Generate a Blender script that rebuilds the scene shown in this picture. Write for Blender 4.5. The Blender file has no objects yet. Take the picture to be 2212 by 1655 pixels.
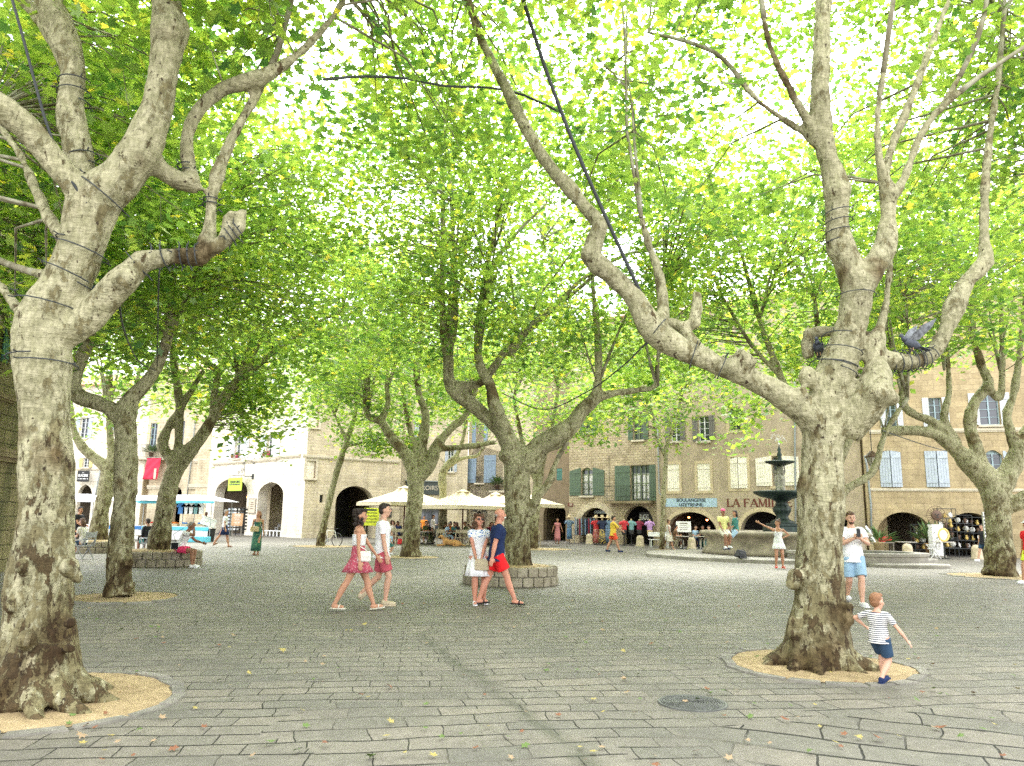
import bpy, bmesh, math, random, os
import numpy as np
from mathutils import Vector, Matrix, noise as mnoise
from mathutils.geometry import tessellate_polygon
R_ = math.radians
sc = bpy.context.scene
col = sc.collection
# ------------------------------------------------------------------ camera
F_ = 1640.0; CU, CV = 1106.0, 827.5; HC = 1.53
PITCH = math.atan((1122 - CV) / F_); ROLL = R_(0.9)
fw = Vector((0, math.cos(PITCH), math.sin(PITCH)))
u0 = Vector((0, -math.sin(PITCH), math.cos(PITCH))); r0 = Vector((1, 0, 0))
upv = u0 * math.cos(ROLL) - r0 * math.sin(ROLL)
rtv = r0 * math.cos(ROLL) + u0 * math.sin(ROLL)
cam = bpy.data.cameras.new('camera'); co = bpy.data.objects.new('camera', cam); col.objects.link(co)
cam.sensor_width = 36; cam.lens = 36 * F_ / 2212; cam.clip_end = 2000; cam.clip_start = 0.05
M = Matrix((rtv, upv, -fw)).transposed().to_4x4(); M.translation = (0, 0, HC)
co.matrix_world = M; sc.camera = co
# ------------------------------------------------------------------ light
SUN_EL, SUN_AZ = R_(52), R_(16)            # azimuth measured from +Y towards +X
sun = bpy.data.lights.new('sun', 'SUN'); so = bpy.data.objects.new('sun', sun); col.objects.link(so)
sun.energy = 1.25; sun.angle = R_(14); sun.color = (1, .94, .87)
sd = Vector((math.sin(SUN_AZ) * math.cos(SUN_EL), math.cos(SUN_AZ) * math.cos(SUN_EL), math.sin(SUN_EL)))
so.rotation_euler = sd.to_track_quat('Z', 'Y').to_euler(); so.location = (0, 0, 30)
w = bpy.data.worlds.new('World'); sc.world = w; w.use_nodes = True
nt = w.node_tree; nt.nodes.clear()
o_ = nt.nodes.new('ShaderNodeOutputWorld'); bg = nt.nodes.new('ShaderNodeBackground')
sk = nt.nodes.new('ShaderNodeTexSky'); sk.sky_type = 'NISHITA'; sk.sun_disc = False
sk.sun_elevation = SUN_EL; sk.sun_rotation = SUN_AZ; sk.dust_density = 3; sk.air_density = 1; sk.altitude = 100
tc = nt.nodes.new('ShaderNodeTexCoord'); nz = nt.nodes.new('ShaderNodeTexNoise'); nz.inputs['Scale'].default_value = 2.6; nz.inputs['Detail'].default_value = 5
rp = nt.nodes.new('ShaderNodeValToRGB'); rp.color_ramp.elements[0].position = .33; rp.color_ramp.elements[1].position = .52
mx = nt.nodes.new('ShaderNodeMixRGB'); mx.inputs[2].default_value = (13.2, 13.2, 13.8, 1)   # bright thin cloud
nt.links.new(tc.outputs['Generated'], nz.inputs['Vector']); nt.links.new(nz.outputs['Fac'], rp.inputs[0])
nt.links.new(rp.outputs[0], mx.inputs[0]); nt.links.new(sk.outputs[0], mx.inputs[1])
nt.links.new(mx.outputs[0], bg.inputs[0]); nt.links.new(bg.outputs[0], o_.inputs[0]); bg.inputs[1].default_value = 0.13
# thin cloud glowing round the veiled sun
vd = nt.nodes.new('ShaderNodeVectorMath'); vd.operation = 'DOT_PRODUCT'; nm_ = nt.nodes.new('ShaderNodeVectorMath'); nm_.operation = 'NORMALIZE'
nt.links.new(tc.outputs['Generated'], nm_.inputs[0]); nt.links.new(nm_.outputs[0], vd.inputs[0]); vd.inputs[1].default_value = (math.sin(SUN_AZ) * math.cos(SUN_EL), math.cos(SUN_AZ) * math.cos(SUN_EL), math.sin(SUN_EL))
r2 = nt.nodes.new('ShaderNodeValToRGB'); r2.color_ramp.elements[0].position = .72; r2.color_ramp.elements[0].color = (0, 0, 0, 1); r2.color_ramp.elements[1].position = 1; r2.color_ramp.elements[1].color = (1, 1, 1, 1); r2.color_ramp.interpolation = 'EASE'
nt.links.new(vd.outputs['Value'], r2.inputs[0]); ad = nt.nodes.new('ShaderNodeMixRGB'); ad.blend_type = 'ADD'; ad.inputs[0].default_value = 1; ml = nt.nodes.new('ShaderNodeMixRGB'); ml.blend_type = 'MULTIPLY'; ml.inputs[0].default_value = 1; ml.inputs[2].default_value = (27, 29, 31, 1)
nt.links.new(r2.outputs[0], ml.inputs[1]); nt.links.new(mx.outputs[0], ad.inputs[1]); nt.links.new(ml.outputs[0], ad.inputs[2]); nt.links.new(ad.outputs[0], bg.inputs[0])
vs = sc.view_settings; vs.view_transform = 'Standard'; vs.look = 'None'; vs.exposure = 1.42; vs.gamma = 1
cy = sc.cycles
cy.use_denoising = False; cy.max_bounces = 9; cy.diffuse_bounces = 4; cy.glossy_bounces = 2; cy.transmission_bounces = 6; cy.transparent_max_bounces = 8
cy.caustics_reflective = False; cy.caustics_refractive = False; cy.sample_clamp_indirect = 8
# ------------------------------------------------------------------ pixel helpers (reference px, 2212 x 1655)
CAM = Vector((0, 0, HC))
def ray(u, v):
    return fw + rtv * ((u - CU) / F_) + upv * ((CV - v) / F_)
def P(u, v, d):                               # world point seen at (u, v), d metres ahead
    r = ray(u, v); return CAM + r * (d / r.y)
def G(u, v, z=0):
    r = ray(u, v); return CAM + r * ((z - HC) / r.z)
def GD(u, d, z=0):                            # ground point in column u at distance d
    lo, hi = 600., 4000.
    for _ in range(40):
        m = (lo + hi) / 2
        if P(u, m, d).z > z: lo = m
        else: hi = m
    return P(u, m, d)
def proj(p):
    q = Vector(p) - CAM; z = q.dot(fw)
    return (CU + F_ * q.dot(rtv) / z, CV - F_ * q.dot(upv) / z, z)
def Z(k, x, y):                               # reading frames used while measuring the photograph
    X, Y, s = {1: (0, 1000, 3.448), 2: (640, 1000, 3.448), 3: (1280, 1000, 3.448), 4: (1920, 1000, 3.448)}[k]
    return ((X + x / s) / 1.1573, (Y + y / s) / 1.1573)
# ------------------------------------------------------------------ materials
MATS = {}
def mat(name, c=(.5, .5, .5), rough=.7, metal=0, var=0, vscale=6, bump=0, bscale=40, emit=0, spec=.4, trans=0, sss=0):
    if name in MATS: return MATS[name]
    m = bpy.data.materials.new(name); m.use_nodes = True; MATS[name] = m
    n = m.node_tree; b = n.nodes['Principled BSDF']
    b.inputs['Base Color'].default_value = (*c, 1); b.inputs['Roughness'].default_value = rough
    b.inputs['Metallic'].default_value = metal; b.inputs['Specular IOR Level'].default_value = spec
    if emit:
        b.inputs['Emission Color'].default_value = (*c, 1); b.inputs['Emission Strength'].default_value = emit
    if trans: b.inputs['Transmission Weight'].default_value = trans
    if sss:
        b.inputs['Subsurface Weight'].default_value = sss; b.inputs['Subsurface Radius'].default_value = (.02, .008, .004)
    if var or bump:
        t = n.nodes.new('ShaderNodeTexCoord')
    if var:
        z = n.nodes.new('ShaderNodeTexNoise'); z.inputs['Scale'].default_value = vscale; z.inputs['Detail'].default_value = 4
        r = n.nodes.new('ShaderNodeValToRGB')
        r.color_ramp.elements[0].position = .3; r.color_ramp.elements[1].position = .7
        r.color_ramp.elements[0].color = (*[max(0, x * (1 - var)) for x in c], 1)
        r.color_ramp.elements[1].color = (*[min(1, x * (1 + var)) for x in c], 1)
        n.links.new(t.outputs['Object'], z.inputs['Vector']); n.links.new(z.outputs['Fac'], r.inputs[0]); n.links.new(r.outputs[0], b.inputs['Base Color'])
    if bump:
        z = n.nodes.new('ShaderNodeTexNoise'); z.inputs['Scale'].default_value = bscale; z.inputs['Detail'].default_value = 3
        bp = n.nodes.new('ShaderNodeBump'); bp.inputs['Strength'].default_value = bump; bp.inputs['Distance'].default_value = .02
        n.links.new(t.outputs['Object'], z.inputs['Vector']); n.links.new(z.outputs['Fac'], bp.inputs['Height']); n.links.new(bp.outputs[0], b.inputs['Normal'])
    return m
class NG:                                      # tiny node-graph writer
    def __init__(s, name):
        s.m = bpy.data.materials.new(name); s.m.use_nodes = True; s.t = s.m.node_tree; s.b = s.t.nodes['Principled BSDF']; MATS[name] = s.m
    def n(s, typ, **k):
        x = s.t.nodes.new('ShaderNode' + typ)
        for a, v in k.items():
            if hasattr(x, a): setattr(x, a, v)
        return x
    def l(s, a, b): s.t.links.new(a, b)
    def coord(s, scale=(1, 1, 1), rot=(0, 0, 0), loc=(0, 0, 0)):
        t = s.n('TexCoord'); m = s.n('Mapping'); m.inputs['Scale'].default_value = scale; m.inputs['Rotation'].default_value = rot; m.inputs['Location'].default_value = loc
        s.l(t.outputs['Object'], m.inputs['Vector']); return m.outputs[0]
    def noise(s, vec, scale, detail=3, dist=0, rough=.5):
        x = s.n('TexNoise'); x.inputs['Scale'].default_value = scale; x.inputs['Detail'].default_value = detail; x.inputs['Distortion'].default_value = dist; x.inputs['Roughness'].default_value = rough
        s.l(vec, x.inputs['Vector']); return x.outputs['Fac']
    def ramp(s, fac, *stops, interp='LINEAR'):
        r = s.n('ValToRGB'); e = r.color_ramp.elements; r.color_ramp.interpolation = interp
        while len(e) < len(stops): e.new(.5)
        for i, (p, c) in enumerate(stops):
            e[i].position = p; e[i].color = (*c, 1) if len(c) == 3 else c
        s.l(fac, r.inputs[0]); return r.outputs[0]
    def mix(s, f, a, b, mode='MIX'):
        x = s.n('MixRGB'); x.blend_type = mode
        for i, q in ((0, f), (1, a), (2, b)):
            if isinstance(q, (int, float)): x.inputs[i].default_value = q
            elif isinstance(q, tuple): x.inputs[i].default_value = (*q, 1)
            else: s.l(q, x.inputs[i])
        return x.outputs[0]
    def math(s, op, a, b=0):
        x = s.n('Math'); x.operation = op
        for i, q in ((0, a), (1, b)):
            if isinstance(q, (int, float)): x.inputs[i].default_value = q
            else: s.l(q, x.inputs[i])
        return x.outputs[0]
    def bump(s, h, st=.5, dist=.02):
        b = s.n('Bump'); b.inputs['Strength'].default_value = st; b.inputs['Distance'].default_value = dist
        s.l(h, b.inputs['Height']); s.l(b.outputs[0], s.b.inputs['Normal'])
# ------------------------------------------------------------------ mesh builder
class MB:
    def __init__(s): s.v = []; s.f = []
    def add(s, vs, fs):
        o = len(s.v); s.v += [tuple(x) for x in vs]; s.f += [tuple(i + o for i in f) for f in fs]; return s
    def box(s, c, size, rz=0, rx=0, ry=0, taper=1):
        M = Matrix.Translation(c) @ Matrix.Rotation(rz, 4, 'Z') @ Matrix.Rotation(ry, 4, 'Y') @ Matrix.Rotation(rx, 4, 'X')
        a, b, h = [q / 2 for q in size]
        p = [M @ Vector(q) for q in ((-a, -b, -h), (a, -b, -h), (a, b, -h), (-a, b, -h), (-a * taper, -b * taper, h), (a * taper, -b * taper, h), (a * taper, b * taper, h), (-a * taper, b * taper, h))]
        return s.add(p, [(0, 3, 2, 1), (4, 5, 6, 7), (0, 1, 5, 4), (1, 2, 6, 5), (2, 3, 7, 6), (3, 0, 4, 7)])
    def bar(s, a, b, w, h=None):               # square bar between two points
        return s.tube([a, b], [w / 2 * 1.2, (h or w) / 2 * 1.2], 4)
    def tube(s, pts, rad, n=8, cap=True, flat=1.0):
        pts = [Vector(p) for p in pts]
        if isinstance(rad, (int, float)): rad = [rad] * len(pts)
        rings = []; ref = None
        for i, p in enumerate(pts):
            t = (pts[min(i + 1, len(pts) - 1)] - pts[max(i - 1, 0)])
            t = t.normalized() if t.length > 1e-9 else Vector((0, 0, 1))
            if ref is None: ref = Vector((1, 0, 0)) if abs(t.x) < .8 else Vector((0, 1, 0))
            ref = (ref - t * ref.dot(t)).normalized(); bi = t.cross(ref)
            rings.append([p + (ref * math.cos(2 * math.pi * k / n) + bi * math.sin(2 * math.pi * k / n) * flat) * rad[i] for k in range(n)])
        vs = [q for r in rings for q in r]; fs = []
        for i in range(len(rings) - 1):
            for k in range(n):
                a = i * n + k; b = i * n + (k + 1) % n; fs.append((a, b, b + n, a + n))
        if cap: fs += [tuple(reversed(range(n))), tuple(range((len(rings) - 1) * n, len(rings) * n))]
        return s.add(vs, fs)
    def lathe(s, prof, c=(0, 0, 0), n=24, cap=True, sx=1, sy=1, ripple=None):
        vs = []; fs = []
        for i, (r, z) in enumerate(prof):
            for k in range(n):
                a = 2 * math.pi * k / n; q = r * (1 + (ripple(a, i / (len(prof) - 1)) if ripple else 0))
                vs.append((c[0] + q * math.cos(a) * sx, c[1] + q * math.sin(a) * sy, c[2] + z))
        for i in range(len(prof) - 1):
            for k in range(n):
                a = i * n + k; b = i * n + (k + 1) % n; fs.append((a, b, b + n, a + n))
        if cap: fs += [tuple(reversed(range(n))), tuple(range((len(prof) - 1) * n, len(prof) * n))]
        return s.add(vs, fs)
    def ell(s, c, r, n=12, m=8, rot=None):
        if isinstance(r, (int, float)): r = (r, r, r)
        c = Vector(c); vs = []; fs = []
        for i in range(1, m):
            t = math.pi * i / m
            for k in range(n):
                a = 2 * math.pi * k / n; q = Vector((r[0] * math.sin(t) * math.cos(a), r[1] * math.sin(t) * math.sin(a), r[2] * math.cos(t)))
                vs.append(c + (rot @ q if rot else q))
        top = Vector((0, 0, r[2])); vs += [c + (rot @ top if rot else top), c - (rot @ top if rot else top)]
        T = len(vs) - 2
        for i in range(m - 2):
            for k in range(n):
                a = i * n + k; b = i * n + (k + 1) % n; fs.append((a, a + n, b + n, b))
        for k in range(n):
            fs.append((T, k, (k + 1) % n)); fs.append((T + 1, (m - 2) * n + (k + 1) % n, (m - 2) * n + k))
        return s.add(vs, fs)
    def poly(s, pts, thick=0, n=Vector((0, 1, 0))):      # flat polygon (list of 3D points), optional thickness along n
        k = len(pts); pts = [Vector(p) for p in pts]
        if not thick: return s.add(pts, [tuple(range(k))])
        vs = pts + [p + n * thick for p in pts]
        return s.add(vs, [tuple(range(k)), tuple(reversed(range(k, 2 * k)))] + [(i, i + k, (i + 1) % k + k, (i + 1) % k) for i in range(k)])
    def build(s, name, m, parent=None, smooth=False, loc=None, bevel=0, label=None):
        me = bpy.data.meshes.new(name); me.from_pydata(s.v, [], s.f); me.update()
        if bevel == 0 and not smooth or True:
            bm = bmesh.new(); bm.from_mesh(me); bmesh.ops.recalc_face_normals(bm, faces=bm.faces); bm.to_mesh(me); bm.free()
        if smooth: me.polygons.foreach_set('use_smooth', [True] * len(me.polygons))
        if isinstance(m, str): m = MATS[m]
        me.materials.append(m)
        o = bpy.data.objects.new(name, me); col.objects.link(o)
        if parent: o.parent = parent
        if loc: o.location = loc
        if bevel:
            b = o.modifiers.new('bevel', 'BEVEL'); b.width = bevel; b.segments = 2; b.limit_method = 'ANGLE'
        if label: o['label'] = label
        return o
def tag(o, label=None, cat=None, group=None, kind=None):
    if label: o['label'] = label
    if cat: o['category'] = cat
    if group: o['group'] = group
    if kind: o['kind'] = kind
    return o
def thing(name, label, cat, loc=(0, 0, 0), rz=0, group=None):
    o = bpy.data.objects.new(name, None); col.objects.link(o); o.empty_display_size = .2
    o.location = loc; o.rotation_euler = (0, 0, rz); return tag(o, label, cat, group)
def kids(o): return [x for x in bpy.data.objects if x.parent == o]
def copy_tree(o, loc=None, rz=None, label=None, sub=True):
    def cp(q, par):
        c = q.copy(); col.objects.link(c); c.parent = par
        for ch in KIDS.get(q.name, []): cp(ch, c)
        return c
    KIDS = {}
    for x in bpy.data.objects:
        if x.parent: KIDS.setdefault(x.parent.name, []).append(x)
    r = cp(o, None)
    if loc is not None: r.location = loc
    if rz is not None: r.rotation_euler = (0, 0, rz)
    if label: r['label'] = label
    return r
def text(s, size, m, parent, loc, rot=(R_(90), 0, 0), name='lettering', ext=.008, offset=0, width=None, align='CENTER'):
    c = bpy.data.curves.new(name, 'FONT'); c.body = s; c.size = size; c.extrude = ext; c.align_x = align; c.align_y = 'CENTER'; c.offset = offset
    t = bpy.data.objects.new(name, c); me = bpy.data.meshes.new_from_object(t); bpy.data.objects.remove(t)
    if width:
        xs = [v.co.x for v in me.vertices]; k = width / (max(xs) - min(xs))
        for v in me.vertices: v.co.x *= k
    me.materials.clear(); me.materials.append(MATS[m] if isinstance(m, str) else m); me.name = name
    o = bpy.data.objects.new(name, me); col.objects.link(o); o.parent = parent; o.location = loc; o.rotation_euler = rot
    return o
rnd = random.Random(7)
NOT = ''
# ================================================================== ground
def ground_mat():
    g = NG('paving')
    base = g.coord()
    dn = g.n('TexNoise'); dn.inputs['Scale'].default_value = 1.3; dn.inputs['Detail'].default_value = 3; g.l(base, dn.inputs['Vector'])
    off = g.n('VectorMath'); off.operation = 'SCALE'; off.inputs['Scale'].default_value = .17; g.l(dn.outputs['Color'], off.inputs[0])
    def brick(rot, wd, ht, mort, warp=True, loc=(0, 0, 0)):
        m = g.n('Mapping'); m.inputs['Rotation'].default_value = (0, 0, rot); m.inputs['Location'].default_value = loc; m2 = g.n('Mapping'); m2.inputs['Scale'].default_value = (1, .42, 1); g.l(m.outputs[0], m2.inputs['Vector'])
        if warp:
            a = g.n('VectorMath'); a.operation = 'ADD'; g.l(base, a.inputs[0]); g.l(off.outputs[0], a.inputs[1]); g.l(a.outputs[0], m.inputs['Vector'])
        else: g.l(base, m.inputs['Vector'])
        b = g.n('TexBrick'); b.offset = .45; b.squash = 1.35; b.squash_frequency = 3; b.offset_frequency = 2
        b.inputs['Scale'].default_value = 1; b.inputs['Brick Width'].default_value = wd; b.inputs['Row Height'].default_value = ht * .42
        b.inputs['Mortar Size'].default_value = mort; b.inputs['Mortar Smooth'].default_value = .35
        b.inputs['Color1'].default_value = (0, 0, 0, 1); b.inputs['Color2'].default_value = (1, 1, 1, 1); b.inputs['Mortar'].default_value = (.5, .5, .5, 1)
        g.l(m2.outputs[0], b.inputs['Vector']); return b
    bA = brick(R_(-7), .40, .25, .0058); bC = brick(R_(-12), .52, .30, .0055, True, (3.3, 1.7, 0)); bB = brick(R_(24), .56, .40, .009, True)
    # straight region split: big slabs to the lower right
    n2 = g.noise(base, .9, 2)
    sx = g.n('SeparateXYZ'); g.l(base, sx.inputs[0])
    # big slabs where y < 6.6 - 0.5*(x-2) and x > 1.6
    t1 = g.math('ADD', g.math('MULTIPLY', sx.outputs['X'], .33), g.math('MULTIPLY', sx.outputs['Y'], -1))
    t1 = g.math('ADD', t1, g.math('MULTIPLY', n2, .5))
    m1 = g.math('MULTIPLY', g.math('GREATER_THAN', t1, -5.35), g.math('GREATER_THAN', g.math('ADD', sx.outputs['X'], g.math('MULTIPLY', sx.outputs['Y'], .45)), 3.95))
    mc = g.ramp(g.noise(base, .33, 3, .4), (.50, (0, 0, 0)), (.505, (1, 1, 1)))
    fA = g.mix(mc, bA.outputs['Fac'], bC.outputs['Fac']); cA = g.mix(mc, bA.outputs['Color'], bC.outputs['Color'])
    facb = g.mix(m1, fA, bB.outputs['Fac']); colb = g.mix(m1, cA, bB.outputs['Color'])
    stone = g.ramp(colb, (0, (.155, .149, .123)), (.35, (.172, .162, .133)), (.7, (.184, .171, .140)), (1, (.205, .187, .152)))
    st = g.ramp(g.noise(base, 1.1, 5, .5), (.3, (.8, .8, .79)), (.7, (1.14, 1.12, 1.08)))
    stone = g.mix(1, stone, st, 'MULTIPLY')
    fine = g.ramp(g.noise(base, 60, 3), (.3, (.86, .86, .86)), (.7, (1.12, 1.12, 1.1)))
    stone = g.mix(1, stone, fine, 'MULTIPLY')
    med = g.ramp(g.noise(base, 9, 4, 1), (.35, (.88, .88, .87)), (.65, (1.08, 1.08, 1.08)))
    stone = g.mix(1, stone, med, 'MULTIPLY')
    # joints: dark cracks, in places filled with pale sand so that they vanish
    fill = g.ramp(g.noise(base, 1.1, 5, .6), (.37, (0, 0, 0)), (.5, (1, 1, 1)))
    jcol = g.mix(fill, (.125, .115, .088), (.018, .017, .012))
    c = g.mix(facb, stone, jcol)
    # wet dark channel along the drainage line
    A = G(925, 1385); B = G(1290, 1655); dx, dy = (B - A).x, (B - A).y; L = math.hypot(dx, dy); nx, ny = -dy / L, dx / L
    sdist = g.math('ADD', g.math('ADD', g.math('MULTIPLY', sx.outputs['X'], nx), g.math('MULTIPLY', sx.outputs['Y'], ny)), -(A.x * nx + A.y * ny))
    sdist = g.math('ABSOLUTE', g.math('ADD', sdist, g.math('MULTIPLY', g.math('SUBTRACT', g.noise(base, 2.2, 3), .5), .25)))
    line = g.ramp(sdist, (0.0, (1, 1, 1)), (.12, (0, 0, 0)))
    blot = g.ramp(g.noise(base, 1.6, 3), (.36, (0, 0, 0)), (.5, (1, 1, 1)))
    yl = g.math('LESS_THAN', sx.outputs['Y'], 10.6)
    line = g.math('MULTIPLY', g.math('MULTIPLY', line, blot), yl)
    c = g.mix(g.math('MULTIPLY', line, .6), c, (.05, .055, .033))
    g.l(c, g.b.inputs['Base Color'])
    rr = g.ramp(g.noise(base, 3, 3), (.3, (.55, .55, .55)), (.7, (.8, .8, .8))); g.l(rr, g.b.inputs['Roughness'])
    g.b.inputs['Specular IOR Level'].default_value = .35
    h = g.math('ADD', g.math('MULTIPLY', facb, -1.0), g.math('MULTIPLY', g.noise(base, 14, 4), .5))
    h = g.math('ADD', h, g.math('MULTIPLY', colb, .35))
    g.bump(h, .75, .014)
    return g.m
ground_mat()
gm = MB(); N = 60
gm.add([(-160, -30, 0), (160, -30, 0), (160, 220, 0), (-160, 220, 0)], [(0, 1, 2, 3)])
tag(gm.build('ground', 'paving'), None, None, None, 'structure')
# sand and stone materials
g = NG('sand'); c_ = g.coord(); a_ = g.ramp(g.noise(c_, 7, 5, .6), (.3, (.27, .195, .095)), (.6, (.40, .30, .155)), (.8, (.46, .36, .21)))
g.l(g.mix(1, a_, g.ramp(g.noise(c_, 90, 2), (.3, (.75, .75, .75)), (.7, (1.2, 1.2, 1.2))), 'MULTIPLY'), g.b.inputs['Base Color']); g.bump(g.noise(c_, 60, 4), .6, .02); g.b.inputs['Roughness'].default_value = .95
g = NG('edging'); c_ = g.coord(); a_ = g.ramp(g.noise(c_, 3, 4, .6), (.3, (.13, .125, .10)), (.7, (.25, .235, .19)))
g.l(a_, g.b.inputs['Base Color']); g.bump(g.noise(c_, 30, 4), .5, .015); g.b.inputs['Roughness'].default_value = .85
g = NG('planter_stone'); c_ = g.coord(); a_ = g.ramp(g.noise(c_, 5, 5, .8), (.25, (.15, .125, .085)), (.5, (.27, .235, .165)), (.75, (.38, .34, .26)))
g.l(a_, g.b.inputs['Base Color']); g.bump(g.noise(c_, 22, 5), .8, .03); g.b.inputs['Roughness'].default_value = .9
PITS = 'round sand pits around the plane trees'
def pit(c, rad, label, el=1.0, border=.2, rz=0.0, seed=1):
    r = random.Random(seed); t = thing('tree_pit', label, 'tree pit', (c[0], c[1], 0), rz, PITS)
    n = 72; rr = [rad * (1 + .035 * math.sin(3 * 2 * math.pi * k / n + seed) + r.uniform(-.015, .015)) for k in range(n)]
    m = MB(); vs = [(0, 0, .03)]; rings = [.35, .7, .93, 1.0]
    for j, q in enumerate(rings):
        for k in range(n):
            a = 2 * math.pi * k / n; vs.append((math.cos(a) * rr[k] * q, math.sin(a) * rr[k] * q * el, (.03, .025, .018, .006)[j] + r.uniform(-.006, .008) * (j < 3)))
    fs = [(0, 1 + k, 1 + (k + 1) % n) for k in range(n)]
    for j in range(3):
        for k in range(n): a = 1 + j * n + k; b = 1 + j * n + (k + 1) % n; fs.append((a, b, b + n, a + n))
    m.add(vs, fs); m.build('sand', 'sand', t, True)
    # edging stones, one ring
    m = MB(); a = 0
    while a < 2 * math.pi - .05:
        da = r.uniform(.24, .42) / rad; da = min(da, 2 * math.pi - a); k = int((a + da / 2) / (2 * math.pi) * n) % n
        r1 = rr[k] * 1.0; r2 = r1 + border * r.uniform(.8, 1.2); g_ = .012 / rad; h = r.uniform(.012, .026)
        q = [(math.cos(x) * y, math.sin(x) * y * el) for x, y in ((a + g_, r1), (a + da - g_, r1), (a + da - g_, r2), (a + g_, r2))]
        cx = sum(p[0] for p in q) / 4; cy_ = sum(p[1] for p in q) / 4
        top = [(cx + (p[0] - cx) * .93, cy_ + (p[1] - cy_) * .93, h) for p in q]
        m.add([(p[0], p[1], -.02) for p in q] + top, [(4, 5, 6, 7)] + [(i, (i + 1) % 4, (i + 1) % 4 + 4, i + 4) for i in range(4)])
        a += da
    m.build('stone_edging', 'edging', t)
    return t
def ring_wall(c, rad, label, h=.44, seed=3, sx=1):
    r = random.Random(seed); t = thing('ring_planter', label, 'planter', (c[0], c[1], 0), 0, 'low stone rings around tree trunks')
    m = MB(); a0 = 0
    for row in range(2):
        a = row * .13; z0 = .0 + row * h / 2; n = int(2 * math.pi * rad / .27)
        for k in range(n):
            da = 2 * math.pi / n; z1 = z0 + h / 2 - .008; ri = rad - .26; ro = rad + r.uniform(-.012, .02) - row * .02
            w_ = da * .5 - .012 / rad; ac = a + k * da + r.uniform(-.01, .01)
            q = [(math.cos(x) * y, math.sin(x) * y) for x, y in ((ac - w_, ri), (ac + w_, ri), (ac + w_, ro), (ac - w_, ro))]
            dz = r.uniform(-.012, .014) if row else 0
            m.add([(p[0], p[1], z0) for p in q] + [(p[0], p[1], z1 + dz) for p in q], [(0, 1, 2, 3), (4, 5, 6, 7)] + [(i, (i + 1) % 4, (i + 1) % 4 + 4, i + 4) for i in range(4)])
    m.build('stone_blocks', 'planter_stone', t, bevel=.028)
    m = MB().lathe([(rad - .05, 0), (rad - .07, h - .03)], n=48); m.build('mortar_core', 'edging', t)
    m = MB().lathe([(.02, h + .05), (rad * .5, h + .04), (rad - .2, h - .004), (rad - .2, h - .02)], n=48, cap=False); m.build('sand', 'sand', t, True)
    return t
# ================================================================== trees
g = NG('bark')                                  # flaking plane-tree bark: cream, olive and brown plates
b0 = g.coord((1, 1, .55)); b1 = g.coord((1.2, 1.2, .5), loc=(3, 1, 2)); sx = g.n('SeparateXYZ'); g.l(g.coord(), sx.inputs[0])
hh = g.math('MULTIPLY', g.math('SUBTRACT', sx.outputs['Z'], 1.5), .045)
hh = g.math('MINIMUM', g.math('MAXIMUM', hh, -.06), .055)
n1 = g.math('ADD', g.noise(b0, 7, 7, .3, .7), hh); n2 = g.math('ADD', g.noise(b1, 8, 7, .3, .72), hh); n4 = g.math('ADD', g.noise(g.coord((1, 1, .5), loc=(7, 5, 1)), 2.6, 7, .3, .66), hh); n3 = g.noise(g.coord((1, 1, .7)), 17, 5, .4)
big = g.noise(g.coord(), 1.1, 3)
pale = g.mix(g.ramp(n3, (.4, (0, 0, 0)), (.62, (1, 1, 1))), (.29, .28, .165), (.42, .40, .26))
olive = g.mix(g.ramp(n3, (.42, (0, 0, 0)), (.58, (1, 1, 1))), (.150, .132, .066), (.215, .192, .10))
c_ = g.mix(g.ramp(n1, (.475, (1, 1, 1)), (.49, (0, 0, 0))), pale, olive)
brown = g.mix(g.noise(g.coord((1, 1, .35)), 26, 5), (.05, .036, .017), (.135, .098, .046))
c_ = g.mix(g.ramp(n4, (.405, (1, 1, 1)), (.42, (0, 0, 0))), c_, olive)
c_ = g.mix(g.ramp(n2, (.415, (1, 1, 1)), (.43, (0, 0, 0))), c_, brown)
c_ = g.mix(g.ramp(g.noise(g.coord(loc=(9, 2, 4)), 15, 3), (.29, (1, 1, 1)), (.32, (0, 0, 0))), c_, (.06, .045, .028))
c_ = g.mix(g.ramp(g.noise(g.coord(loc=(2, 8, 3)), .75, 3, .8), (.36, (1, 1, 1)), (.42, (0, 0, 0))), c_, g.mix(1, c_, (.42, .34, .27), 'MULTIPLY'))
c_ = g.mix(1, c_, g.ramp(big, (.3, (.78, .76, .72)), (.7, (1.15, 1.13, 1.1))), 'MULTIPLY')
c_ = g.mix(.8, c_, g.ramp(g.noise(g.coord((1, 1, .35)), 40, 5), (.25, (.62, .62, .6)), (.75, (1.3, 1.3, 1.3))), 'MULTIPLY')
g.l(c_, g.b.inputs['Base Color']); g.b.inputs['Roughness'].default_value = .85; g.b.inputs['Specular IOR Level'].default_value = .25
hb = g.math('ADD', g.ramp(n2, (.40, (0, 0, 0)), (.43, (1, 1, 1))), g.math('MULTIPLY', g.ramp(n1, (.48, (0, 0, 0)), (.52, (1, 1, 1))), .6))
hb = g.math('ADD', g.math('MULTIPLY', hb, .6), g.math('MULTIPLY', g.noise(g.coord((1, 1, 4.5)), 7, 5, .8), .9))
hb = g.math('ADD', hb, g.math('MULTIPLY', g.noise(g.coord((1, 1, .5)), 30, 5), .9)); g.bump(hb, .7, .035)
g = NG('branch_bark'); c_ = g.coord((1, 1, .5))
g.l(g.ramp(g.noise(c_, 6, 4, .4), (.35, (.13, .11, .06)), (.5, (.24, .22, .14)), (.6, (.34, .33, .23))), g.b.inputs['Base Color']); g.b.inputs['Roughness'].default_value = .85; g.bump(g.noise(c_, 40, 3), .4, .01)
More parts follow.
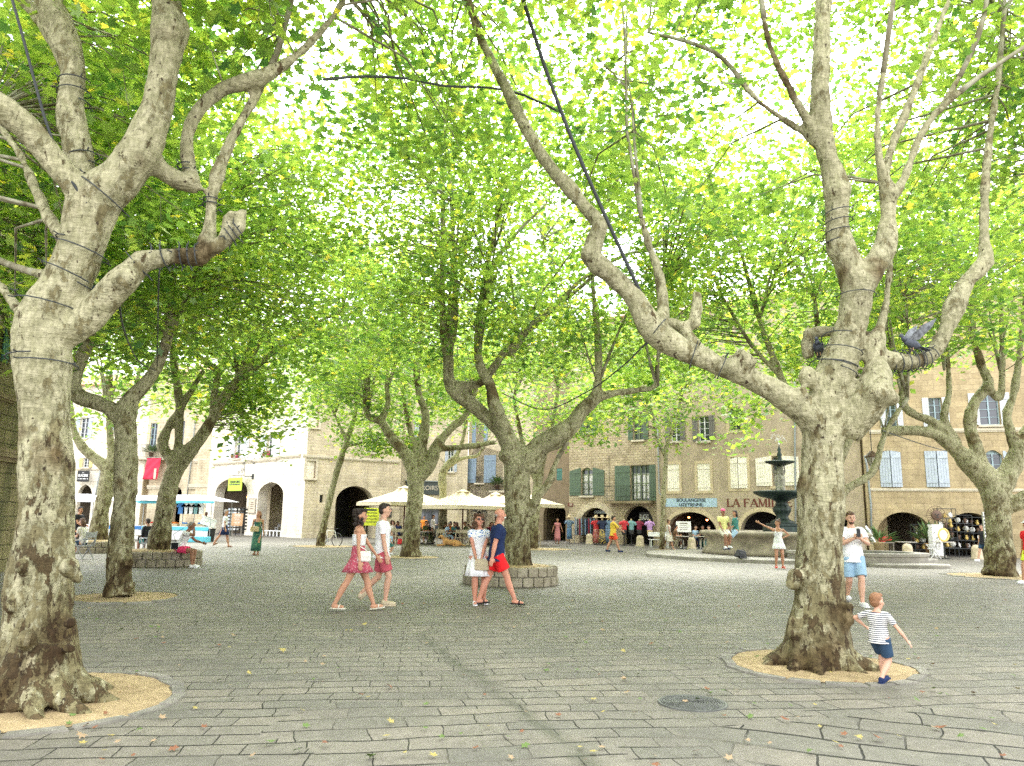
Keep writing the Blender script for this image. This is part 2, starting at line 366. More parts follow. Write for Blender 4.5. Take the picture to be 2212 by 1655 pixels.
def leaf_mat(name, dk, lt, yl, tr):
    m = bpy.data.materials.new(name); m.use_nodes = True; MATS[name] = m; t = m.node_tree; t.nodes.clear()
    N = t.nodes.new; L = t.links.new
    o = N('ShaderNodeOutputMaterial'); d = N('ShaderNodeBsdfDiffuse'); tl = N('ShaderNodeBsdfTranslucent'); gl = N('ShaderNodeBsdfGlossy'); gl.inputs['Roughness'].default_value = .38
    at = N('ShaderNodeAttribute'); at.attribute_name = 'leaf'; r = N('ShaderNodeValToRGB'); e = r.color_ramp.elements
    for _ in range(3): e.new(.5)
    for i, (p, c) in enumerate(((0, dk), (.5, tuple((a + b) / 2 for a, b in zip(dk, lt))), (.9, lt), (.975, yl), (1, (.30, .10, .02)))): e[i].position = p; e[i].color = (*c, 1)
    L(at.outputs['Fac'], r.inputs[0])
    g2 = N('ShaderNodeMixRGB'); g2.blend_type = 'MULTIPLY'; g2.inputs[0].default_value = 1; L(r.outputs[0], g2.inputs[1]); g2.inputs[2].default_value = (*tr, 1)
    L(r.outputs[0], d.inputs[0]); L(g2.outputs[0], tl.inputs[0]); gl.inputs[0].default_value = (.9, 1, .85, 1)
    a = N('ShaderNodeAddShader'); L(d.outputs[0], a.inputs[0]); L(tl.outputs[0], a.inputs[1])
    s = N('ShaderNodeMixShader'); s.inputs[0].default_value = .045; L(a.outputs[0], s.inputs[1]); L(gl.outputs[0], s.inputs[2]); L(s.outputs[0], o.inputs[0])
leaf_mat('leaves', (.030, .074, .018), (.165, .225, .040), (.40, .34, .05), (2.25, 2.15, 1.45))
def tmpl(pol):
    pts = [(math.sin(R_(a)) * r, math.cos(R_(a)) * r) for a, r in pol] + [(-math.sin(R_(a)) * r, math.cos(R_(a)) * r) for a, r in reversed(pol) if 0 < a < 180]
    return np.array([(x, y, .22 * abs(x) - .10 * (x * x + y * y)) for x, y in pts])
LEAF_N = tmpl([(0, 1.0), (17, .56), (38, .9), (60, .5), (86, .78), (112, .36), (150, .34), (180, .12)])
LEAF_M = tmpl([(0, 1.0), (26, .5), (54, .88), (92, .42), (130, .5), (180, .15)])
LEAF_F = np.array([(0, 1.0, 0), (.62, .15, .12), (0, -.62, 0), (-.62, .15, .12)])
def leaf_mesh(name, sets, parent, m='leaves', seed=0):
    """sets: list of (template, positions Nx3, scale N)"""
    rg = np.random.default_rng(seed); V = []; LT = []; LS = []; A = []; vo = 0; lo = 0; LI = []
    base = np.array(parent.location)
    for T, pos, scl, cv in sets:
        n = len(pos)
        if not n: continue
        k = len(T); yaw = rg.uniform(0, 2 * np.pi, n); tl = np.abs(rg.normal(.0, .55, n)) + .12; az = rg.uniform(0, 2 * np.pi, n)
        cyw, syw = np.cos(yaw), np.sin(yaw)
        p = T[None] * scl[:, None, None]; x = p[..., 0] * cyw[:, None] - p[..., 1] * syw[:, None]; y = p[..., 0] * syw[:, None] + p[..., 1] * cyw[:, None]; z = p[..., 2]
        ax, ay = np.cos(az)[:, None], np.sin(az)[:, None]; ct, st = np.cos(tl)[:, None], np.sin(tl)[:, None]   # rotate about horizontal axis (ax, ay)
        dt = ax * x + ay * y; cx, cy2, cz = ay * z, -ax * z, ax * y - ay * x
        X = x * ct + cx * st + ax * dt * (1 - ct); Y = y * ct + cy2 * st + ay * dt * (1 - ct); Zz = z * ct + cz * st
        q = np.stack([X, Y, Zz], -1) + (pos - base)[:, None, :]
        V.append(q.reshape(-1, 3)); idx = np.arange(n * k) + vo; LI.append(idx); LS.append(np.arange(n) * k + lo); LT.append(np.full(n, k))
        cl = np.clip(np.clip(cv + rg.normal(0, .13, n), 0, .92) + (rg.random(n) > .982) * .5, 0, .975 + (rg.random(n) > .997) * .03); A.append(np.repeat(cl, k)); vo += n * k; lo += n * k
    V = np.concatenate(V); LI = np.concatenate(LI); LS = np.concatenate(LS); LT = np.concatenate(LT); A = np.concatenate(A)
    me = bpy.data.meshes.new(name); me.vertices.add(len(V)); me.vertices.foreach_set('co', V.ravel().astype(np.float32))
    me.loops.add(len(LI)); me.loops.foreach_set('vertex_index', LI.astype(np.int32)); me.polygons.add(len(LS)); me.polygons.foreach_set('loop_start', LS.astype(np.int32)); me.polygons.foreach_set('loop_total', LT.astype(np.int32))
    at = me.attributes.new('leaf', 'FLOAT', 'POINT'); at.data.foreach_set('value', A.astype(np.float32)); me.update(calc_edges=True)
    me.materials.append(MATS[m]); o = bpy.data.objects.new(name, me); col.objects.link(o); o.parent = parent; return o
VB = [(-900, 700), (0, 690), (40, 720), (60, 960), (160, 990), (230, 1010), (250, 930), (330, 960), (345, 905), (430, 915), (470, 945), (500, 1000), (590, 1000), (612, 930), (640, 905), (675, 985), (790, 1010), (1000, 1000), (1060, 950), (1180, 990), (1240, 1000), (1300, 985), (1340, 940), (1400, 960), (1440, 1000), (1500, 985), (1515, 880), (1540, 880), (1575, 1000), (1620, 985), (1640, 900), (1720, 930), (1790, 905), (1880, 880), (1900, 835), (2212, 800), (3200, 760)]
VBx, VBy = zip(*VB)
def keep(C, rg, near_lim, low_slack=25):
    """crowns are lifted over the square: drop clusters hanging under the pruned edge of the canopy or in the clear air round the camera"""
    q = C - np.array(CAM); z = q @ np.array(fw); z = np.where(z < .3, .3, z); u = CU + F_ * (q @ np.array(rtv)) / z; v = CV - F_ * (q @ np.array(upv)) / z
    lim = np.interp(u, VBx, VBy) - rg.exponential(low_slack, len(C)) - .28 * F_ / z
    inf = (z > .5) & (u > -500) & (u < 2700)
    ok = ~(inf & (v > lim)); d = np.linalg.norm(q, axis=1); ok &= d > near_lim
    return ok
def crm(pts, step=.16):                         # Catmull-Rom through (x,y,z,r)
    p = [np.array(x, float) for x in pts]; p = [2 * p[0] - p[1]] + p + [2 * p[-1] - p[-2]]; out = []
    for i in range(1, len(p) - 2):
        L = np.linalg.norm((p[i + 1] - p[i])[:3]); n = max(1, int(L / step))
        for k in range(n):
            t = k / n; a, b, c, d = p[i - 1:i + 3]
            q = .5 * ((2 * b) + (c - a) * t + (2 * a - 5 * b + 4 * c - d) * t * t + (3 * b - a - 3 * c + d) * t ** 3); q[3] = b[3] + (c[3] - b[3]) * (3 * t * t - 2 * t ** 3); out.append(q)
    out.append(p[-2]); return out
btex = bpy.data.textures.new('bark_lumps', 'CLOUDS'); btex.noise_scale = .22; btex.noise_depth = 2
def shoot(r, start, dirv, length, rad, up=.5, n=6, wob=.09):
    p = Vector(start); d = Vector(dirv).normalized(); pts = [(*p, rad)]
    for k in range(1, n + 1):
        d = (d + Vector((r.gauss(0, wob), r.gauss(0, wob), up / n + r.gauss(0, wob * .5)))).normalized(); p = p + d * length / n
        pts.append((*p, rad * (1 - .82 * k / n)))
    return pts
TREES = 'pollarded plane trees on the square'
TSTAT = []; CROWN = 2.5; GAP = -.03; LIMB = .93
def plane_tree(label, limbs, crown=(), shoots=(), voxel=.045, knobs=(), near=4.5, seed=1, dense=26, lump=.05, flare=None, lean_twigs=1.0, fsize=1.0):
    """limbs: pixel polylines (u, v, d, r px); shoots: (u, v, d, count, spread, length); crown: (x, y, z, rx, ry, rz, n)"""
    r = random.Random(seed); rg = np.random.default_rng(seed)
    W = []
    for li in limbs:
        q = []
        for (u, v, d, rp) in li:
            p = P(u, v, d); q.append((p.x, p.y, p.z, rp / F_ * (p - CAM).dot(fw)))
        W.append([(x, y, z, r_ * LIMB) for x, y, z, r_ in q])
    base = Vector(W[0][0][:3]); base.z = 0
    t = thing('plane_tree', label, 'tree', base, 0, TREES)
    trunk = MB(); thin = MB(); nodes = []
    for q in W:
        s = crm(q, .14); ph = r.uniform(0, 9)
        pts = []
        for i, x in enumerate(s):
            k = 1 + .10 * mnoise.noise(Vector((x[0] * 1.7 + ph, x[1] * 1.7, x[2] * 1.7))) * 2
            pts.append((Vector(x[:3]) - base, x[3] * k)); 
            if x[2] > 4.2: nodes.append(x[:3])
        # split where it becomes thinner than the remesh can hold
        cut = next((i for i, x in enumerate(pts) if x[1] < voxel * 1.15), len(pts))
        if cut > 1: trunk.tube([x[0] for x in pts[:cut + 1]], [max(x[1], voxel * .95) for x in pts[:cut + 1]], 14)
        if cut < len(pts) - 1: c0 = max(0, cut - 1); thin.tube([x[0] for x in pts[c0:]], [x[1] for x in pts[c0:]], 7)
    for (u, v, d, rp) in knobs:
        p = P(u, v, d); k = rp / F_ * d * .78; trunk.ell(p - base, (k, k * r.uniform(.8, 1), k * r.uniform(.75, 1.1)), 10, 8)
    if flare:                                    # root buttresses
        R0, RF, nf = flare
        for k in range(nf):
            a = 2 * math.pi * k / nf + r.uniform(-.25, .25); e = RF * r.uniform(.72, 1.15)
            q = crm([(math.cos(a) * R0 * .35, math.sin(a) * R0 * .35, RF * r.uniform(.95, 1.5), R0 * .42), (math.cos(a) * R0 * .85, math.sin(a) * R0 * .85, RF * .42, R0 * .36), (math.cos(a + .1) * (R0 + e * .45), math.sin(a + .1) * (R0 + e * .45), RF * .1, R0 * .25), (math.cos(a + .2) * (R0 + e), math.sin(a + .2) * (R0 + e), -.05, R0 * .1)], .08)
            trunk.tube([x[:3] for x in q], [x[3] for x in q], 10)
    o = trunk.build('trunk', 'bark', t, True)
    m = o.modifiers.new('remesh', 'REMESH'); m.mode = 'VOXEL'; m.voxel_size = voxel; m.use_smooth_shade = True
    m = o.modifiers.new('smooth', 'SMOOTH'); m.iterations = 3; m.factor = .6
    m = o.modifiers.new('lumps', 'DISPLACE'); m.texture = btex; m.strength = lump; m.mid_level = .5; m.texture_coords = 'LOCAL'
    # shoots rising from the pollard heads, with side twigs
    CL = []
    for (u, v, d, n, spread, ln) in shoots:
        p = P(u, v, d)
        for k in range(n):
            a = r.uniform(0, 2 * math.pi); sp = spread * r.uniform(.25, 1)
            s = shoot(r, p, (math.cos(a) * sp, math.sin(a) * sp, 1), ln * r.uniform(.7, 1.2), r.uniform(.022, .045) * min(1.6, max(.8, d / 16)), .35 if spread > .6 else .1)
            thin.tube([Vector(x[:3]) - base for x in s], [x[3] for x in s], 6)
            for j in range(1, len(s)):
                nodes.append(s[j][:3])
                if j > 1:
                    for _ in range(2): CL.append(Vector(s[j][:3]) + Vector((r.gauss(0, .45), r.gauss(0, .45), r.gauss(0, .3))))
    for (x, y, z, rx, ry, rz, n) in crown:
        for k in range(int(n * CROWN)):
            while True:
                q = Vector((r.uniform(-1, 1), r.uniform(-1, 1), r.uniform(-1, 1)))
                if q.length <= 1 and r.random() < .35 + .65 * q.length: break
            p = Vector((x + q.x * rx, y + q.y * ry, z + q.z * rz))
            if mnoise.noise(p * .42 + Vector((seed, 0, 0))) < GAP and r.random() < .93: continue      # gaps in the crown
            CL.append(p)
    C = np.array([tuple(p) for p in CL]); C = C[keep(C, rg, near)]
    nd = np.array(nodes) if nodes else np.array([tuple(base + Vector((0, 0, 5)))])
    # twigs join about a third of the clusters to the nearest limb
    for p in C:
        if r.random() < .42 * lean_twigs:
            dd = np.linalg.norm(nd - p, axis=1) + 1.2 * np.maximum(0, nd[:, 2] - p[2]); j = int(dd.argmin()); a = Vector(nd[j]); b = Vector(p)
            L = (b - a).length
            if .4 < L < 3.6:
                mid = (a + b) / 2 + Vector((r.gauss(0, .08), r.gauss(0, .08), .12 * L)); rr_ = .008 + .004 * L
                thin.tube([a - base, mid - base, b - base], [rr_, rr_ * .7, .004], 4, False)
                nodes.append(tuple(mid))
                for _ in range(2):
                    e = b + Vector((r.gauss(0, .3), r.gauss(0, .3), r.gauss(-.05, .15))); thin.tube([mid * .3 + b * .7 - base, e - base], [.005, .003], 3, False)
    if thin.v: thin.build('branches', 'branch_bark', t, True)
    q = C - np.array(CAM); dist = np.linalg.norm(q, axis=1); sets = []
    for T, lo, hi, n, sz, R in ((LEAF_N, 0, 13.5, dense, .100, .32), (LEAF_M, 13.5, 24, dense * 1.1, .098, .36), (LEAF_F, 24, 999, int(dense * .62), .142, .45)):
        c = C[(dist >= lo) & (dist < hi)]
        if not len(c): continue
        k = rg.poisson(n, len(c)); pos = np.repeat(c, k, axis=0); pos = pos + rg.normal(0, 1, pos.shape) * np.array([R, R, R * .5])
        cv = np.repeat(np.clip(rg.normal(.48, .24, len(c)), .02, .95), k)
        sets.append((T, pos, sz * fsize * rg.uniform(.5, 1.35, len(pos)), cv)); TSTAT.append(len(pos))
    if sets: leaf_mesh('foliage', sets, t, seed=seed)
    return t
D1 = 6.6
T1 = [[(78, 1535, 6.45, 100), (76, 1450, 6.5, 84), (80, 1330, D1, 72), (92, 1200, D1, 66), (100, 1100, D1, 60), (98, 1000, D1, 57), (97, 900, D1, 54), (92, 790, D1, 62), (95, 700, D1, 68), (140, 620, D1, 54), (178, 530, D1, 52), (195, 460, D1, 56), (215, 420, D1, 52), (262, 385, D1, 47), (300, 330, D1, 45), (335, 250, D1, 36), (355, 150, D1, 33), (368, 65, D1, 40), (362, 20, D1, 31), (350, -90, D1, 30), (345, -300, D1, 26)],
      [(185, 450, D1, 40), (165, 405, 6.5, 32), (112, 345, 6.4, 29), (62, 280, 6.3, 27), (5, 235, 6.2, 31), (-90, 190, 6, 27)],
      [(200, 430, 6.7, 34), (180, 395, 6.7, 30), (170, 330, 6.8, 28), (150, 240, 6.8, 32), (158, 160, 6.8, 30), (130, 60, 6.8, 33), (95, -40, 6.8, 31), (80, -200, 6.8, 26)],
      [(150, 150, 6.8, 18), (112, 80, 6.9, 16), (60, 10, 7, 15), (-10, -60, 7, 13)],
      [(320, 340, 6.7, 26), (352, 372, 6.8, 20), (418, 402, 6.9, 21), (408, 365, 7, 16), (405, 290, 7, 15), (432, 235, 7, 15), (485, 190, 7.1, 17), (560, 168, 7.1, 20), (640, 120, 7.2, 10), (720, 35, 7.3, 9), (770, -60, 7.4, 7)],
      [(120, 720, D1, 45), (188, 690, 6.6, 33), (232, 640, 6.6, 33), (272, 602, 6.6, 34), (308, 562, 6.7, 26), (370, 552, 6.8, 21), (432, 556, 6.9, 25), (482, 522, 6.9, 15), (520, 490, 6.9, 14), (526, 450, 6.9, 11)],
      [(435, 550, 6.9, 22), (452, 500, 7, 15), (456, 440, 7, 13), (470, 375, 7, 16), (500, 300, 7.1, 12), (545, 220, 7.2, 10), (600, 110, 7.3, 8), (640, -40, 7.4, 6)],
      [(60, 700, 6.6, 22), (30, 655, 6.8, 11), (-30, 590, 7.2, 10), (-120, 560, 7.5, 9)],
      [(140, 520, 6.6, 22), (95, 450, 6.8, 14), (40, 330, 7.2, 9), (-30, 240, 7.6, 8)],
      [(130, 600, 6.6, 20), (60, 585, 7, 9), (-10, 560, 7.5, 8)],
      [(485, 510, 6.9, 12), (490, 470, 6.9, 12), (505, 458, 6.85, 9)]]
K1 = [(368, 65, 6.5, 46), (272, 605, 6.55, 40), (45, 1225, 6.3, 22), (150, 1225, 6.25, 30), (170, 1250, 6.3, 18), (20, 1310, 6.3, 20), (150, 1345, 6.3, 22), (150, 1400, 6.3, 18), (48, 720, 6.5, 34), (60, 1380, 6.2, 26), (10, 1480, 6.2, 26)]
if 'trees' not in NOT:
    plane_tree('big leaning plane tree in the near left corner, thick trunk, largest on that side', T1, [(-3.5, 8.5, 8.6, 5, 4.2, 2.6, 560), (-9, 10, 6.5, 5, 5, 3, 360), (-2, 6.5, 8.2, 3.4, 3, 2, 130)], [(362, -90, D1, 2, .3, 3)], .032, K1, 4.6, 11, 24, .045, (.30, .42, 9))
    d2 = 8.75
    T2 = [[(1768, 1440, 8.7, 92), (1768, 1385, 8.7, 76), (1770, 1310, 8.75, 62), (1770, 1200, d2, 55), (1773, 1100, d2, 50), (1775, 1000, d2, 47), (1782, 930, d2, 50), (1790, 850, d2, 50), (1818, 770, d2, 42), (1843, 690, d2, 38), (1850, 625, d2, 35), (1832, 570, d2, 33), (1814, 525, d2, 32), (1808, 470, d2, 25), (1808, 415, d2, 32), (1792, 350, d2, 24), (1775, 285, d2, 25), (1772, 200, d2, 20), (1775, 100, d2, 19), (1779, -30, d2, 18), (1782, -260, d2, 14)],
          [(1770, 910, d2, 46), (1735, 885, 8.7, 36), (1695, 858, 8.7, 31), (1640, 828, 8.7, 27), (1570, 797, 8.7, 27), (1500, 768, 8.7, 27), (1445, 740, 8.7, 29), (1402, 705, 8.7, 27), (1372, 645, 8.7, 23), (1318, 592, 8.7, 26), (1274, 552, 8.7, 27), (1288, 512, 8.7, 23), (1298, 485, 8.7, 19), (1262, 448, 8.8, 17), (1230, 408, 8.8, 18), (1180, 350, 8.9, 15), (1132, 270, 9, 14), (1098, 200, 9.1, 13), (1062, 130, 9.2, 11), (1030, 60, 9.3, 10), (1000, -40, 9.4, 9)],
          [(1420, 712, 8.7, 22), (1432, 680, 8.8, 14), (1425, 600, 8.9, 12), (1405, 540, 9, 10), (1385, 470, 9, 9)],
          [(1600, 815, 8.7, 22), (1580, 790, 8.6, 20), (1600, 768, 8.6, 20), (1628, 790, 8.6, 14)],
          [(1545, 790, 8.8, 22), (1500, 745, 8.9, 16), (1470, 705, 9, 14), (1440, 695, 9, 12)],
          [(1470, 705, 8.95, 12), (1500, 700, 8.95, 17), (1505, 665, 9, 13), (1506, 630, 9, 11)],
          [(1775, 300, d2, 20), (1748, 268, 8.7, 11), (1700, 180, 8.6, 9), (1660, 90, 8.6, 8), (1640, -40, 8.5, 6)],
          [(1765, 310, d2, 14), (1735, 285, 8.8, 9), (1640, 220, 8.9, 7), (1565, 130, 9, 6), (1500, 95, 9, 5), (1400, 70, 9.1, 3)],
          [(1848, 640, d2, 30), (1880, 592, 8.7, 24), (1912, 535, 8.7, 28), (1918, 470, 8.7, 17), (1918, 412, 8.7, 21), (1900, 350, 8.6, 10), (1896, 250, 8.6, 8), (1912, 130, 8.5, 7), (1935, -40, 8.4, 5)],
          [(1925, 425, 8.7, 16), (1952, 388, 8.8, 10), (1990, 290, 8.9, 9), (2050, 205, 9, 7), (2112, 80, 9, 6), (2140, -40, 9, 5)],
          [(2025, 240, 8.9, 7), (2110, 170, 8.9, 6), (2230, 90, 8.8, 5)],
          [(1912, 380, 8.7, 12), (1925, 320, 8.9, 10), (1962, 230, 9, 9), (2015, 90, 9.2, 8), (2065, -40, 9.3, 6)],
          [(1820, 930, d2, 46), (1860, 885, 8.6, 44), (1892, 845, 8.5, 42), (1893, 790, 8.7, 24), (1888, 745, 8.8, 23), (1905, 700, 9, 11), (1918, 620, 9.1, 9), (1926, 520, 9.2, 8), (1930, 400, 9.3, 6)],
          [(1885, 770, 8.8, 22), (1950, 782, 8.9, 20), (2005, 772, 9, 18), (2040, 722, 9, 18), (2062, 662, 9, 24), (2090, 605, 9.1, 16), (2128, 565, 9.1, 18), (2125, 500, 9.2, 12), (2128, 400, 9.3, 11), (2140, 280, 9.4, 8), (2155, 180, 9.5, 7), (2170, 20, 9.6, 5)],
          [(1900, 745, 9, 18), (1850, 722, 9.1, 13), (1800, 716, 9.1, 13), (1745, 722, 9.1, 15), (1748, 775, 9.1, 13)]]
    K2 = [(1808, 415, 8.7, 36), (1274, 552, 8.7, 30), (1896, 850, 8.4, 44), (1912, 540, 8.7, 30), (1905, 832, 8.35, 26), (1925, 860, 8.4, 24), (1745, 815, 8.65, 30), (1722, 1242, 8.6, 26), (1712, 1262, 8.6, 20), (1712, 1342, 8.55, 16), (1708, 1368, 8.55, 14), (1830, 1338, 8.5, 22), (1826, 1385, 8.5, 18), (2062, 660, 9, 26), (1835, 1310, 8.5, 16), (1728, 855, 8.6, 24)]
    plane_tree('big spreading plane tree at the right with the toddler walking past its sand pit', T2, [(3.5, 11.5, 9.0, 6, 4, 2.6, 370), (4.5, 9, 11, 4, 4, 2, 80)], [(1385, 470, 9, 2, .4, 3)], .032, K2, 6, 12, 24, .045, (.33, .40, 10))
    d3 = 18.6
    T3 = [[(1120, 1232, d3, 36), (1118, 1190, d3, 31), (1116, 1120, d3, 30), (1117, 1050, d3, 32), (1112, 985, d3, 28), (1085, 935, d3, 18), (1055, 905, d3, 17), (1015, 870, d3, 17), (985, 850, d3, 17), (970, 825, d3, 15), (968, 775, d3, 12), (962, 735, d3, 12), (955, 640, d3, 8), (957, 500, d3, 7), (955, 380, d3, 6), (948, 260, d3, 5), (940, 120, d3, 4)],
          [(1112, 990, d3, 24), (1090, 930, 18.4, 18), (1070, 880, 18.3, 16), (1058, 830, 18.2, 14), (1035, 780, 18.2, 11), (1033, 700, 18.2, 9), (1040, 640, 18.2, 7), (1055, 560, 18.2, 7), (1085, 450, 18.2, 6), (1120, 380, 18.2, 4)],
          [(975, 830, d3, 13), (1000, 832, d3, 11), (1035, 830, d3, 9), (1062, 800, d3, 10), (1090, 760, d3, 9), (1130, 720, d3, 9), (1180, 680, d3, 7), (1250, 610, d3, 6), (1310, 570, d3, 4)],
          [(1100, 770, d3, 8), (1160, 690, 18.8, 7), (1230, 640, 18.9, 5), (1330, 560, 19, 4), (1400, 540, 19, 3)],
          [(1135, 1010, d3, 30), (1165, 965, 18.5, 28), (1200, 945, 18.4, 26), (1235, 920, 18.4, 19), (1255, 890, 18.4, 16), (1283, 862, 18.4, 15), (1292, 820, 18.5, 10), (1292, 740, 18.6, 9), (1288, 690, 18.6, 8), (1280, 600, 18.7, 5), (1285, 500, 18.8, 3)],
          [(1288, 860, 18.4, 12), (1330, 848, 18.5, 8), (1385, 842, 18.5, 7), (1418, 832, 18.5, 7), (1420, 780, 18.6, 4), (1440, 700, 18.6, 3)],
          [(1145, 1110, d3, 12), (1165, 1070, 18.4, 9), (1190, 1035, 18.4, 10), (1200, 1000, 18.4, 6), (1225, 955, 18.4, 5)],
          [(970, 760, d3, 9), (985, 690, d3, 7), (980, 560, d3, 6), (975, 420, d3, 5), (965, 300, d3, 3)],
          [(1040, 650, d3, 6), (1075, 560, d3, 5), (1120, 500, d3, 4), (1180, 440, d3, 3)]]
    plane_tree('plane tree growing out of the round stone planter in the middle of the square', T3, [(0, 19, 8.8, 6.8, 6, 3.6, 900)], [(968, 740, d3, 4, .25, 4.5), (1035, 780, 18.2, 3, .3, 4), (1292, 830, 18.5, 3, .35, 4), (1120, 730, 18.6, 3, .6, 4), (1420, 835, 18.5, 2, .5, 3)], .05, [(1212, 935, 18.3, 28), (985, 848, 18.5, 19), (1290, 852, 18.4, 17), (1095, 985, 18.5, 26), (1140, 985, 18.4, 24)], 6, 13, 24, .05)
    d4 = 30.5
    T4 = [[(887, 1205, d4, 27), (886, 1180, d4, 22), (892, 1120, d4, 18), (898, 1060, d4, 19), (893, 1010, d4, 20), (868, 970, d4, 13), (842, 940, d4, 12), (822, 910, d4, 9), (795, 898, d4, 8), (790, 850, d4, 6), (800, 780, d4, 5), (830, 700, d4, 4)],
          [(905, 1030, d4, 17), (930, 1000, d4, 16), (945, 960, d4, 12), (975, 925, d4, 9), (1010, 890, d4, 7), (1040, 800, d4, 4)],
          [(898, 1010, d4, 14), (915, 960, d4, 9), (920, 900, d4, 9), (905, 850, d4, 8), (900, 790, d4, 8), (910, 720, d4, 5), (900, 600, d4, 4)],
          [(935, 970, d4, 8), (980, 968, d4, 7), (1030, 962, d4, 7), (1070, 955, d4, 6)],
          [(822, 912, d4, 8), (838, 870, d4, 6), (835, 820, d4, 5), (850, 740, d4, 3)]]
    plane_tree('plane tree in a sand pit in front of the cafe parasols, forked trunk', T4, [(-4, 31, 9.2, 7.5, 6, 3.8, 620)], [(795, 895, d4, 4, .3, 5), (905, 800, d4, 4, .3, 5), (1010, 890, d4, 4, .3, 5), (835, 850, d4, 3, .3, 4)], .06, [(893, 1015, 30.4, 22), (940, 985, 30.4, 15)], 6, 14, 22, .06)
    d5 = 14.4
    T5 = [[(258, 1287, d5, 40), (257, 1255, d5, 28), (258, 1200, d5, 27), (268, 1100, d5, 26), (272, 1010, d5, 27), (272, 940, d5, 24), (270, 890, d5, 24), (290, 855, d5, 17), (325, 815, d5, 15), (350, 770, d5, 13), (366, 700, d5, 10), (372, 600, d5, 9), (368, 500, d5, 7), (372, 380, d5, 5)],
          [(262, 905, d5, 20), (235, 880, d5, 17), (195, 865, d5, 17), (160, 850, d5, 17), (168, 800, d5, 15), (192, 730, d5, 14), (196, 660, d5, 12), (210, 560, d5, 8), (220, 430, d5, 6)],
          [(350, 770, d5, 8), (380, 700, d5, 6), (420, 600, d5, 5), (470, 520, d5, 3)]]
    plane_tree('medium plane tree behind the big left one, two rising limbs', T5, [(-7.5, 14.5, 7.6, 4.6, 4, 3, 560)], [(366, 640, d5, 4, .5, 3), (195, 680, d5, 4, .5, 3)], .042, [(245, 1230, 14.3, 22), (275, 1215, 14.3, 18), (240, 1270, 14.2, 16), (282, 1265, 14.2, 16), (272, 900, 14.3, 26)], 5, 15, 24, .05)
    d6 = 23.4
    T6 = [[(340, 1200, d6, 27), (346, 1160, d6, 23), (356, 1100, d6, 21), (372, 1030, d6, 20), (400, 985, d6, 19), (430, 950, d6, 17), (462, 900, d6, 11), (490, 850, d6, 11), (518, 820, d6, 12), (555, 790, d6, 8), (610, 745, d6, 6), (680, 700, d6, 4), (740, 670, d6, 3)],
          [(378, 1010, d6, 14), (385, 960, d6, 10), (388, 880, d6, 9), (378, 800, d6, 9), (370, 720, d6, 8), (372, 650, d6, 5)],
          [(372, 1005, d6, 10), (352, 960, d6, 12), (365, 920, d6, 9), (385, 890, d6, 8), (440, 800, d6, 6)],
          [(460, 905, d6, 9), (462, 850, d6, 8), (470, 805, d6, 8), (440, 780, d6, 7), (410, 750, d6, 6)],
          [(518, 820, d6, 8), (540, 730, d6, 5), (560, 620, d6, 4)], [(525, 815, d6, 7), (580, 700, d6, 5), (640, 600, d6, 3)], [(515, 825, d6, 6), (505, 720, d6, 4), (530, 600, d6, 3)]]
    plane_tree('leaning plane tree rising from the planter where the man in pink shorts sits', T6, [(-9.5, 24, 8.2, 6, 5, 3.4, 560), (-8.3, 25.5, 4.6, 1.5, 1.6, 1.8, 95)], [(518, 815, d6, 5, .7, 5), (410, 750, d6, 3, .4, 4), (372, 700, d6, 3, .4, 4)], .05, [(518, 820, 23.3, 14), (372, 990, 23.3, 18)], 6, 16, 24, .05)
    d7 = 31
    T7 = [[(210, 1186, d7, 24), (213, 1150, d7, 21), (220, 1100, d7, 18), (232, 1040, d7, 17), (228, 1010, d7, 15), (205, 990, d7, 11), (178, 965, d7, 10), (160, 930, d7, 8), (150, 860, d7, 6)], [(232, 1020, d7, 13), (240, 980, d7, 8), (236, 900, d7, 7), (240, 800, d7, 5)], [(238, 1010, d7, 12), (268, 960, d7, 9), (290, 900, d7, 7), (300, 800, d7, 5)]]
    plane_tree('farther plane tree on the left inside a low stone ring, behind seated people', T7, [(-16, 32, 8, 7, 5, 3.8, 380)], [(150, 860, d7, 3, .4, 5), (236, 900, d7, 4, .4, 5)], .06, (), 6, 17, 20, .06)
    d8 = 40
    T8 = [[(692, 1182, d8, 11), (694, 1160, d8, 9.5), (705, 1110, d8, 8), (722, 1040, d8, 7.5), (738, 985, d8, 7.5), (752, 945, d8, 6.5), (765, 905, d8, 5), (775, 850, d8, 4), (782, 780, d8, 3)], [(748, 950, d8, 5), (725, 900, d8, 3), (700, 840, d8, 2.5)], [(745, 965, d8, 4), (800, 955, d8, 3), (860, 965, d8, 2), (920, 975, d8, 1.5)]]
    plane_tree('slim leaning plane tree with a bicycle propped against it', T8, [(-8.8, 40, 7.6, 4, 3.4, 3, 170), (-6.4, 39.5, 5.2, 1.9, 1.4, .6, 36)], [(770, 870, d8, 6, .7, 4), (725, 890, d8, 3, .6, 3)], .07, (), 6, 18, 20, .05)
    d9 = 24.5
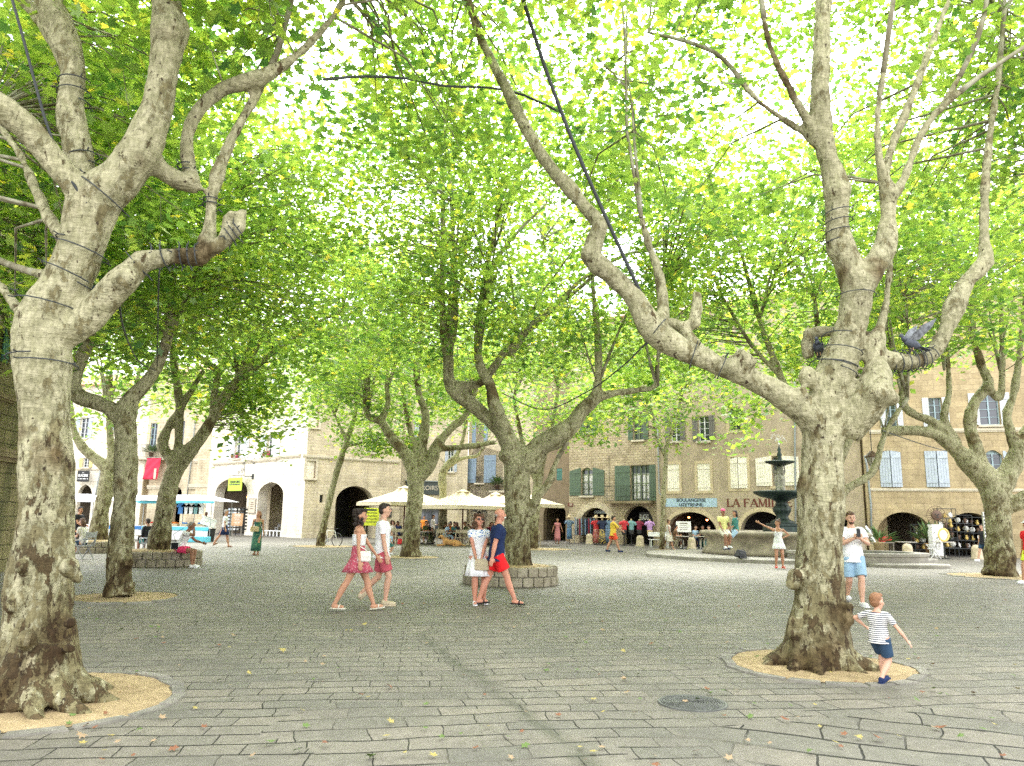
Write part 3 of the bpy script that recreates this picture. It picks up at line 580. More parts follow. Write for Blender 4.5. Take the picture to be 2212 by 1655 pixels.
    T9 = [[(2160, 1245, d9, 42), (2160, 1215, d9, 33), (2158, 1150, d9, 29), (2152, 1085, d9, 28), (2135, 1040, d9, 28), (2095, 1000, d9, 23), (2058, 965, d9, 17), (2020, 938, d9, 14), (1965, 930, d9, 12), (1905, 932, d9, 10)],
          [(2150, 1060, d9, 30), (2185, 1010, d9, 22), (2205, 960, d9, 18), (2240, 900, d9, 14), (2280, 800, d9, 9)],
          [(2125, 1030, d9, 22), (2110, 970, d9, 15), (2095, 920, d9, 14), (2105, 870, d9, 12), (2135, 830, d9, 12), (2120, 790, d9, 9), (2105, 740, d9, 8), (2085, 690, d9, 6)],
          [(2060, 965, d9, 14), (2020, 915, d9, 11), (1975, 895, d9, 9), (1950, 870, d9, 9), (1955, 800, d9, 6), (1960, 700, d9, 5)],
          [(2130, 830, d9, 9), (2160, 860, d9, 8), (2165, 760, d9, 6), (2160, 620, d9, 5)],
          [(2195, 970, d9, 13), (2175, 900, d9, 10), (2190, 850, d9, 9), (2205, 740, d9, 6), (2215, 620, d9, 4)],
          [(2070, 960, d9, 10), (2040, 905, d9, 9), (2050, 840, d9, 6), (2040, 720, d9, 5), (2010, 640, d9, 3)],
          [(2240, 1060, 24.2, 20), (2200, 1085, 24.3, 17), (2170, 1100, 24.4, 16)]]
    plane_tree('gnarled plane tree at the right edge beside the metal sign post', T9, [(16, 25, 9.4, 6.5, 6, 3.6, 600), (14, 27, 6.6, 5, 2, 1.3, 150)], [(2105, 740, d9, 4, .35, 5), (1950, 860, d9, 4, .35, 5), (2040, 800, d9, 3, .3, 5), (2160, 800, d9, 3, .3, 4), (1910, 932, d9, 2, .3, 4)], .05, [(2150, 1070, 24.3, 32), (2100, 1000, 24.3, 22), (2180, 1030, 24.3, 24), (2135, 835, 24.3, 17)], 6, 19, 24, .06)
    d10 = 43
    T10 = [[(1430, 1186, d10, 8), (1430, 1170, d10, 6.5), (1433, 1080, d10, 6), (1438, 1000, d10, 5.5), (1440, 965, d10, 5), (1455, 925, d10, 4), (1468, 870, d10, 3), (1470, 800, d10, 2)], [(1438, 990, d10, 4), (1420, 950, d10, 3), (1410, 900, d10, 2.5), (1400, 830, d10, 2)]]
    plane_tree('young slender plane tree before the bakery sign', T10, [(8.4, 43, 9, 4.5, 3.2, 4, 260), (5.6, 40, 8.6, 3.6, 3, 3.6, 190), (7.9, 42.2, 5.4, 1.8, 1.2, .9, 26), (12.5, 37, 9.5, 4.5, 3, 3.4, 190)], [(1468, 870, d10, 4, .7, 4)], .07, (), 6, 20, 20, .04)
    d11 = 41
    T11 = [[(1150, 1184, d11, 16), (1151, 1160, d11, 13), (1156, 1100, d11, 12), (1165, 1020, d11, 11), (1180, 960, d11, 8), (1200, 880, d11, 5), (1210, 780, d11, 4)], [(1160, 1040, d11, 9), (1130, 960, d11, 6), (1110, 860, d11, 4)]]
    plane_tree('plane tree half hidden behind the planter tree', T11, [(1.6, 41, 9, 7, 5, 4, 420)], [(1205, 840, d11, 5, .5, 5), (1110, 860, d11, 4, .5, 5)], .07, (), 6, 21, 20, .06)
    d12 = 47
    T12 = [[(957, 1165, d12, 12), (957, 1120, d12, 10), (957, 1060, d12, 9.5), (955, 1030, d12, 9), (965, 1005, d12, 8), (985, 985, d12, 6), (998, 955, d12, 5), (1010, 900, d12, 4)], [(965, 1010, d12, 6), (1000, 990, d12, 5), (1030, 985, d12, 4), (1045, 965, d12, 3)]]
    plane_tree('plane tree standing among the cafe tables behind the parasols', T12, [(-5, 47, 9.6, 6.5, 4, 3.6, 240)], [(1005, 920, d12, 5, .5, 5)], .08, (), 6, 22, 18, .06)
    d14 = 20.5
    T14 = [[(1782, 1235, d14, 26), (1784, 1150, d14, 21), (1788, 1060, d14, 22), (1800, 1010, d14, 18), (1830, 950, d14, 14), (1880, 860, d14, 10), (1905, 740, d14, 8), (1925, 600, d14, 6)],
           [(1795, 1085, d14, 15), (1835, 1052, 20.4, 10), (1862, 1038, 20.4, 10), (1885, 1020, 20.4, 9), (1898, 985, 20.4, 8), (1915, 930, 20.4, 7), (1960, 860, 20.4, 5)],
           [(1785, 1030, d14, 15), (1740, 930, d14, 9), (1690, 820, d14, 8), (1640, 690, d14, 6), (1600, 540, d14, 4)],
           [(1792, 990, d14, 12), (1780, 850, d14, 8), (1760, 650, d14, 6)], [(1690, 820, d14, 6), (1620, 740, d14, 5), (1560, 640, d14, 3)]]
    plane_tree('plane tree almost hidden behind the big right trunk, one limb showing', T14, [(8.4, 21, 9, 6.6, 5.6, 3.6, 700), (7.4, 24.5, 4.9, 1.3, 1.2, 1.3, 46), (4.6, 25, 6.2, 2.4, 2, 1.4, 80)], [(1925, 600, d14, 3, .5, 4), (1640, 690, d14, 4, .6, 4), (1760, 650, d14, 4, .5, 4), (1960, 860, d14, 4, .5, 5)], .055, (), 6, 24, 24, .05)
    T17 = [[(92, 1240, 17, 28), (95, 1100, 17, 23), (98, 1000, 17, 22), (110, 900, 17, 14), (130, 760, 17, 9), (150, 600, 17, 6)], [(95, 1000, 17, 15), (60, 860, 17, 10), (20, 700, 17, 7)]]
    plane_tree('plane tree hidden behind the leaning left trunk', T17, [(-11, 18, 8, 5, 5, 3.2, 380)], [(150, 650, 17, 4, .5, 3)], .055, (), 5, 27, 24, .05)
    T18 = [[(895, 1182, 39, 14), (897, 1100, 39, 12), (898, 1000, 39, 10), (880, 900, 39, 6), (860, 800, 39, 4)], [(898, 1000, 39, 8), (920, 880, 39, 5)]]
    plane_tree('plane tree hidden behind the forked tree by the parasols', T18, [(-5.4, 38, 9.6, 6, 4, 3.6, 260), (-13, 40, 8.6, 6, 4, 3, 200)], [(870, 850, 39, 3, .5, 5)], .08, (), 5, 28, 20, .05)
    T16 = [[(2620, 1500, 11, 50), (2640, 1100, 11, 40), (2560, 700, 11, 26), (2440, 300, 11.4, 14), (2300, 100, 12, 8)], [(2640, 900, 11, 30), (2750, 400, 11, 20)]]
    plane_tree('plane tree added beyond the right edge for shade, its leaves reaching into view', T16, [(10.5, 12, 8.4, 5, 5, 2.8, 420)], [(2440, 300, 11.4, 3, .6, 3)], .07, (), 5, 29, 22, .05)  # tree added outside the frame to shade the square
    T15 = [[(-700, 1500, 9, 60), (-720, 900, 9, 45), (-640, 400, 9.3, 26)], [(-720, 900, 9, 35), (-500, 500, 9, 20), (-350, 250, 9.2, 12)]]
    plane_tree('unseen plane tree added beyond the left edge for shade', T15, [(-9, 8, 7.8, 4.2, 4.5, 2.6, 260)], (), .07, (), 5, 30, 22, .05)  # unseen tree added so its crown shades the near paving
    print('LEAVES', sum(TSTAT))
# pits and planters
pit(P(1768, 1437, 8.75), .95, 'sand pit round the big right plane tree, rimmed with flat stones', seed=2, border=.12)
pit(P(80, 1520, 6.65) , 1.05, 'sand pit round the big left plane tree in the near corner', seed=3, border=.12)
pit(GD(268, 14.5), .95, 'sand pit round the medium plane tree on the left', seed=4)
pit(GD(887, 30.5), 1.15, 'sand pit round the forked tree by the cafe parasols', seed=5)
pit(GD(700, 40), 1.6, 'sand pit under the slim leaning tree with the bicycle', seed=6)
pit(GD(2165, 24.5), 1.5, 'sand pit round the gnarled tree at the right edge', seed=7)
pit(GD(1165, 41), 1.7, 'sand pit behind the stone planter in the middle distance', seed=8)
pit(GD(1430, 43), .5, 'small sand pit at the foot of the young slender tree', seed=9)
ring_wall(GD(1103, 18.9), 1.15, 'round two course stone planter in the middle of the square')
ring_wall(GD(340, 23.6), 1.25, 'stone planter ring where the man in pink shorts sits', seed=5)
ring_wall(GD(200, 31), 1.5, 'farther stone planter ring at the left behind the chairs', seed=6)
# ================================================================== buildings
ZK = {1: (0, 1000, 3.448), 2: (640, 1000, 3.448), 3: (1280, 1000, 3.448), 4: (1920, 1000, 3.448), 5: (450, 1050, 4.73), 6: (1650, 1100, 2.72), 7: (2150, 1100, 2.72)}
def Z(k, x, y):
    if k == 0: return (x, y)
    X, Y, s = ZK[k]; return ((X + x / s) / 1.1573, (Y + y / s) / 1.1573)
def stone(name, c1, c2, mort, bw=.55, bh=.27, ms=.012, bumpy=.5, stain=.35, dirt=(.16, .13, .08)):
    g = NG(name); t = g.n('TexCoord'); sp = g.n('SeparateXYZ'); g.l(t.outputs['Object'], sp.inputs[0]); cb = g.n('CombineXYZ')
    g.l(g.math('ADD', sp.outputs['X'], sp.outputs['Y']), cb.inputs['X']); g.l(sp.outputs['Z'], cb.inputs['Y'])
    dn = g.n('TexNoise'); dn.inputs['Scale'].default_value = 1.5; g.l(t.outputs['Object'], dn.inputs['Vector'])
    sc_ = g.n('VectorMath'); sc_.operation = 'SCALE'; sc_.inputs['Scale'].default_value = .07; g.l(dn.outputs['Color'], sc_.inputs[0])
    ad = g.n('VectorMath'); ad.operation = 'ADD'; g.l(cb.outputs[0], ad.inputs[0]); g.l(sc_.outputs[0], ad.inputs[1])
    b = g.n('TexBrick'); b.inputs['Scale'].default_value = 1; b.inputs['Brick Width'].default_value = bw; b.inputs['Row Height'].default_value = bh; b.inputs['Mortar Size'].default_value = ms; b.inputs['Mortar Smooth'].default_value = .6
    b.inputs['Color1'].default_value = (*c1, 1); b.inputs['Color2'].default_value = (*c2, 1); b.inputs['Mortar'].default_value = (*mort, 1); g.l(ad.outputs[0], b.inputs['Vector'])
    o = t.outputs['Object']; v = g.ramp(g.noise(o, 1.1, 5, .6), (.25, (.72, .70, .66)), (.5, (.98, .97, .95)), (.75, (1.15, 1.12, 1.05)))
    c = g.mix(1, b.outputs['Color'], v, 'MULTIPLY'); c = g.mix(1, c, g.ramp(g.noise(o, 9, 5, .4), (.3, (.86, .85, .82)), (.7, (1.1, 1.1, 1.08))), 'MULTIPLY')
    m = g.n('Mapping'); m.inputs['Scale'].default_value = (1.3, 1.3, .22); g.l(o, m.inputs['Vector'])
    c = g.mix(g.math('MULTIPLY', g.ramp(g.noise(m.outputs[0], 1.4, 5, .3), (.52, (0, 0, 0)), (.75, (1, 1, 1))), stain), c, dirt)
    g.l(c, g.b.inputs['Base Color']); g.b.inputs['Roughness'].default_value = .92; g.b.inputs['Specular IOR Level'].default_value = .2
    g.bump(g.math('ADD', g.math('MULTIPLY', b.outputs['Fac'], -.6), g.math('MULTIPLY', g.noise(o, 12, 5), .9)), bumpy, .03); return g.m
stone('limestone_pale_lit', (.80, .76, .66), (.76, .71, .60), (.66, .59, .46), stain=.28, dirt=(.42, .33, .2))  # pale limestone, colour raised to carry the sunlit look of the corner front
stone('limestone_warm', (.62, .55, .41), (.55, .48, .34), (.44, .37, .26), .5, .24)
stone('limestone_rubble', (.52, .45, .32), (.42, .35, .23), (.33, .27, .18), .34, .17, .02, .8)
stone('limestone_block', (.47, .385, .235), (.40, .32, .19), (.33, .26, .16), .62, .3)
stone('limestone_dark', (.34, .28, .18), (.28, .23, .14), (.2, .16, .1), .5, .25)
stone('mossy_stone', (.30, .26, .15), (.22, .20, .11), (.12, .11, .06), .7, .36, .02, .8, .8, (.06, .07, .03))
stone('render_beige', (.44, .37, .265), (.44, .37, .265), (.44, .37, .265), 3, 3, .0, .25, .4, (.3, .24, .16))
stone('render_brown', (.27, .215, .145), (.27, .215, .145), (.25, .2, .13), 3, 3, .0, .25, .5)  # plain brownish render of the passage house
for nm, c in dict(trim_yellow=(.56, .46, .28), trim_stone=(.55, .49, .36), shutter_cream=(.84, .79, .64), shutter_blue=(.22, .29, .36), shutter_greyblue=(.42, .47, .51), shutter_green=(.10, .145, .095), shutter_white=(.62, .65, .66), shutter_wood=(.16, .15, .13), shutter_teal=(.09, .22, .18), shutter_yellow=(.62, .52, .22), wood_brown=(.12, .05, .03), wood_grey=(.27, .24, .19), iron=(.045, .05, .05), iron_green=(.06, .075, .055), zinc=(.26, .29, .28), pipe_blue=(.12, .17, .19), sign_blue=(.40, .54, .62), letter_dark=(.03, .04, .06), letter_red=(.14, .035, .02), white_paint=(.78, .78, .75), sign_lime=(.48, .66, .07), sign_dark=(.055, .065, .06), sign_black=(.03, .03, .028), banner_red=(.66, .03, .07), tile=(.40, .22, .13), curtain=(.62, .62, .58), frame_blue=(.34, .44, .47), frame_white=(.72, .74, .72), frame_green=(.17, .21, .12), sign_brown=(.16, .05, .03)).items():
    mat(nm, c, .7, var=.14, vscale=5)
mat('pane', (.035, .045, .055), .08, spec=.8)
mat('shop_shade_dark', (.03, .028, .026), .5, var=.6, vscale=3); mat('arcade_wall', (.20, .16, .11), .9, var=.3, vscale=3); mat('interior_floor', (.12, .11, .1), .8)  # dark shopfront and arcade colours also carry the deep shade of the recesses
class Facade:
    def __init__(s, name, label, uA, dA, uB, dB, H, wallmat, thick=.5, depth=7, cat='building', group='stone houses round the square', roof=True, z0=-.3, side=(1, 1)):
        s.A = GD(uA, dA); s.B = GD(uB, dB); s.x = Vector((s.B.x - s.A.x, s.B.y - s.A.y, 0)); s.W = s.x.length; s.x.normalize(); s.n = Vector((s.x.y, -s.x.x, 0))
        s.rz = math.atan2(s.x.y, s.x.x); s.t = thing(name, label, cat, s.A, s.rz, group); s.H = H; s.mat = wallmat; s.thick = thick; s.depth = depth; s.arches = []; s.holes = []; s.roof = roof; s.z0 = z0; s.side = side
    def loc(s, k, x, y):
        u, v = Z(k, x, y); r = ray(u, v); t = (s.A - CAM).dot(s.n) / r.dot(s.n); p = CAM + r * t; return ((p - s.A).dot(s.x), p.z)
    def rect(s, k, x0, y0, x1, y1):
        xm, ym = (x0 + x1) / 2, (y0 + y1) / 2; return (s.loc(k, x0, ym)[0], s.loc(k, xm, y1)[1], s.loc(k, x1, ym)[0], s.loc(k, xm, y0)[1])
    def world(s, a, y, z): return s.A + s.x * a - s.n * y + Vector((0, 0, z))
    def arch(s, k, x0, y0, x1, spring_y=None, point=0, rise=None, ring=None, ringw=.28):
        a0, _ = s.loc(k, x0, y0 + 60); a1, _ = s.loc(k, x1, y0 + 60); zt = s.loc(k, (x0 + x1) / 2, y0)[1]
        zs = s.loc(k, (x0 + x1) / 2, spring_y)[1] if spring_y else zt - (a1 - a0) / 2
        zs = max(.3, zs); s.arches.append((a0, a1, zs, zt, point))
        if ring:
            m = MB(); pi = s.arcpts(a0, a1, zs, zt, point); po = s.arcpts(a0 - ringw, a1 + ringw, zs, zt + ringw, point); n = len(pi)
            m.add([(q[0], -.02, q[1]) for q in pi] + [(q[0], -.02, q[1]) for q in po] + [(q[0], .05, q[1]) for q in po] + [(q[0], .05, q[1]) for q in pi], [(i, i + 1, n + i + 1, n + i) for i in range(n - 1)] + [(n + i, n + i + 1, 2 * n + i + 1, 2 * n + i) for i in range(n - 1)] + [(i, i + 3 * n, i + 3 * n + 1, i + 1) for i in range(n - 1)])
            m.build('arch_ring', ring, s.t)
        return (a0, a1, zs, zt)
    def arcpts(s, a0, a1, zs, zt, point, n=20):
        out = []
        for i in range(n + 1):
            t = i / n; th = math.pi * (1 - t); x = (a0 + a1) / 2 + math.cos(th) * (a1 - a0) / 2; y = math.sin(th)
            if point: y = y * (1 - point) + point * (1 - abs(2 * t - 1)) ** .62 if point else y
            out.append((x, zs + (zt - zs) * y))
        return out
    def hole(s, a0, z0, a1, z1, rise=0): s.holes.append((a0, z0, a1, z1, rise))
    def finish(s, interior=True, idepth=4.0, back='shop_shade_dark', shell=True):
        W, H, T, zb = s.W, s.H, s.thick, s.z0; out = [(0, zb)]
        for (a0, a1, zs, zt, pt) in sorted(s.arches):
            a0 = max(.02, a0); a1 = min(W - .02, a1); out += [(a0, zb)] + s.arcpts(a0, a1, zs, zt, pt) + [(a1, zb)]
        out += [(W, zb), (W, H), (0, H)]; loops = [out]
        for (a0, z0, a1, z1, rise) in s.holes:
            if rise: loops.append([(a0, z0), (a1, z0), (a1, z1 - rise)] + [(a1 + (a0 - a1) * i / 10, z1 - rise + rise * math.sin(math.pi * i / 10)) for i in range(1, 10)] + [(a0, z1 - rise)])
            else: loops.append([(a0, z0), (a1, z0), (a1, z1), (a0, z1)])
        flat = [p for l in loops for p in l]; tri = tessellate_polygon([[Vector((p[0], p[1], 0)) for p in l] for l in loops])
        n = len(flat); m = MB(); vs = [(p[0], 0, p[1]) for p in flat] + [(p[0], T, p[1]) for p in flat]; fs = [tuple(t) for t in tri] + [tuple(i + n for i in reversed(t)) for t in tri]; o = 0
        for l in loops:
            k = len(l)
            for i in range(k): a = o + i; b = o + (i + 1) % k; fs.append((a, b, b + n, a + n))
            o += k
        m.add(vs, fs); m.build('wall', s.mat, s.t)
        if shell:
            m = MB(); D = s.depth; e = .003
            for x in [q for q, on in zip((T / 2 + e, W - T / 2 - e), s.side) if on]: m.box((x, (T + D) / 2, (H + zb) / 2), (T, D - T - e, H - zb - e))
            m.box((W / 2, D, (H + zb) / 2), (W - e, T, H - zb - e)); m.build('rear_wall', s.mat, s.t)
            if s.roof:
                m = MB(); m.add([(-.1, -.45, H + .05), (W + .1, -.45, H + .05), (W + .1, D / 2, H + 1.6), (-.1, D / 2, H + 1.6), (W + .1, D + .4, H + .05), (-.1, D + .4, H + .05), (-.1, -.45, H - .05), (W + .1, -.45, H - .05)], [(0, 1, 2, 3), (3, 2, 4, 5), (6, 7, 1, 0), (0, 3, 5), (1, 4, 2), (6, 5, 4, 7)]); m.build('roof', 'tile', s.t)
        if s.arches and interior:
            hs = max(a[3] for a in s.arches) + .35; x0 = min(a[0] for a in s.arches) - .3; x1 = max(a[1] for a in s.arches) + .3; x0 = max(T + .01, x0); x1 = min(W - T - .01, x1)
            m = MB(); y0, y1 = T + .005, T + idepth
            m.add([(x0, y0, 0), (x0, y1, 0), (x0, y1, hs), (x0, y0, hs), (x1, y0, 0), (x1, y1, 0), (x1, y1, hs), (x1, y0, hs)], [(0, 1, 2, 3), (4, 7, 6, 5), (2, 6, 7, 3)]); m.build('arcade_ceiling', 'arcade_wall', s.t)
            m = MB(); m.box(((x0 + x1) / 2, y1 + .08, hs / 2), (x1 - x0, .14, hs)); m.build('shopfront', back, s.t)  # closes the recess; dark colour stands in for shade behind the arches
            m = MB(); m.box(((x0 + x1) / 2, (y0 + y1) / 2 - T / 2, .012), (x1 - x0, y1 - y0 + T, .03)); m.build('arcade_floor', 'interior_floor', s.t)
    def window(s, k, x0, y0, x1, y1, frame='frame_white', cols=2, rows=4, rise=0, shut=None, smat='shutter_blue', surround=None, sill='trim_stone', rec=.2, open_w=None, sides=(1, 1), curtain=False, glass='pane', px=True, louv=False):
        a0, z0, a1, z1 = s.rect(k, x0, y0, x1, y1) if px else (x0, y0, x1, y1); w = a1 - a0; h = z1 - z0; s.hole(a0, z0, a1, z1, rise * h)
        fr = MB(); b = .055; yy = rec; top = z1
        fr.box(((a0 + a1) / 2, yy, z0 + b / 2), (w, .06, b)); fr.box(((a0 + a1) / 2, yy, z1 - b / 2 - rise * h * .3), (w, .06, b + rise * h * .6)); fr.box((a0 + b / 2, yy - .001, (z0 + z1) / 2), (b, .06, h - .004)); fr.box((a1 - b / 2, yy - .001, (z0 + z1) / 2), (b, .06, h - .004))
        for i in range(1, cols): fr.box((a0 + w * i / cols, yy - .003, (z0 + z1) / 2), (b * (1.2 if i * 2 == cols else .5), .06, h - .01))
        for j in range(1, rows): fr.box(((a0 + a1) / 2, yy + .003, z0 + h * j / rows), (w - .01, .04, b * .5))
        wo = fr.build('window', frame, s.t)
        MB().box(((a0 + a1) / 2, yy + .05, (z0 + z1) / 2), (w, .02, h)).build('pane', glass, wo)
        if curtain: MB().box((a0 + w * .26, yy + .036, z0 + h * .42), (w * .34, .006, h * .7)).box((a1 - w * .26, yy + .036, z0 + h * .42), (w * .34, .006, h * .7)).build('curtain', 'curtain', wo)
        if sill: MB().box(((a0 + a1) / 2, -.03, z0 - .07), (w + .24, .3, .12)).build('sill', sill, wo, bevel=.015)
        if surround:
            q = .16; m = MB(); m.box((a0 - q / 2, -.01, (z0 + z1) / 2), (q, .05, h)); m.box((a1 + q / 2, -.01, (z0 + z1) / 2), (q, .05, h)); m.box(((a0 + a1) / 2, -.011, z1 + q / 2 + .001), (w + 2 * q, .05, q)); m.box(((a0 + a1) / 2, -.011, z0 - q / 2 - .001), (w + 2 * q, .052, q)); m.build('surround', surround, s.t)
        if shut: s.shutters(a0, z0, a1, z1, shut, smat, sides, open_w, louv, rise)
        return (a0, z0, a1, z1)
    def shutters(s, a0, z0, a1, z1, mode, m_, sides=(1, 1), ow=None, louv=False, rise=0):
        w = a1 - a0; h = z1 - z0; lw = ow or w / 2
        for sgn in (-1, 1):
            if not sides[0 if sgn < 0 else 1]: continue
            m = MB(); n = max(3, int(lw / .13)); pw = lw / n
            for i in range(n): m.box((-lw / 2 + pw * (i + .5), 0, h / 2 - (rise * h * .5 * ((i + .5) / n if sgn > 0 else 1 - (i + .5) / n) if rise else 0)), (pw - .012, .032, h - .01 - (rise * h * ((i + .5) / n if sgn > 0 else 1 - (i + .5) / n) if rise else 0)))
            for zz in (.14, .82): m.box((0, -.028, h * zz), (lw * .9, .03, .1))
            if louv:
                for j in range(int(h / .09)): m.box((0, -.02, .06 + j * .09), (lw * .8, .03, .02), rx=.5)
            m.box((0, .014, h / 2), (lw - .03, .01, h - .2 - rise * h))
            o = m.build('shutter', m_, s.t)
            if mode == 'open': o.location = ((a0 - lw / 2 - .02) if sgn < 0 else (a1 + lw / 2 + .02), -.045, z0)
            elif mode == 'closed': o.location = (a0 + w * .25 if sgn < 0 else a1 - w * .25, .03, z0)
            else:
                an = R_(13); hx = a0 if sgn < 0 else a1; o.location = (hx - sgn * math.cos(an) * lw / 2, -.02 - math.sin(an) * lw / 2, z0); o.rotation_euler = (0, 0, -an if sgn < 0 else an)
    def band(s, k, x0, x1, y, h=.14, pr=.08, m='trim_stone', name='string_course'):
        a0 = s.loc(k, x0, y)[0]; a1, z = s.loc(k, x1, y); z = s.loc(k, (x0 + x1) / 2, y)[1]
        MB().box(((a0 + a1) / 2, -pr / 2 + .001, z), (a1 - a0, pr, h)).box(((a0 + a1) / 2, -pr * .35, z - h * .75), (a1 - a0, pr * .6, h * .5)).build(name, m, s.t)
    def pipe(s, k, pts, m='zinc', r=.05):
        q = [s.loc(k, x, y) for x, y in pts]; MB().tube([(a, -.09, z) for a, z in q], r, 8).build('drainpipe', m, s.t, True)
    def slab(s, k, x0, y0, x1, y1, name, m, y=-.04, t=.05, label=None):
        a0, z0, a1, z1 = s.rect(k, x0, y0, x1, y1); return MB().box(((a0 + a1) / 2, y, (z0 + z1) / 2), (a1 - a0, t, z1 - z0)).build(name, m, s.t, label=label)
    def ironwork(s, a0, z0, a1, z1, y, name='railing', m='iron_green', curls=True, step=.13):
        b = MB(); b.box(((a0 + a1) / 2, y, z1), (a1 - a0, .04, .03)); b.box(((a0 + a1) / 2, y, z0 + .05), (a1 - a0, .03, .025)); n = max(2, int((a1 - a0) / step))
        for i in range(n + 1): b.box((a0 + (a1 - a0) * i / n, y, (z0 + z1) / 2), (.014, .014, z1 - z0))
        if curls:
            k = max(1, int((a1 - a0) / .36))
            for i in range(k):
                cx = a0 + (a1 - a0) * (i + .5) / k
                for cz, rr in ((z0 + (z1 - z0) * .32, .13), (z0 + (z1 - z0) * .7, .1)):
                    b.tube([(cx + math.cos(t * .6) * rr * (1 - t / 20), y, cz + math.sin(t * .6) * rr * (1 - t / 20)) for t in range(14)], .009, 4)
        return b.build(name, m, s.t)
# ---- G: rubble house with green shutters
G_ = Facade('stone_house', 'rubble stone house with green shutters and a long iron balcony over two clothes shop arches', 1229, 54, 1419, 50, 15.5, 'limestone_rubble')
G_.arch(3, 580, 930, 860, 1110, ring='limestone_warm', ringw=.42); G_.arch(3, 955, 912, 1222, 1080)
w_ = G_.window(3, 597, 582, 695, 825, 'frame_green', 2, 4, .12, 'open', 'shutter_green', curtain=True, open_w=.92)
G_.ironwork(w_[0], w_[1], w_[2], w_[1] + .85, .02)
w_ = G_.window(3, 1022, 562, 1185, 868, 'frame_green', 4, 4, 0, 'open', 'shutter_green', sill=None, curtain=True, open_w=1.15)
a0, z0, a1, z1 = G_.rect(3, 842, 745, 1226, 872)
MB().box(((a0 + a1) / 2, -.38, z0 - .1), (a1 - a0, .78, .14)).build('balcony_slab', 'limestone_dark', G_.t)
G_.ironwork(a0, z0 - .03, a1, z1, -.74); MB().bar((a0, -.74, z1), (a0, 0, z1), .03).bar((a0, -.05, z1), (a0, -.05, z1 + 2.1), .025).build('railing', 'iron_green', G_.t)
w_ = G_.window(3, 625, 120, 700, 280, 'frame_green', 2, 4, 0, 'open', 'shutter_green'); G_.window(3, 1045, 130, 1130, 345, 'frame_green', 2, 4, 0, 'open', 'shutter_green')
G_.slab(3, 485, 888, 528, 918, 'street_sign', 'sign_brown', label='small dark red enamel street name plate')
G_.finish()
a0, z0, a1, z1 = G_.rect(3, 485, 888, 528, 918); [MB().box((a0 + (a1 - a0) * .6, -.07, z0 + (z1 - z0) * q), ((a1 - a0) * .5, .006, .05)).build('lettering_line', 'trim_stone', G_.t) for q in (.38, .7)]
# ---- H: beige rendered house with the bakery sign
H_ = Facade('rendered_house', 'beige rendered house with cream shutters, blue bakery sign and red painted lettering', 1419.5, 49.5, 1873, 41.5, 15, 'render_beige')
H_.arch(6, 42, 490, 383, 628, ring='trim_yellow', ringw=.24); H_.arch(6, 548, 487, 850, 620, ring='trim_yellow', ringw=.24); H_.arch(4, 430, 962, 705, 1100, ring='trim_yellow', ringw=.24)
H_.window(3, 1337, 553, 1443, 787, surround='trim_yellow', sill=None, shut='closed', smat='shutter_cream', rec=.3)
H_.window(3, 1597, 548, 1710, 783, surround='trim_yellow', sill=None, shut='closed', smat='shutter_cream', rec=.3)
H_.window(3, 1884, 492, 2028, 762, surround='trim_yellow', sill=None, shut='ajar', smat='shutter_cream', rec=.3, rise=.05)
H_.window(6, 763, 108, 832, 312, 'wood_grey', 2, 4, .06, 'open', 'shutter_cream', surround='trim_yellow', sill=None, open_w=.95)
H_.window(3, 1605, 138, 1698, 355, 'frame_white', 2, 4, 0, 'open', 'shutter_wood'); H_.window(3, 1365, 138, 1448, 358, 'frame_white', 2, 4, 0, 'open', 'shutter_wood')
H_.window(3, 1868, 62, 1972, 260, 'wood_grey', 2, 4, .12, None, surround='trim_yellow', sill=None); H_.window(4, 640, 60, 740, 300, 'frame_white', 2, 4, 0, 'open', 'shutter_wood')
H_.pipe(6, [(918, -700), (921, 60), (925, 420), (925, 640)]); H_.pipe(3, [(1262, 250), (1268, 600), (1275, 800), (1312, 850), (1320, 1190)], r=.045)
H_.slab(3, 1325, 848, 1768, 922, 'painted_sign', 'sign_blue', -.012, .02)
a0, z0, a1, z1 = H_.rect(3, 1325, 848, 1768, 922); hh_ = z1 - z0
def line_text(F, s, k, x0, y0, x1, y1, m, y=-.03, off=.0, ext=.006):
    a0, z0, a1, z1 = F.rect(k, x0, y0, x1, y1); return text(s, (z1 - z0) / .72, m, F.t, ((a0 + a1) / 2, y, (z0 + z1) / 2), width=a1 - a0, offset=off, ext=ext)
line_text(H_, 'BOULANGERIE', 3, 1420, 850, 1668, 880, 'letter_dark', off=.004); line_text(H_, 'UZETIENNE', 3, 1442, 890, 1645, 918, 'letter_dark', off=.004)
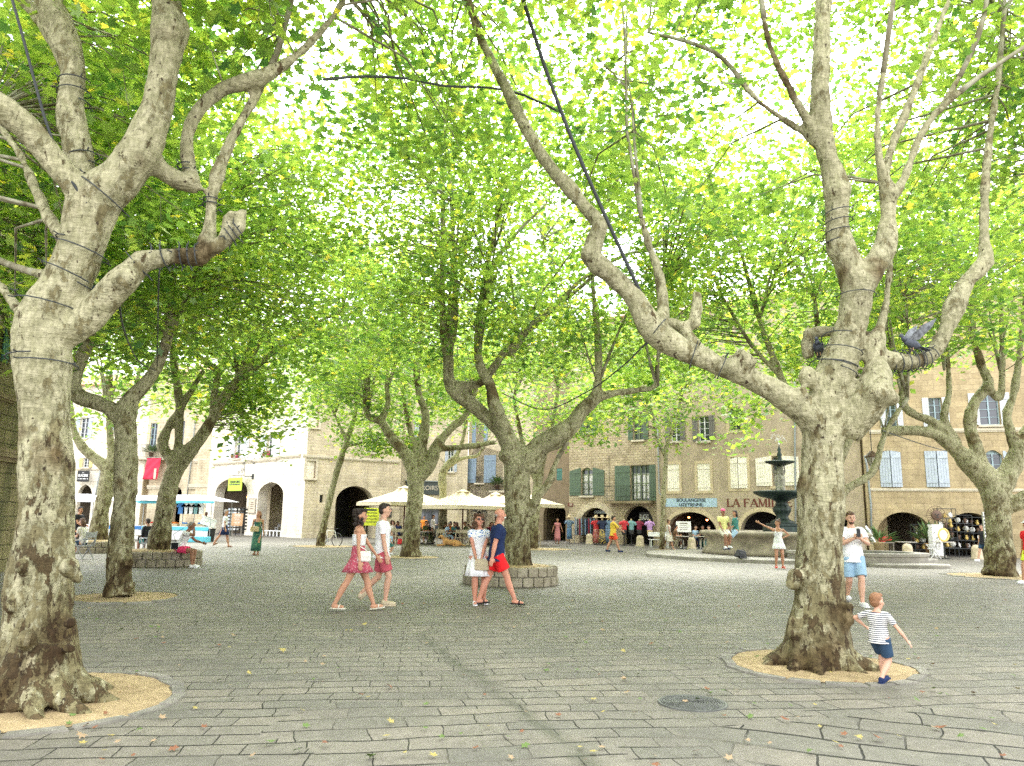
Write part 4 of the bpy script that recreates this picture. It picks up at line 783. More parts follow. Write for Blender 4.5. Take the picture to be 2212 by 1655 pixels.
def serif_text(F, words, k, y0, y1, m):          # capitals drawn as strokes with slab serifs
    S = {'L': [((.12, 0), (.12, 1), .13), ((.12, .03), (.62, .03), .07), ((.62, 0), (.62, .22), .05)], 'A': [((.0, 0), (.38, 1), .05), ((.36, 1), (.74, 0), .14), ((.14, .33), (.6, .33), .05)],
         'F': [((.14, 0), (.14, 1), .13), ((.14, .97), (.64, .97), .06), ((.64, .78), (.64, 1), .05), ((.14, .52), (.5, .52), .06), ((.5, .42), (.5, .62), .04)],
         'M': [((.1, 0), (.1, 1), .05), ((.12, 1), (.46, .05), .13), ((.46, .05), (.78, 1), .05), ((.82, 0), (.82, 1), .13)], 'I': [((.16, 0), (.16, 1), .13)],
         'E': [((.14, 0), (.14, 1), .13), ((.14, .97), (.62, .97), .06), ((.62, .8), (.62, 1), .05), ((.14, .52), (.5, .52), .06), ((.5, .42), (.5, .62), .04), ((.14, .03), (.66, .03), .06), ((.66, 0), (.66, .2), .05)]}
    SER = {'L': [(.12, 0), (.12, 1)], 'A': [(0, 0), (.74, 0)], 'F': [(.14, 0), (.14, 1)], 'M': [(.1, 0), (.08, 1), (.82, 0), (.82, 1)], 'I': [(.16, 0), (.16, 1)], 'E': [(.14, 0), (.14, 1)]}
    for wd, x0, x1 in words:
        adv = {'L': .72, 'A': .84, 'F': .78, 'M': 1.0, 'I': .38, 'E': .8}; tot = sum(adv[c] for c in wd); a0, z0, a1, z1 = F.rect(k, x0, y0, x1, y1); h = z1 - z0; kx = (a1 - a0) / tot; x = a0
        for c in wd:
            m_ = MB()
            for i, ((p, q), (r, t), wd_) in enumerate(S[c]):
                L_ = math.hypot((r - p) * kx, (t - q) * h); m_.box((x + (p + r) / 2 * kx, -.012 - i * .0011, z0 + (q + t) / 2 * h), (wd_ * kx * 1.35, .008, L_), ry=math.atan2((r - p) * kx, (t - q) * h))
            for (p, q) in SER[c]: m_.box((x + p * kx, -.021, z0 + q * h), (.26 * kx, .008, .05 * h))
            m_.build('letter', m, F.t); x += adv[c] * kx
serif_text(H_, [('LA', 455, 545), ('FAMILLE', 568, 905)], 6, 400, 454, 'letter_red')
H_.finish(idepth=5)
# warm bulbs hanging in the bakery arcade
mat('bulb', (1, .25, .08), emit=8)
for q in ((127, 521), (252, 539)):
    a, z = H_.loc(6, *q); lp = thing('hanging_lamp', 'small %s glowing bulb in the bakery arch' % ('left' if q[0] < 200 else 'right'), 'lamp', H_.world(a, 1.4, z), 0, 'warm lamps in the arcades')
    MB().tube([(0, 0, .06), (0, 0, 1.2)], .01, 5).build('cord', 'iron', lp); MB().lathe([(.02, .1), (.12, 0)], n=12, cap=False).build('lamp_shade', 'iron', lp); MB().ell((0, 0, -.02), .07).build('bulb', 'bulb', lp, True)
# ---- I: ashlar house with grey-blue shutters
I_ = Facade('ashlar_house', 'golden ashlar house with closed grey blue shutters above two wide antique shop arches', 1880, 41.2, 2330, 38.5, 14, 'limestone_block', thick=1.1)
I_.arch(4, 928, 968, 1418, 1185); I_.arch(4, 1505, 972, 1985, 1190)
I_.window(4, 962, 436, 1150, 752, 'wood_grey', 2, 4, .05, 'ajar', 'shutter_greyblue', sill=None, rec=.35, open_w=None); I_.window(4, 1356, 440, 1556, 752, 'wood_grey', 2, 4, 0, 'ajar', 'shutter_greyblue', sill=None, rec=.35)
I_.window(4, 1870, 432, 2030, 745, 'frame_blue', 2, 5, .14, 'open', 'shutter_greyblue', sill=None); I_.window(4, 1015, 30, 1110, 240, 'frame_blue', 2, 4, 0, 'open', 'shutter_white', louv=True); I_.window(4, 1820, -60, 1995, 215, 'frame_blue', 2, 4, 0, 'open', 'shutter_white', louv=True); I_.window(4, 1390, -20, 1500, 230, 'frame_blue', 2, 4, 0, 'open', 'shutter_white', louv=True)
I_.band(4, 870, 2600, 772, .1, .06); I_.band(4, 870, 2600, 256, .14, .1); I_.pipe(4, [(830, 480), (850, 560), (868, 740), (885, 900), (890, 1220)])
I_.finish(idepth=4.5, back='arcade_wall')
# ---- F: brownish house with a dark passage
F1 = Facade('passage_house', 'narrow brownish house with a dark vaulted passage and one green shutter', 1151, 58, 1228.5, 56.5, 14, 'render_brown')
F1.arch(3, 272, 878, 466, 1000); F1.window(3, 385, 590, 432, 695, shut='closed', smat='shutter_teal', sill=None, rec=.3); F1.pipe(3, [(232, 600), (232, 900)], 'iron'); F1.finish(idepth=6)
# ---- E3: house with blue shutters
E3 = Facade('shuttered_house', 'stone house with blue shutters and a small plant filled balcony behind the parasols', 1007, 61, 1150.5, 58.5, 14.5, 'limestone_warm')
E3.window(2, 1902, 478, 1965, 715, 'frame_white', 2, 5, 0, 'open', 'shutter_blue', open_w=1.05, curtain=True); w_ = E3.rect(2, 1895, 660, 1950, 710); E3.ironwork(w_[0], w_[1], w_[2], w_[3], -.06, m='iron')
E3.window(2, 2075, 440, 2130, 700, 'frame_white', 2, 5, 0, None, sides=(0, 1)); a0, z0, a1, z1 = E3.rect(2, 2045, 672, 2190, 782); E3.ironwork(a0, z0, a1, z1, -.5, m='iron', curls=False); MB().box(((a0 + a1) / 2, -.25, z0 - .08), (a1 - a0 + .2, .6, .14)).build('balcony_slab', 'trim_stone', E3.t)
for k_, (xa, xb) in enumerate(((1640, 1700), (1760, 1850), (1990, 2090))): E3.window(2, xa, 930, xb, 1190, 'iron', 2, 3, 0, None, sill=None)
E3.window(2, 1900, 150, 1965, 380, 'frame_white', 2, 5, 0, 'open', 'shutter_blue'); E3.pipe(2, [(1812, 430), (1812, 800)], 'wood_grey'); E3.finish()
# ---- E2: house with the dark shop board
E2 = Facade('shop_house', 'plain stone house with a dark green shop board over a glazed front', 861.5, 59.5, 1006.5, 60.5, 14.5, 'limestone_warm')
E2.window(2, 1335, 930, 1575, 1190, 'sign_dark', 4, 3, 0, None, sill=None); E2.window(2, 1655, 435, 1705, 620, 'frame_white', 2, 4, 0, 'open', 'shutter_greyblue'); E2.window(2, 1400, 120, 1460, 330, 'frame_white', 2, 4, 0, 'open', 'shutter_greyblue')
E2.pipe(2, [(1240, 560), (1234, 780), (1222, 1060)], 'pipe_blue', .085); E2.slab(2, 1290, 690, 1340, 700, 'board_cap', 'zinc', -.12, .25); E2.finish()
sg = thing('shop_sign', 'dark green shop board lettered TERROIRS behind the forked tree', 'sign', E2.A, E2.rz); a0, z0, a1, z1 = E2.rect(2, 1290, 705, 1588, 815)
MB().box(((a0 + a1) / 2, -.07, (z0 + z1) / 2), (a1 - a0, .1, z1 - z0)).build('board', 'sign_dark', sg); MB().box(((a0 + a1) / 2, -.1, z1 + .05), (a1 - a0 + .15, .2, .07)).build('board_cap', 'zinc', sg)
q_ = E2.rect(2, 1338, 740, 1565, 780); text('TERROIRS', (q_[3] - q_[1]) / .72, 'trim_stone', sg, ((q_[0] + q_[2]) / 2, -.13, (q_[1] + q_[3]) / 2), width=q_[2] - q_[0])
# ---- D / E: corner house, front D in a pale tone raised to look sunlit
D_ = Facade('corner_house', 'pale limestone corner house coloured as if sunlit, two pointed arches, pink flowers on its sills', 440, 65, 651, 54.5, 15, 'limestone_pale_lit', thick=.8, depth=9, side=(1, 0))
D_.arch(5, 428, 690, 805, 870, point=.25); D_.arch(5, 930, 735, 1228, 900, point=.35)
D_.window(5, 655, 175, 725, 455, 'frame_white', 2, 5, 0, 'open', 'shutter_white', open_w=1.3); D_.window(5, 1030, 172, 1095, 442, 'frame_white', 2, 5, 0, 'open', 'shutter_white', open_w=1.1)
D_.window(5, 655, -500, 725, -250, 'frame_white', 2, 5, 0, 'open', 'shutter_white', open_w=1.1); D_.window(5, 1030, -520, 1095, -260, 'frame_white', 2, 5, 0, 'open', 'shutter_white', open_w=1.1)
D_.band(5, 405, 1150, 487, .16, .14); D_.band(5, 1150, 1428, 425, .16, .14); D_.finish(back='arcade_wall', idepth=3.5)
for q in ((637, 905), (1082, 880)):
    a, z = D_.loc(5, *q); lp = thing('hanging_lamp', 'amber pendant lamp in the %s pointed arch' % ('left' if q[0] < 900 else 'right'), 'lamp', D_.world(a, 1.2, z), 0, 'warm lamps in the arcades')
    MB().tube([(0, 0, .06), (0, 0, 1.0)], .012, 5).build('cord', 'iron', lp); MB().lathe([(.04, .28), (.16, .1), (.17, .05)], n=14, cap=False).build('lamp_shade', 'letter_red', lp, True); MB().ell((0, 0, -.02), (.1, .1, .13)).build('bulb', mat('bulb_amber', (1, .45, .15), emit=2), lp, True)
E_ = Facade('corner_wing', 'pale stone wing of the corner house with a cross window and a deep dark arch', 651, 54.5, 861, 58.5, 15, 'limestone_warm', thick=.9, depth=9, side=(0, 1))
E_.arch(2, 690, 742, 1020, 890); E_.window(2, 433, 525, 515, 676, 'wood_brown', 2, 3, 0, None, surround='trim_stone', sill='trim_stone'); E_.window(2, 548, 818, 578, 886, 'iron', 1, 1, sill=None, rec=.3)
E_.window(2, 470, 88, 545, 238, 'wood_brown', 2, 3, 0, None, surround='trim_stone')
E_.window(2, 950, 290, 1062, 455, 'trim_stone', 2, 2, 0, None, surround='trim_stone'); E_.band(2, 400, 1232, 503, .16, .14); E_.finish(idepth=5)
# ---- C: house with the balcony and red banner
C_ = Facade('banner_house', 'cream house with tall arches, an iron balcony and a red banner', 298, 68, 439, 67, 14, 'limestone_warm', thick=.7)
C_.arch(1, 1180, 640, 1290, 740, point=.4); C_.arch(1, 1490, 750, 1568, 820, point=.3)
C_.window(1, 1290, 200, 1350, 440, 'frame_blue', 2, 5, 0, None, sill=None); C_.window(1, 1520, 180, 1585, 440, 'frame_blue', 2, 6, 0, None, sill=None)
a0, z0, a1, z1 = C_.rect(1, 1205, 392, 1500, 500); C_.ironwork(a0, z0, a1, z1, -.7, m='iron', curls=False, step=.14); MB().box(((a0 + a1) / 2, -.36, z0 - .1), (a1 - a0, .75, .18)).build('balcony_slab', 'trim_stone', C_.t)
C_.band(1, 1275, 1410, 745, .22, .16, name='capital'); C_.band(1, 1640, 1830, 740, .3, .3, name='capital'); C_.band(1, 1680, 1830, 520, .25, .25, name='capital'); C_.slab(1, 1690, 520, 1810, 1180, 'pilaster', 'limestone_warm', -.1, .3)
C_.pipe(1, [(1700, 100), (1680, 250), (1650, 560), (1612, 860)]); C_.finish()
bn = thing('banner', 'red cloth banner with white upright lettering under the balcony', 'banner', C_.A, C_.rz); a0, z0, a1, z1 = C_.rect(1, 1308, 506, 1428, 690); m = MB(); nx = 10
vs = [(a0 + (a1 - a0) * i / nx - j * .02, -.78 + .04 * math.sin(i * 1.1 + j), z1 - (z1 - z0) * j / 12) for j in range(13) for i in range(nx + 1)]
m.add(vs, [(j * (nx + 1) + i, j * (nx + 1) + i + 1, (j + 1) * (nx + 1) + i + 1, (j + 1) * (nx + 1) + i) for j in range(12) for i in range(nx)]); o = m.build('cloth', 'banner_red', bn, True); sm = o.modifiers.new('s', 'SOLIDIFY'); sm.thickness = .01
MB().tube([(a0 - .1, -.78, z1), (a1 + .1, -.78, z1)], .03, 6).build('rod', 'iron', bn)
MB().box((a1 - .42, -.86, z0 + (z1 - z0) * .27), (.22, .01, (z1 - z0) * .48)).build('lettering_strip', 'trim_stone', bn)
# ---- B: ice cream house
B_ = Facade('icecream_house', 'pale house at the far left with a pointed arch under a black ice cream sign', 60, 69, 297.5, 68, 13, 'limestone_pale_lit')
B_.arch(1, 672, 728, 795, 830, point=.5); B_.arch(1, 380, 700, 560, 830, point=.3); B_.window(1, 715, 500, 770, 582, 'frame_white', 2, 3, 0, 'open', 'shutter_yellow'); B_.window(1, 690, 150, 760, 330, 'frame_white', 2, 4, 0, 'open', 'shutter_greyblue'); B_.window(1, 985, 150, 1060, 330, 'frame_white', 2, 4, 0, 'open', 'shutter_greyblue')
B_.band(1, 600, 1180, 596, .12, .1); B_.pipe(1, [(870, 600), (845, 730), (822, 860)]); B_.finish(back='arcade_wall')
sg = thing('hanging_sign', 'square black sign lettered LA GLACERIE above the pointed arch', 'sign', B_.A, B_.rz, 'shop signs'); a0, z0, a1, z1 = B_.rect(1, 698, 613, 800, 707)
MB().box(((a0 + a1) / 2, -.5, (z0 + z1) / 2), (a1 - a0, .06, z1 - z0)).build('board', 'sign_black', sg, bevel=.01); MB().bar((a0 + .2, -.5, z1), (a0 + .2, 0, z1 + .3), .03).bar((a1 - .2, -.5, z1), (a1 - .2, 0, z1 + .3), .03).build('bracket', 'iron', sg)
hh_ = z1 - z0; text('LA', hh_ * .16, 'white_paint', sg, ((a0 + a1) / 2, -.55, z1 - hh_ * .18)); text('GLACERIE', hh_ * .3, 'white_paint', sg, ((a0 + a1) / 2, -.55, z1 - hh_ * .45), width=(a1 - a0) * .84, offset=.01)
[MB().box((a0 + (a1 - a0) * q, -.54, z1 - hh_ * .74), ((a1 - a0) * w4, .012, hh_ * .07)).build('lettering_line', 'white_paint', sg) for q, w4 in ((.12, .08), (.33, .2), (.62, .26), (.89, .08))]
# ---- A: near corner of a mossy building
A_ = Facade('old_building', 'near corner of a weathered mossy stone building with teal shutters at the left edge', -900, 9.5, 27, 20.5, 10, 'mossy_stone', depth=6)
A_.window(0, -60, 690, 4, 770, 'shutter_teal', 2, 3, 0, 'open', 'shutter_teal', sill=None, open_w=.3); A_.band(0, -520, 42, 936, .22, .2, 'limestone_dark'); A_.band(0, -520, 40, 775, .12, .1, 'limestone_dark'); A_.finish()
# hanging lime sign with scroll bracket
sg = thing('hanging_sign', 'lime green square sign lettered TERROIRS on a scrolled iron bracket', 'sign', D_.A, D_.rz, 'shop signs')
a0, z0, a1, z1 = D_.rect(5, 678, 690, 838, 842); aw, zt = D_.loc(5, 865, 650); yy = -.75; w2 = (a1 - a0)
MB().box(((a0 + a1) / 2, yy, (z0 + z1) / 2), (w2, .05, z1 - z0)).build('board', 'sign_lime', sg)
text('TERROIRS', .3, 'letter_dark', sg, ((a0 + a1) / 2, yy - .04, (z0 + z1) / 2 + .17), width=w2 * .78); MB().box(((a0 + a1) / 2, yy - .035, (z0 + z1) / 2 - .02), (w2 * .78, .012, .07)).build('underline', 'letter_dark', sg)
b = MB(); b.bar((a0, yy, z1 + .18), (aw, yy, z1 + .18), .04).bar((aw, yy, z1 + .1), (aw, 0, z1 + .1), .05).bar((aw, yy, z1 + .1), (aw, yy, z1 + 1.4), .04).bar((aw, yy, z1 + 1.3), (aw, 0, z1 + 1.3), .04).bar((a0 + .2, yy, z1), (a0 + .2, yy, z1 + .18), .02).bar((a1 - .2, yy, z1), (a1 - .2, yy, z1 + .18), .02)
for cx, cz, rr in ((aw - .35, z1 + .5, .26), (aw - .9, z1 + .38, .17), (aw - .22, z1 + 1.05, .17)): b.tube([(cx + math.cos(t * .55) * rr * (1 - t / 22), yy, cz + math.sin(t * .55) * rr * (1 - t / 22)) for t in range(18)], .018, 5)
b.build('scroll_bracket', 'iron', sg)
MB().box((aw, -.02, z1 + .1), (.3, .04, .4)).box((aw, -.02, z1 + 1.3), (.3, .04, .4)).build('wall_plate', 'iron', sg)
# framed board between the two arches, menu boards
nb = thing('notice_board', 'framed menu panel on the white wall between the two pointed arches', 'board', D_.A, D_.rz, 'boards on the walls'); a0, z0, a1, z1 = D_.rect(5, 818, 928, 900, 1110)
MB().box(((a0 + a1) / 2, -.03, (z0 + z1) / 2), (a1 - a0, .06, z1 - z0)).build('frame', 'wood_grey', nb); p_ = MB(); p_.box(((a0 + a1) / 2, -.065, (z0 + z1) / 2), (a1 - a0 - .14, .01, z1 - z0 - .14)); p_.build('panel', 'trim_stone', nb)
p_ = MB(); [p_.box(((a0 + a1) / 2, -.073, z1 - .3 - i * .16), ((a1 - a0) * (.5 if i % 2 else .38), .006, .04)) for i in range(int((z1 - z0 - .5) / .16))]; p_.build('text_lines', 'wood_brown', nb)
nb = thing('notice_board', 'dark glazed menu cabinet on the wall right of the deep arch', 'board', E_.A, E_.rz, 'boards on the walls'); a0, z0, a1, z1 = E_.rect(2, 1088, 935, 1166, 1010)
MB().box(((a0 + a1) / 2, -.05, (z0 + z1) / 2), (a1 - a0, .1, z1 - z0)).build('cabinet', 'sign_black', nb, bevel=.01); p_ = MB(); [p_.box((a0 + (a1 - a0) * (.2 + .3 * i), -.105, (z0 + z1) / 2), ((a1 - a0) * .2, .008, (z1 - z0) * .55)) for i in range(3)]; p_.build('menu_sheets', 'wood_grey', nb)
# black shop name board inside the arch
a0, z0, a1, z1 = G_.rect(3, 1060, 985, 1150, 1008); sg = thing('shop_sign', 'white BLACKS lettering on a black board in the right clothes shop arch', 'sign', G_.A, G_.rz)
MB().box(((a0 + a1) / 2 + .2, .6, (z0 + z1) / 2 - .12), ((a1 - a0) * 1.5, .06, .7)).build('board', 'sign_black', sg); text('BLACKS', .5, 'white_paint', sg, ((a0 + a1) / 2, .555, (z0 + z1) / 2 - .12), width=(a1 - a0) * .85, offset=.008)
# ================================================================== fountain, cafe, stalls and small furniture
for nm, c in dict(canvas=(.64, .55, .38), steel=(.35, .36, .36), chair_wood=(.42, .36, .24), table_top=(.5, .47, .4), black_plastic=(.03, .03, .032), yellow=(.72, .8, .05), red=(.6, .03, .03), orange=(.8, .25, .05), blue=(.05, .2, .5), cyan=(.12, .5, .62), tarp_white=(.8, .8, .78), teal=(.03, .2, .2), pink=(.75, .12, .25), lilac=(.55, .32, .6), fabric_red=(.62, .04, .05), fabric_teal=(.2, .38, .38), fabric_wine=(.3, .03, .07), fabric_blue=(.1, .2, .34), fabric_navy=(.02, .03, .07), fabric_yellow=(.72, .52, .12), straw=(.6, .47, .26), gold=(.7, .5, .15), terracotta=(.5, .3, .15), leather=(.12, .07, .04), rust=(.12, .07, .045), paper=(.78, .77, .72)).items():
    mat(nm, c, .65, var=.12, vscale=6)
mat('fountain_iron', (.028, .042, .036), .4, .5, var=.4, vscale=9, bump=.3)
mat('fountain_stone', (.27, .235, .165), .85, var=.4, vscale=2.2, bump=.35, bscale=18); mat('bollard_stone', (.5, .42, .28), .85, var=.25, bump=.3, bscale=15); mat('kerb_stone', (.27, .25, .205), .8, var=.25, vscale=2, bump=.3, bscale=20)
mat('water', (.06, .09, .08), .06, spec=.7, bump=.1, bscale=8); mat('water_jet', (.8, .85, .85), .2)
g = NG('print_leaf'); c_ = g.coord(); g.l(g.ramp(g.noise(c_, 14, 3, 1), (.5, (.015, .02, .05)), (.56, (.72, .52, .12))), g.b.inputs['Base Color'])
g = NG('print_red'); c_ = g.coord(); g.l(g.ramp(g.noise(c_, 22, 3, 1), (.48, (.4, .03, .05)), (.6, (.6, .4, .3))), g.b.inputs['Base Color'])
g = NG('print_blue'); c_ = g.coord(); g.l(g.ramp(g.noise(c_, 30, 3, 1), (.45, (.06, .13, .24)), (.6, (.3, .42, .5))), g.b.inputs['Base Color'])
g = NG('plant_green'); c_ = g.coord(); g.l(g.ramp(g.noise(c_, 12, 3), (.3, (.03, .08, .02)), (.7, (.12, .2, .04))), g.b.inputs['Base Color']); g.b.inputs['Roughness'].default_value = .6
def at(u, d, z=0): return GD(u, d, z)
def zx(k, x, y=1200): return Z(k, x, y)[0]
# ---- fountain
fc = at(1694, 35); ft = thing('fountain', 'stone fountain basin with dark green cast iron bowls and a jet on top', 'fountain', fc, R_(8))
def octo(r, n=8, ph=.5, sx=1.0): return [(math.cos(2 * math.pi * (k + ph) / n) * r * sx, math.sin(2 * math.pi * (k + ph) / n) * r) for k in range(n)]
MB().lathe([(6.4, 0), (6.4, .13), (6.35, .16), (0.5, .17)], n=12, sy=.86).build('platform', 'kerb_stone', ft)
m = MB(); m.lathe([(3.30, .16), (3.42, .2), (3.36, .36), (3.22, .5), (3.2, .8), (3.3, .92), (3.46, 1.0), (3.52, 1.08), (3.46, 1.17), (3.3, 1.19), (3.15, 1.15), (3.1, .5)], n=64, cap=False, sx=1.06); m.build('basin', 'fountain_stone', ft, True)
MB().lathe([(3.2, .98), (.01, .981)], n=48, cap=False, sx=1.06).build('water_surface', 'water', ft, True)
MB().box((0, 0, .9), (1.5, 1.5, 1.0), taper=.86).box((0, 0, 1.46), (1.1, 1.1, .16)).build('pedestal_block', 'fountain_iron', ft, bevel=.04)
MB().lathe([(.48, 1.54), (.5, 1.62), (.3, 1.72), (.24, 1.85), (.36, 2.05), (.4, 2.2), (.28, 2.36), (.24, 2.5), (.42, 2.62), (.9, 2.74), (1.14, 2.86), (1.2, 2.95), (1.14, 2.99), (1.0, 2.93), (.2, 2.9)], n=32, cap=False, ripple=lambda a, t: .06 * math.sin(a * 14) if t > .7 else .05 * math.sin(a * 8)).build('lower_bowl', 'fountain_iron', ft, True)
fg = MB()
for k in range(3):
    a = 2 * math.pi * k / 3 + .4; c, s_ = math.cos(a) * .15, math.sin(a) * .15
    fg.tube([(c * 1.1, s_ * 1.1, 2.93), (c, s_, 3.2), (c * 1.15, s_ * 1.15, 3.5), (c * 1.1, s_ * 1.1, 3.75)], [.1, .085, .11, .06], 8); fg.ell((c * 1.2, s_ * 1.2, 3.86), (.075, .075, .1)); fg.tube([(c * 1.3, s_ * 1.3, 3.68), (c * 2.2, s_ * 2.2, 3.9), (c * 1.9, s_ * 1.9, 4.15)], [.04, .035, .03], 6)
fg.lathe([(.3, 2.92), (.2, 3.0), (.16, 3.4), (.14, 4.1)], n=12); fg.build('statue_figures', mat('statue_stone', (.28, .27, .21), .7, var=.4, bump=.4), ft, True)
MB().lathe([(.12, 4.1), (.3, 4.18), (.58, 4.27), (.66, 4.33), (.62, 4.36), (.1, 4.3)], n=28, cap=False, ripple=lambda a, t: .05 * math.sin(a * 12)).build('upper_bowl', 'fountain_iron', ft, True)
MB().lathe([(.09, 4.3), (.13, 4.42), (.07, 4.52), (.12, 4.66), (.06, 4.78), (.08, 4.9), (.03, 5.02), (.02, 5.1)], n=14).build('finial', 'fountain_iron', ft, True)
jt = MB(); rj = random.Random(3)
for k in range(10):
    a = rj.uniform(0, 6.28); sp = rj.uniform(.1, .35); h = rj.uniform(.3, .7); pts = [(math.cos(a) * sp * t / 5, math.sin(a) * sp * t / 5, 5.1 + h * (t / 5) * (2 - t / 5 * 1.25)) for t in range(8)]
    for i in range(0, 7): jt.tube([pts[i], tuple((p * .45 + q * .55) for p, q in zip(pts[i], pts[i + 1]))], .006, 4)
jt.build('water_jet', 'water_jet', ft)
# lower round pool and step to the right
lp_ = thing('low_pool', 'low round stone pool beside the fountain behind the man with the phone', 'pool', at(1850, 31)); MB().lathe([(2.2, 0), (2.2, .34), (2.25, .38), (2.25, .48), (1.8, .48), (1.78, .2)], n=40, cap=False, sx=1.2).build('rim', 'kerb_stone', lp_, False); MB().lathe([(1.82, .36), (.01, .361)], n=30, cap=False, sx=1.2).build('water_surface', 'water', lp_)
st_ = thing('stone_step', 'low half round stone step right of the pool', 'step', at(1962, 28.9)); MB().lathe([(1.35, 0), (1.35, .1), (1.3, .14), (.01, .15)], n=32, cap=False, sx=1.15, sy=.6).build('slab', 'kerb_stone', st_)
# ---- bollards
bq = None
for i, (k, x, d, lb) in enumerate(((3, 668, 50, 'stone bollard beside the mannequin in the red flowered skirt'), (3, 1105, 46.5, 'stone bollard in front of the mannequins with plain polo tops'), (3, 1550, 44, 'stone bollard before the bakery tables'), (4, 1208, 36.5, 'stone bollard in front of the first antique shop arch'), (4, 1806, 36, 'stone bollard near the walking man in dark top, by the second antique arch'))):
    if bq is None:
        bq = thing('bollard', lb, 'bollard', at(zx(k, x), d), 0, 'stone bollards along the arcades'); MB().lathe([(.27, 0), (.27, .1), (.24, .14), (.22, .5), (.2, .6), (.13, .68), (.02, .7)], n=18).build('post', 'bollard_stone', bq, True); MB().lathe([(.3, -.02), (.29, .05), (.27, .06)], n=18).build('footing', 'kerb_stone', bq, True)
    else: copy_tree(bq, at(zx(k, x), d), label=lb)
# ---- parasols
def parasol(c, rz, w, ze, za, label):
    t = thing('parasol', label, 'parasol', c, rz, 'cream cafe parasols'); h = w / 2; m = MB(); n = 8; vs = []; fs = []
    cs = [(-h, -h), (h, -h), (h, h), (-h, h)]
    for s_ in range(4):
        a, b = cs[s_], cs[(s_ + 1) % 4]; o = len(vs)
        for j in range(5):
            q = j / 4; 
            for i in range(n + 1):
                p = i / n; x = a[0] + (b[0] - a[0]) * p; y = a[1] + (b[1] - a[1]) * p; sag = -.10 * math.sin(math.pi * p) * q; vs.append((x * max(q, .1), y * max(q, .1), za + (ze - za) * q + sag * -1 * (q < 1) * .3 - .06 * math.sin(math.pi * q)))
        for j in range(4):
            for i in range(n): k = o + j * (n + 1) + i; fs.append((k, k + 1, k + n + 2, k + n + 1))
    m.add(vs, fs)
    cp = m.build('canopy', 'canvas', t, False); sm = cp.modifiers.new('s', 'SOLIDIFY'); sm.thickness = .012
    v_ = MB()
    for s_ in range(4):
        a, b = cs[s_], cs[(s_ + 1) % 4]; v_.add([(a[0], a[1], ze - .03), (b[0], b[1], ze - .03), (b[0], b[1], ze - .2), (a[0], a[1], ze - .2)], [(0, 1, 2, 3)])
    vo = v_.build('valance', 'canvas', t); sm = vo.modifiers.new('s', 'SOLIDIFY'); sm.thickness = .012
    MB().lathe([(w * .13, za - .05), (.03, za + .12)], n=4).build('vent_cap', 'canvas', t)
    MB().tube([(0, 0, 0), (0, 0, za - .1)], .045, 10).build('pole', 'wood_brown', t, True)
    r_ = MB(); [r_.bar((0, 0, za - .35), (a * .97, b * .97, ze - .02), .035) for a, b in cs + [(0, -h), (h, 0), (0, h), (-h, 0)]]; r_.build('ribs', 'chair_wood', t)
    MB().box((0, 0, .05), (.8, .8, .1)).build('base', 'bollard_stone', t, bevel=.02); return t
parasol(at(zx(2, 1268), 47), R_(38), 4.3, 2.42, 3.35, 'left cream parasol, its point just left of the forked trunk')
parasol(at(zx(2, 1775), 45), R_(43), 4.0, 2.25, 3.12, 'central cream parasol above the table with the dog beside it')
parasol(at(zx(2, 2060), 50), R_(40), 4.0, 2.3, 3.15, 'rear cream parasol showing only its top beside the planter tree')
parasol(at(zx(3, 60), 47), R_(44), 3.9, 2.45, 3.3, 'right cream parasol, one corner pointing at the dark passage')
# ---- folding chair and table prototypes
def chair(loc, rz, label, m1='chair_wood', grp='folding chairs of the cafe terrace'):
    t = thing('folding_chair', label, 'chair', loc, rz, grp)
    for s_ in (-1, 1):
        MB().bar((s_ * .23, .22, 0), (s_ * .23, -.2, .62), .04).build('leg', m1, t); MB().bar((s_ * .23, -.22, 0), (s_ * .23, .2, .62), .04).build('leg', m1, t)
        MB().box((s_ * .25, 0, .64), (.05, .46, .03)).build('armrest', m1, t); MB().bar((s_ * .23, -.21, .45), (s_ * .23, -.26, .92), .04).build('back_post', m1, t)
    MB().box((0, 0, .45), (.46, .4, .03)).build('seat', m1, t); MB().box((0, -.25, .8), (.46, .02, .18)).build('backrest', m1, t); return t
CH = None; cn = 0
def put_chair(loc, rz, label):
    global CH
    if CH is None: CH = chair(loc, rz, label); return CH
    return copy_tree(CH, loc, rz, label)
def table(loc, label, w=.8, h=.74, mt='table_top', grp='cafe tables'):
    t = thing('table', label, 'table', loc, 0, grp); MB().lathe([(w / 2, h - .03), (w / 2, h)], n=24).build('tabletop', mt, t); MB().tube([(0, 0, .03), (0, 0, h - .03)], .03, 8).build('pedestal', 'iron', t); b = MB(); [b.bar((0, 0, .05), (math.cos(a) * .28, math.sin(a) * .28, .01), .035) for a in (0, 1.57, 3.14, 4.71)]; b.build('feet', 'iron', t); return t
# ---- chalk / menu easel, yellow poster board
def easel(loc, rz, w, h, z, mb, label, lines=0, lm='letter_dark', tilt=.12, nm='easel_sign'):
    t = thing(nm, label, 'sign', loc, rz); m = MB(); [m.bar((s_ * w * .42, .25 * q, 0), (s_ * w * .3, 0, z + h), .03) for s_ in (-1, 1) for q in (-.4, 1)]; m.build('frame', 'wood_grey', t); MB().box((0, -.08, z + h / 2), (w, .02, h), rx=-tilt).build('panel', mb, t, bevel=.004)
    if lines:
        l = MB(); r = random.Random(lines); [l.box((0, -.095 - (h / 2 - .1 - i * (h - .16) / lines - 0) * -tilt * 0 + (z + h / 2 - (z + h - .12 - i * (h - .16) / lines)) * -tilt, z + h - .12 - i * (h - .16) / lines), (w * r.uniform(.45, .8), .004, (h - .16) / lines * (.6 if i == 0 else .25))) for i in range(lines)]; l.build('writing', lm, t)
    return t
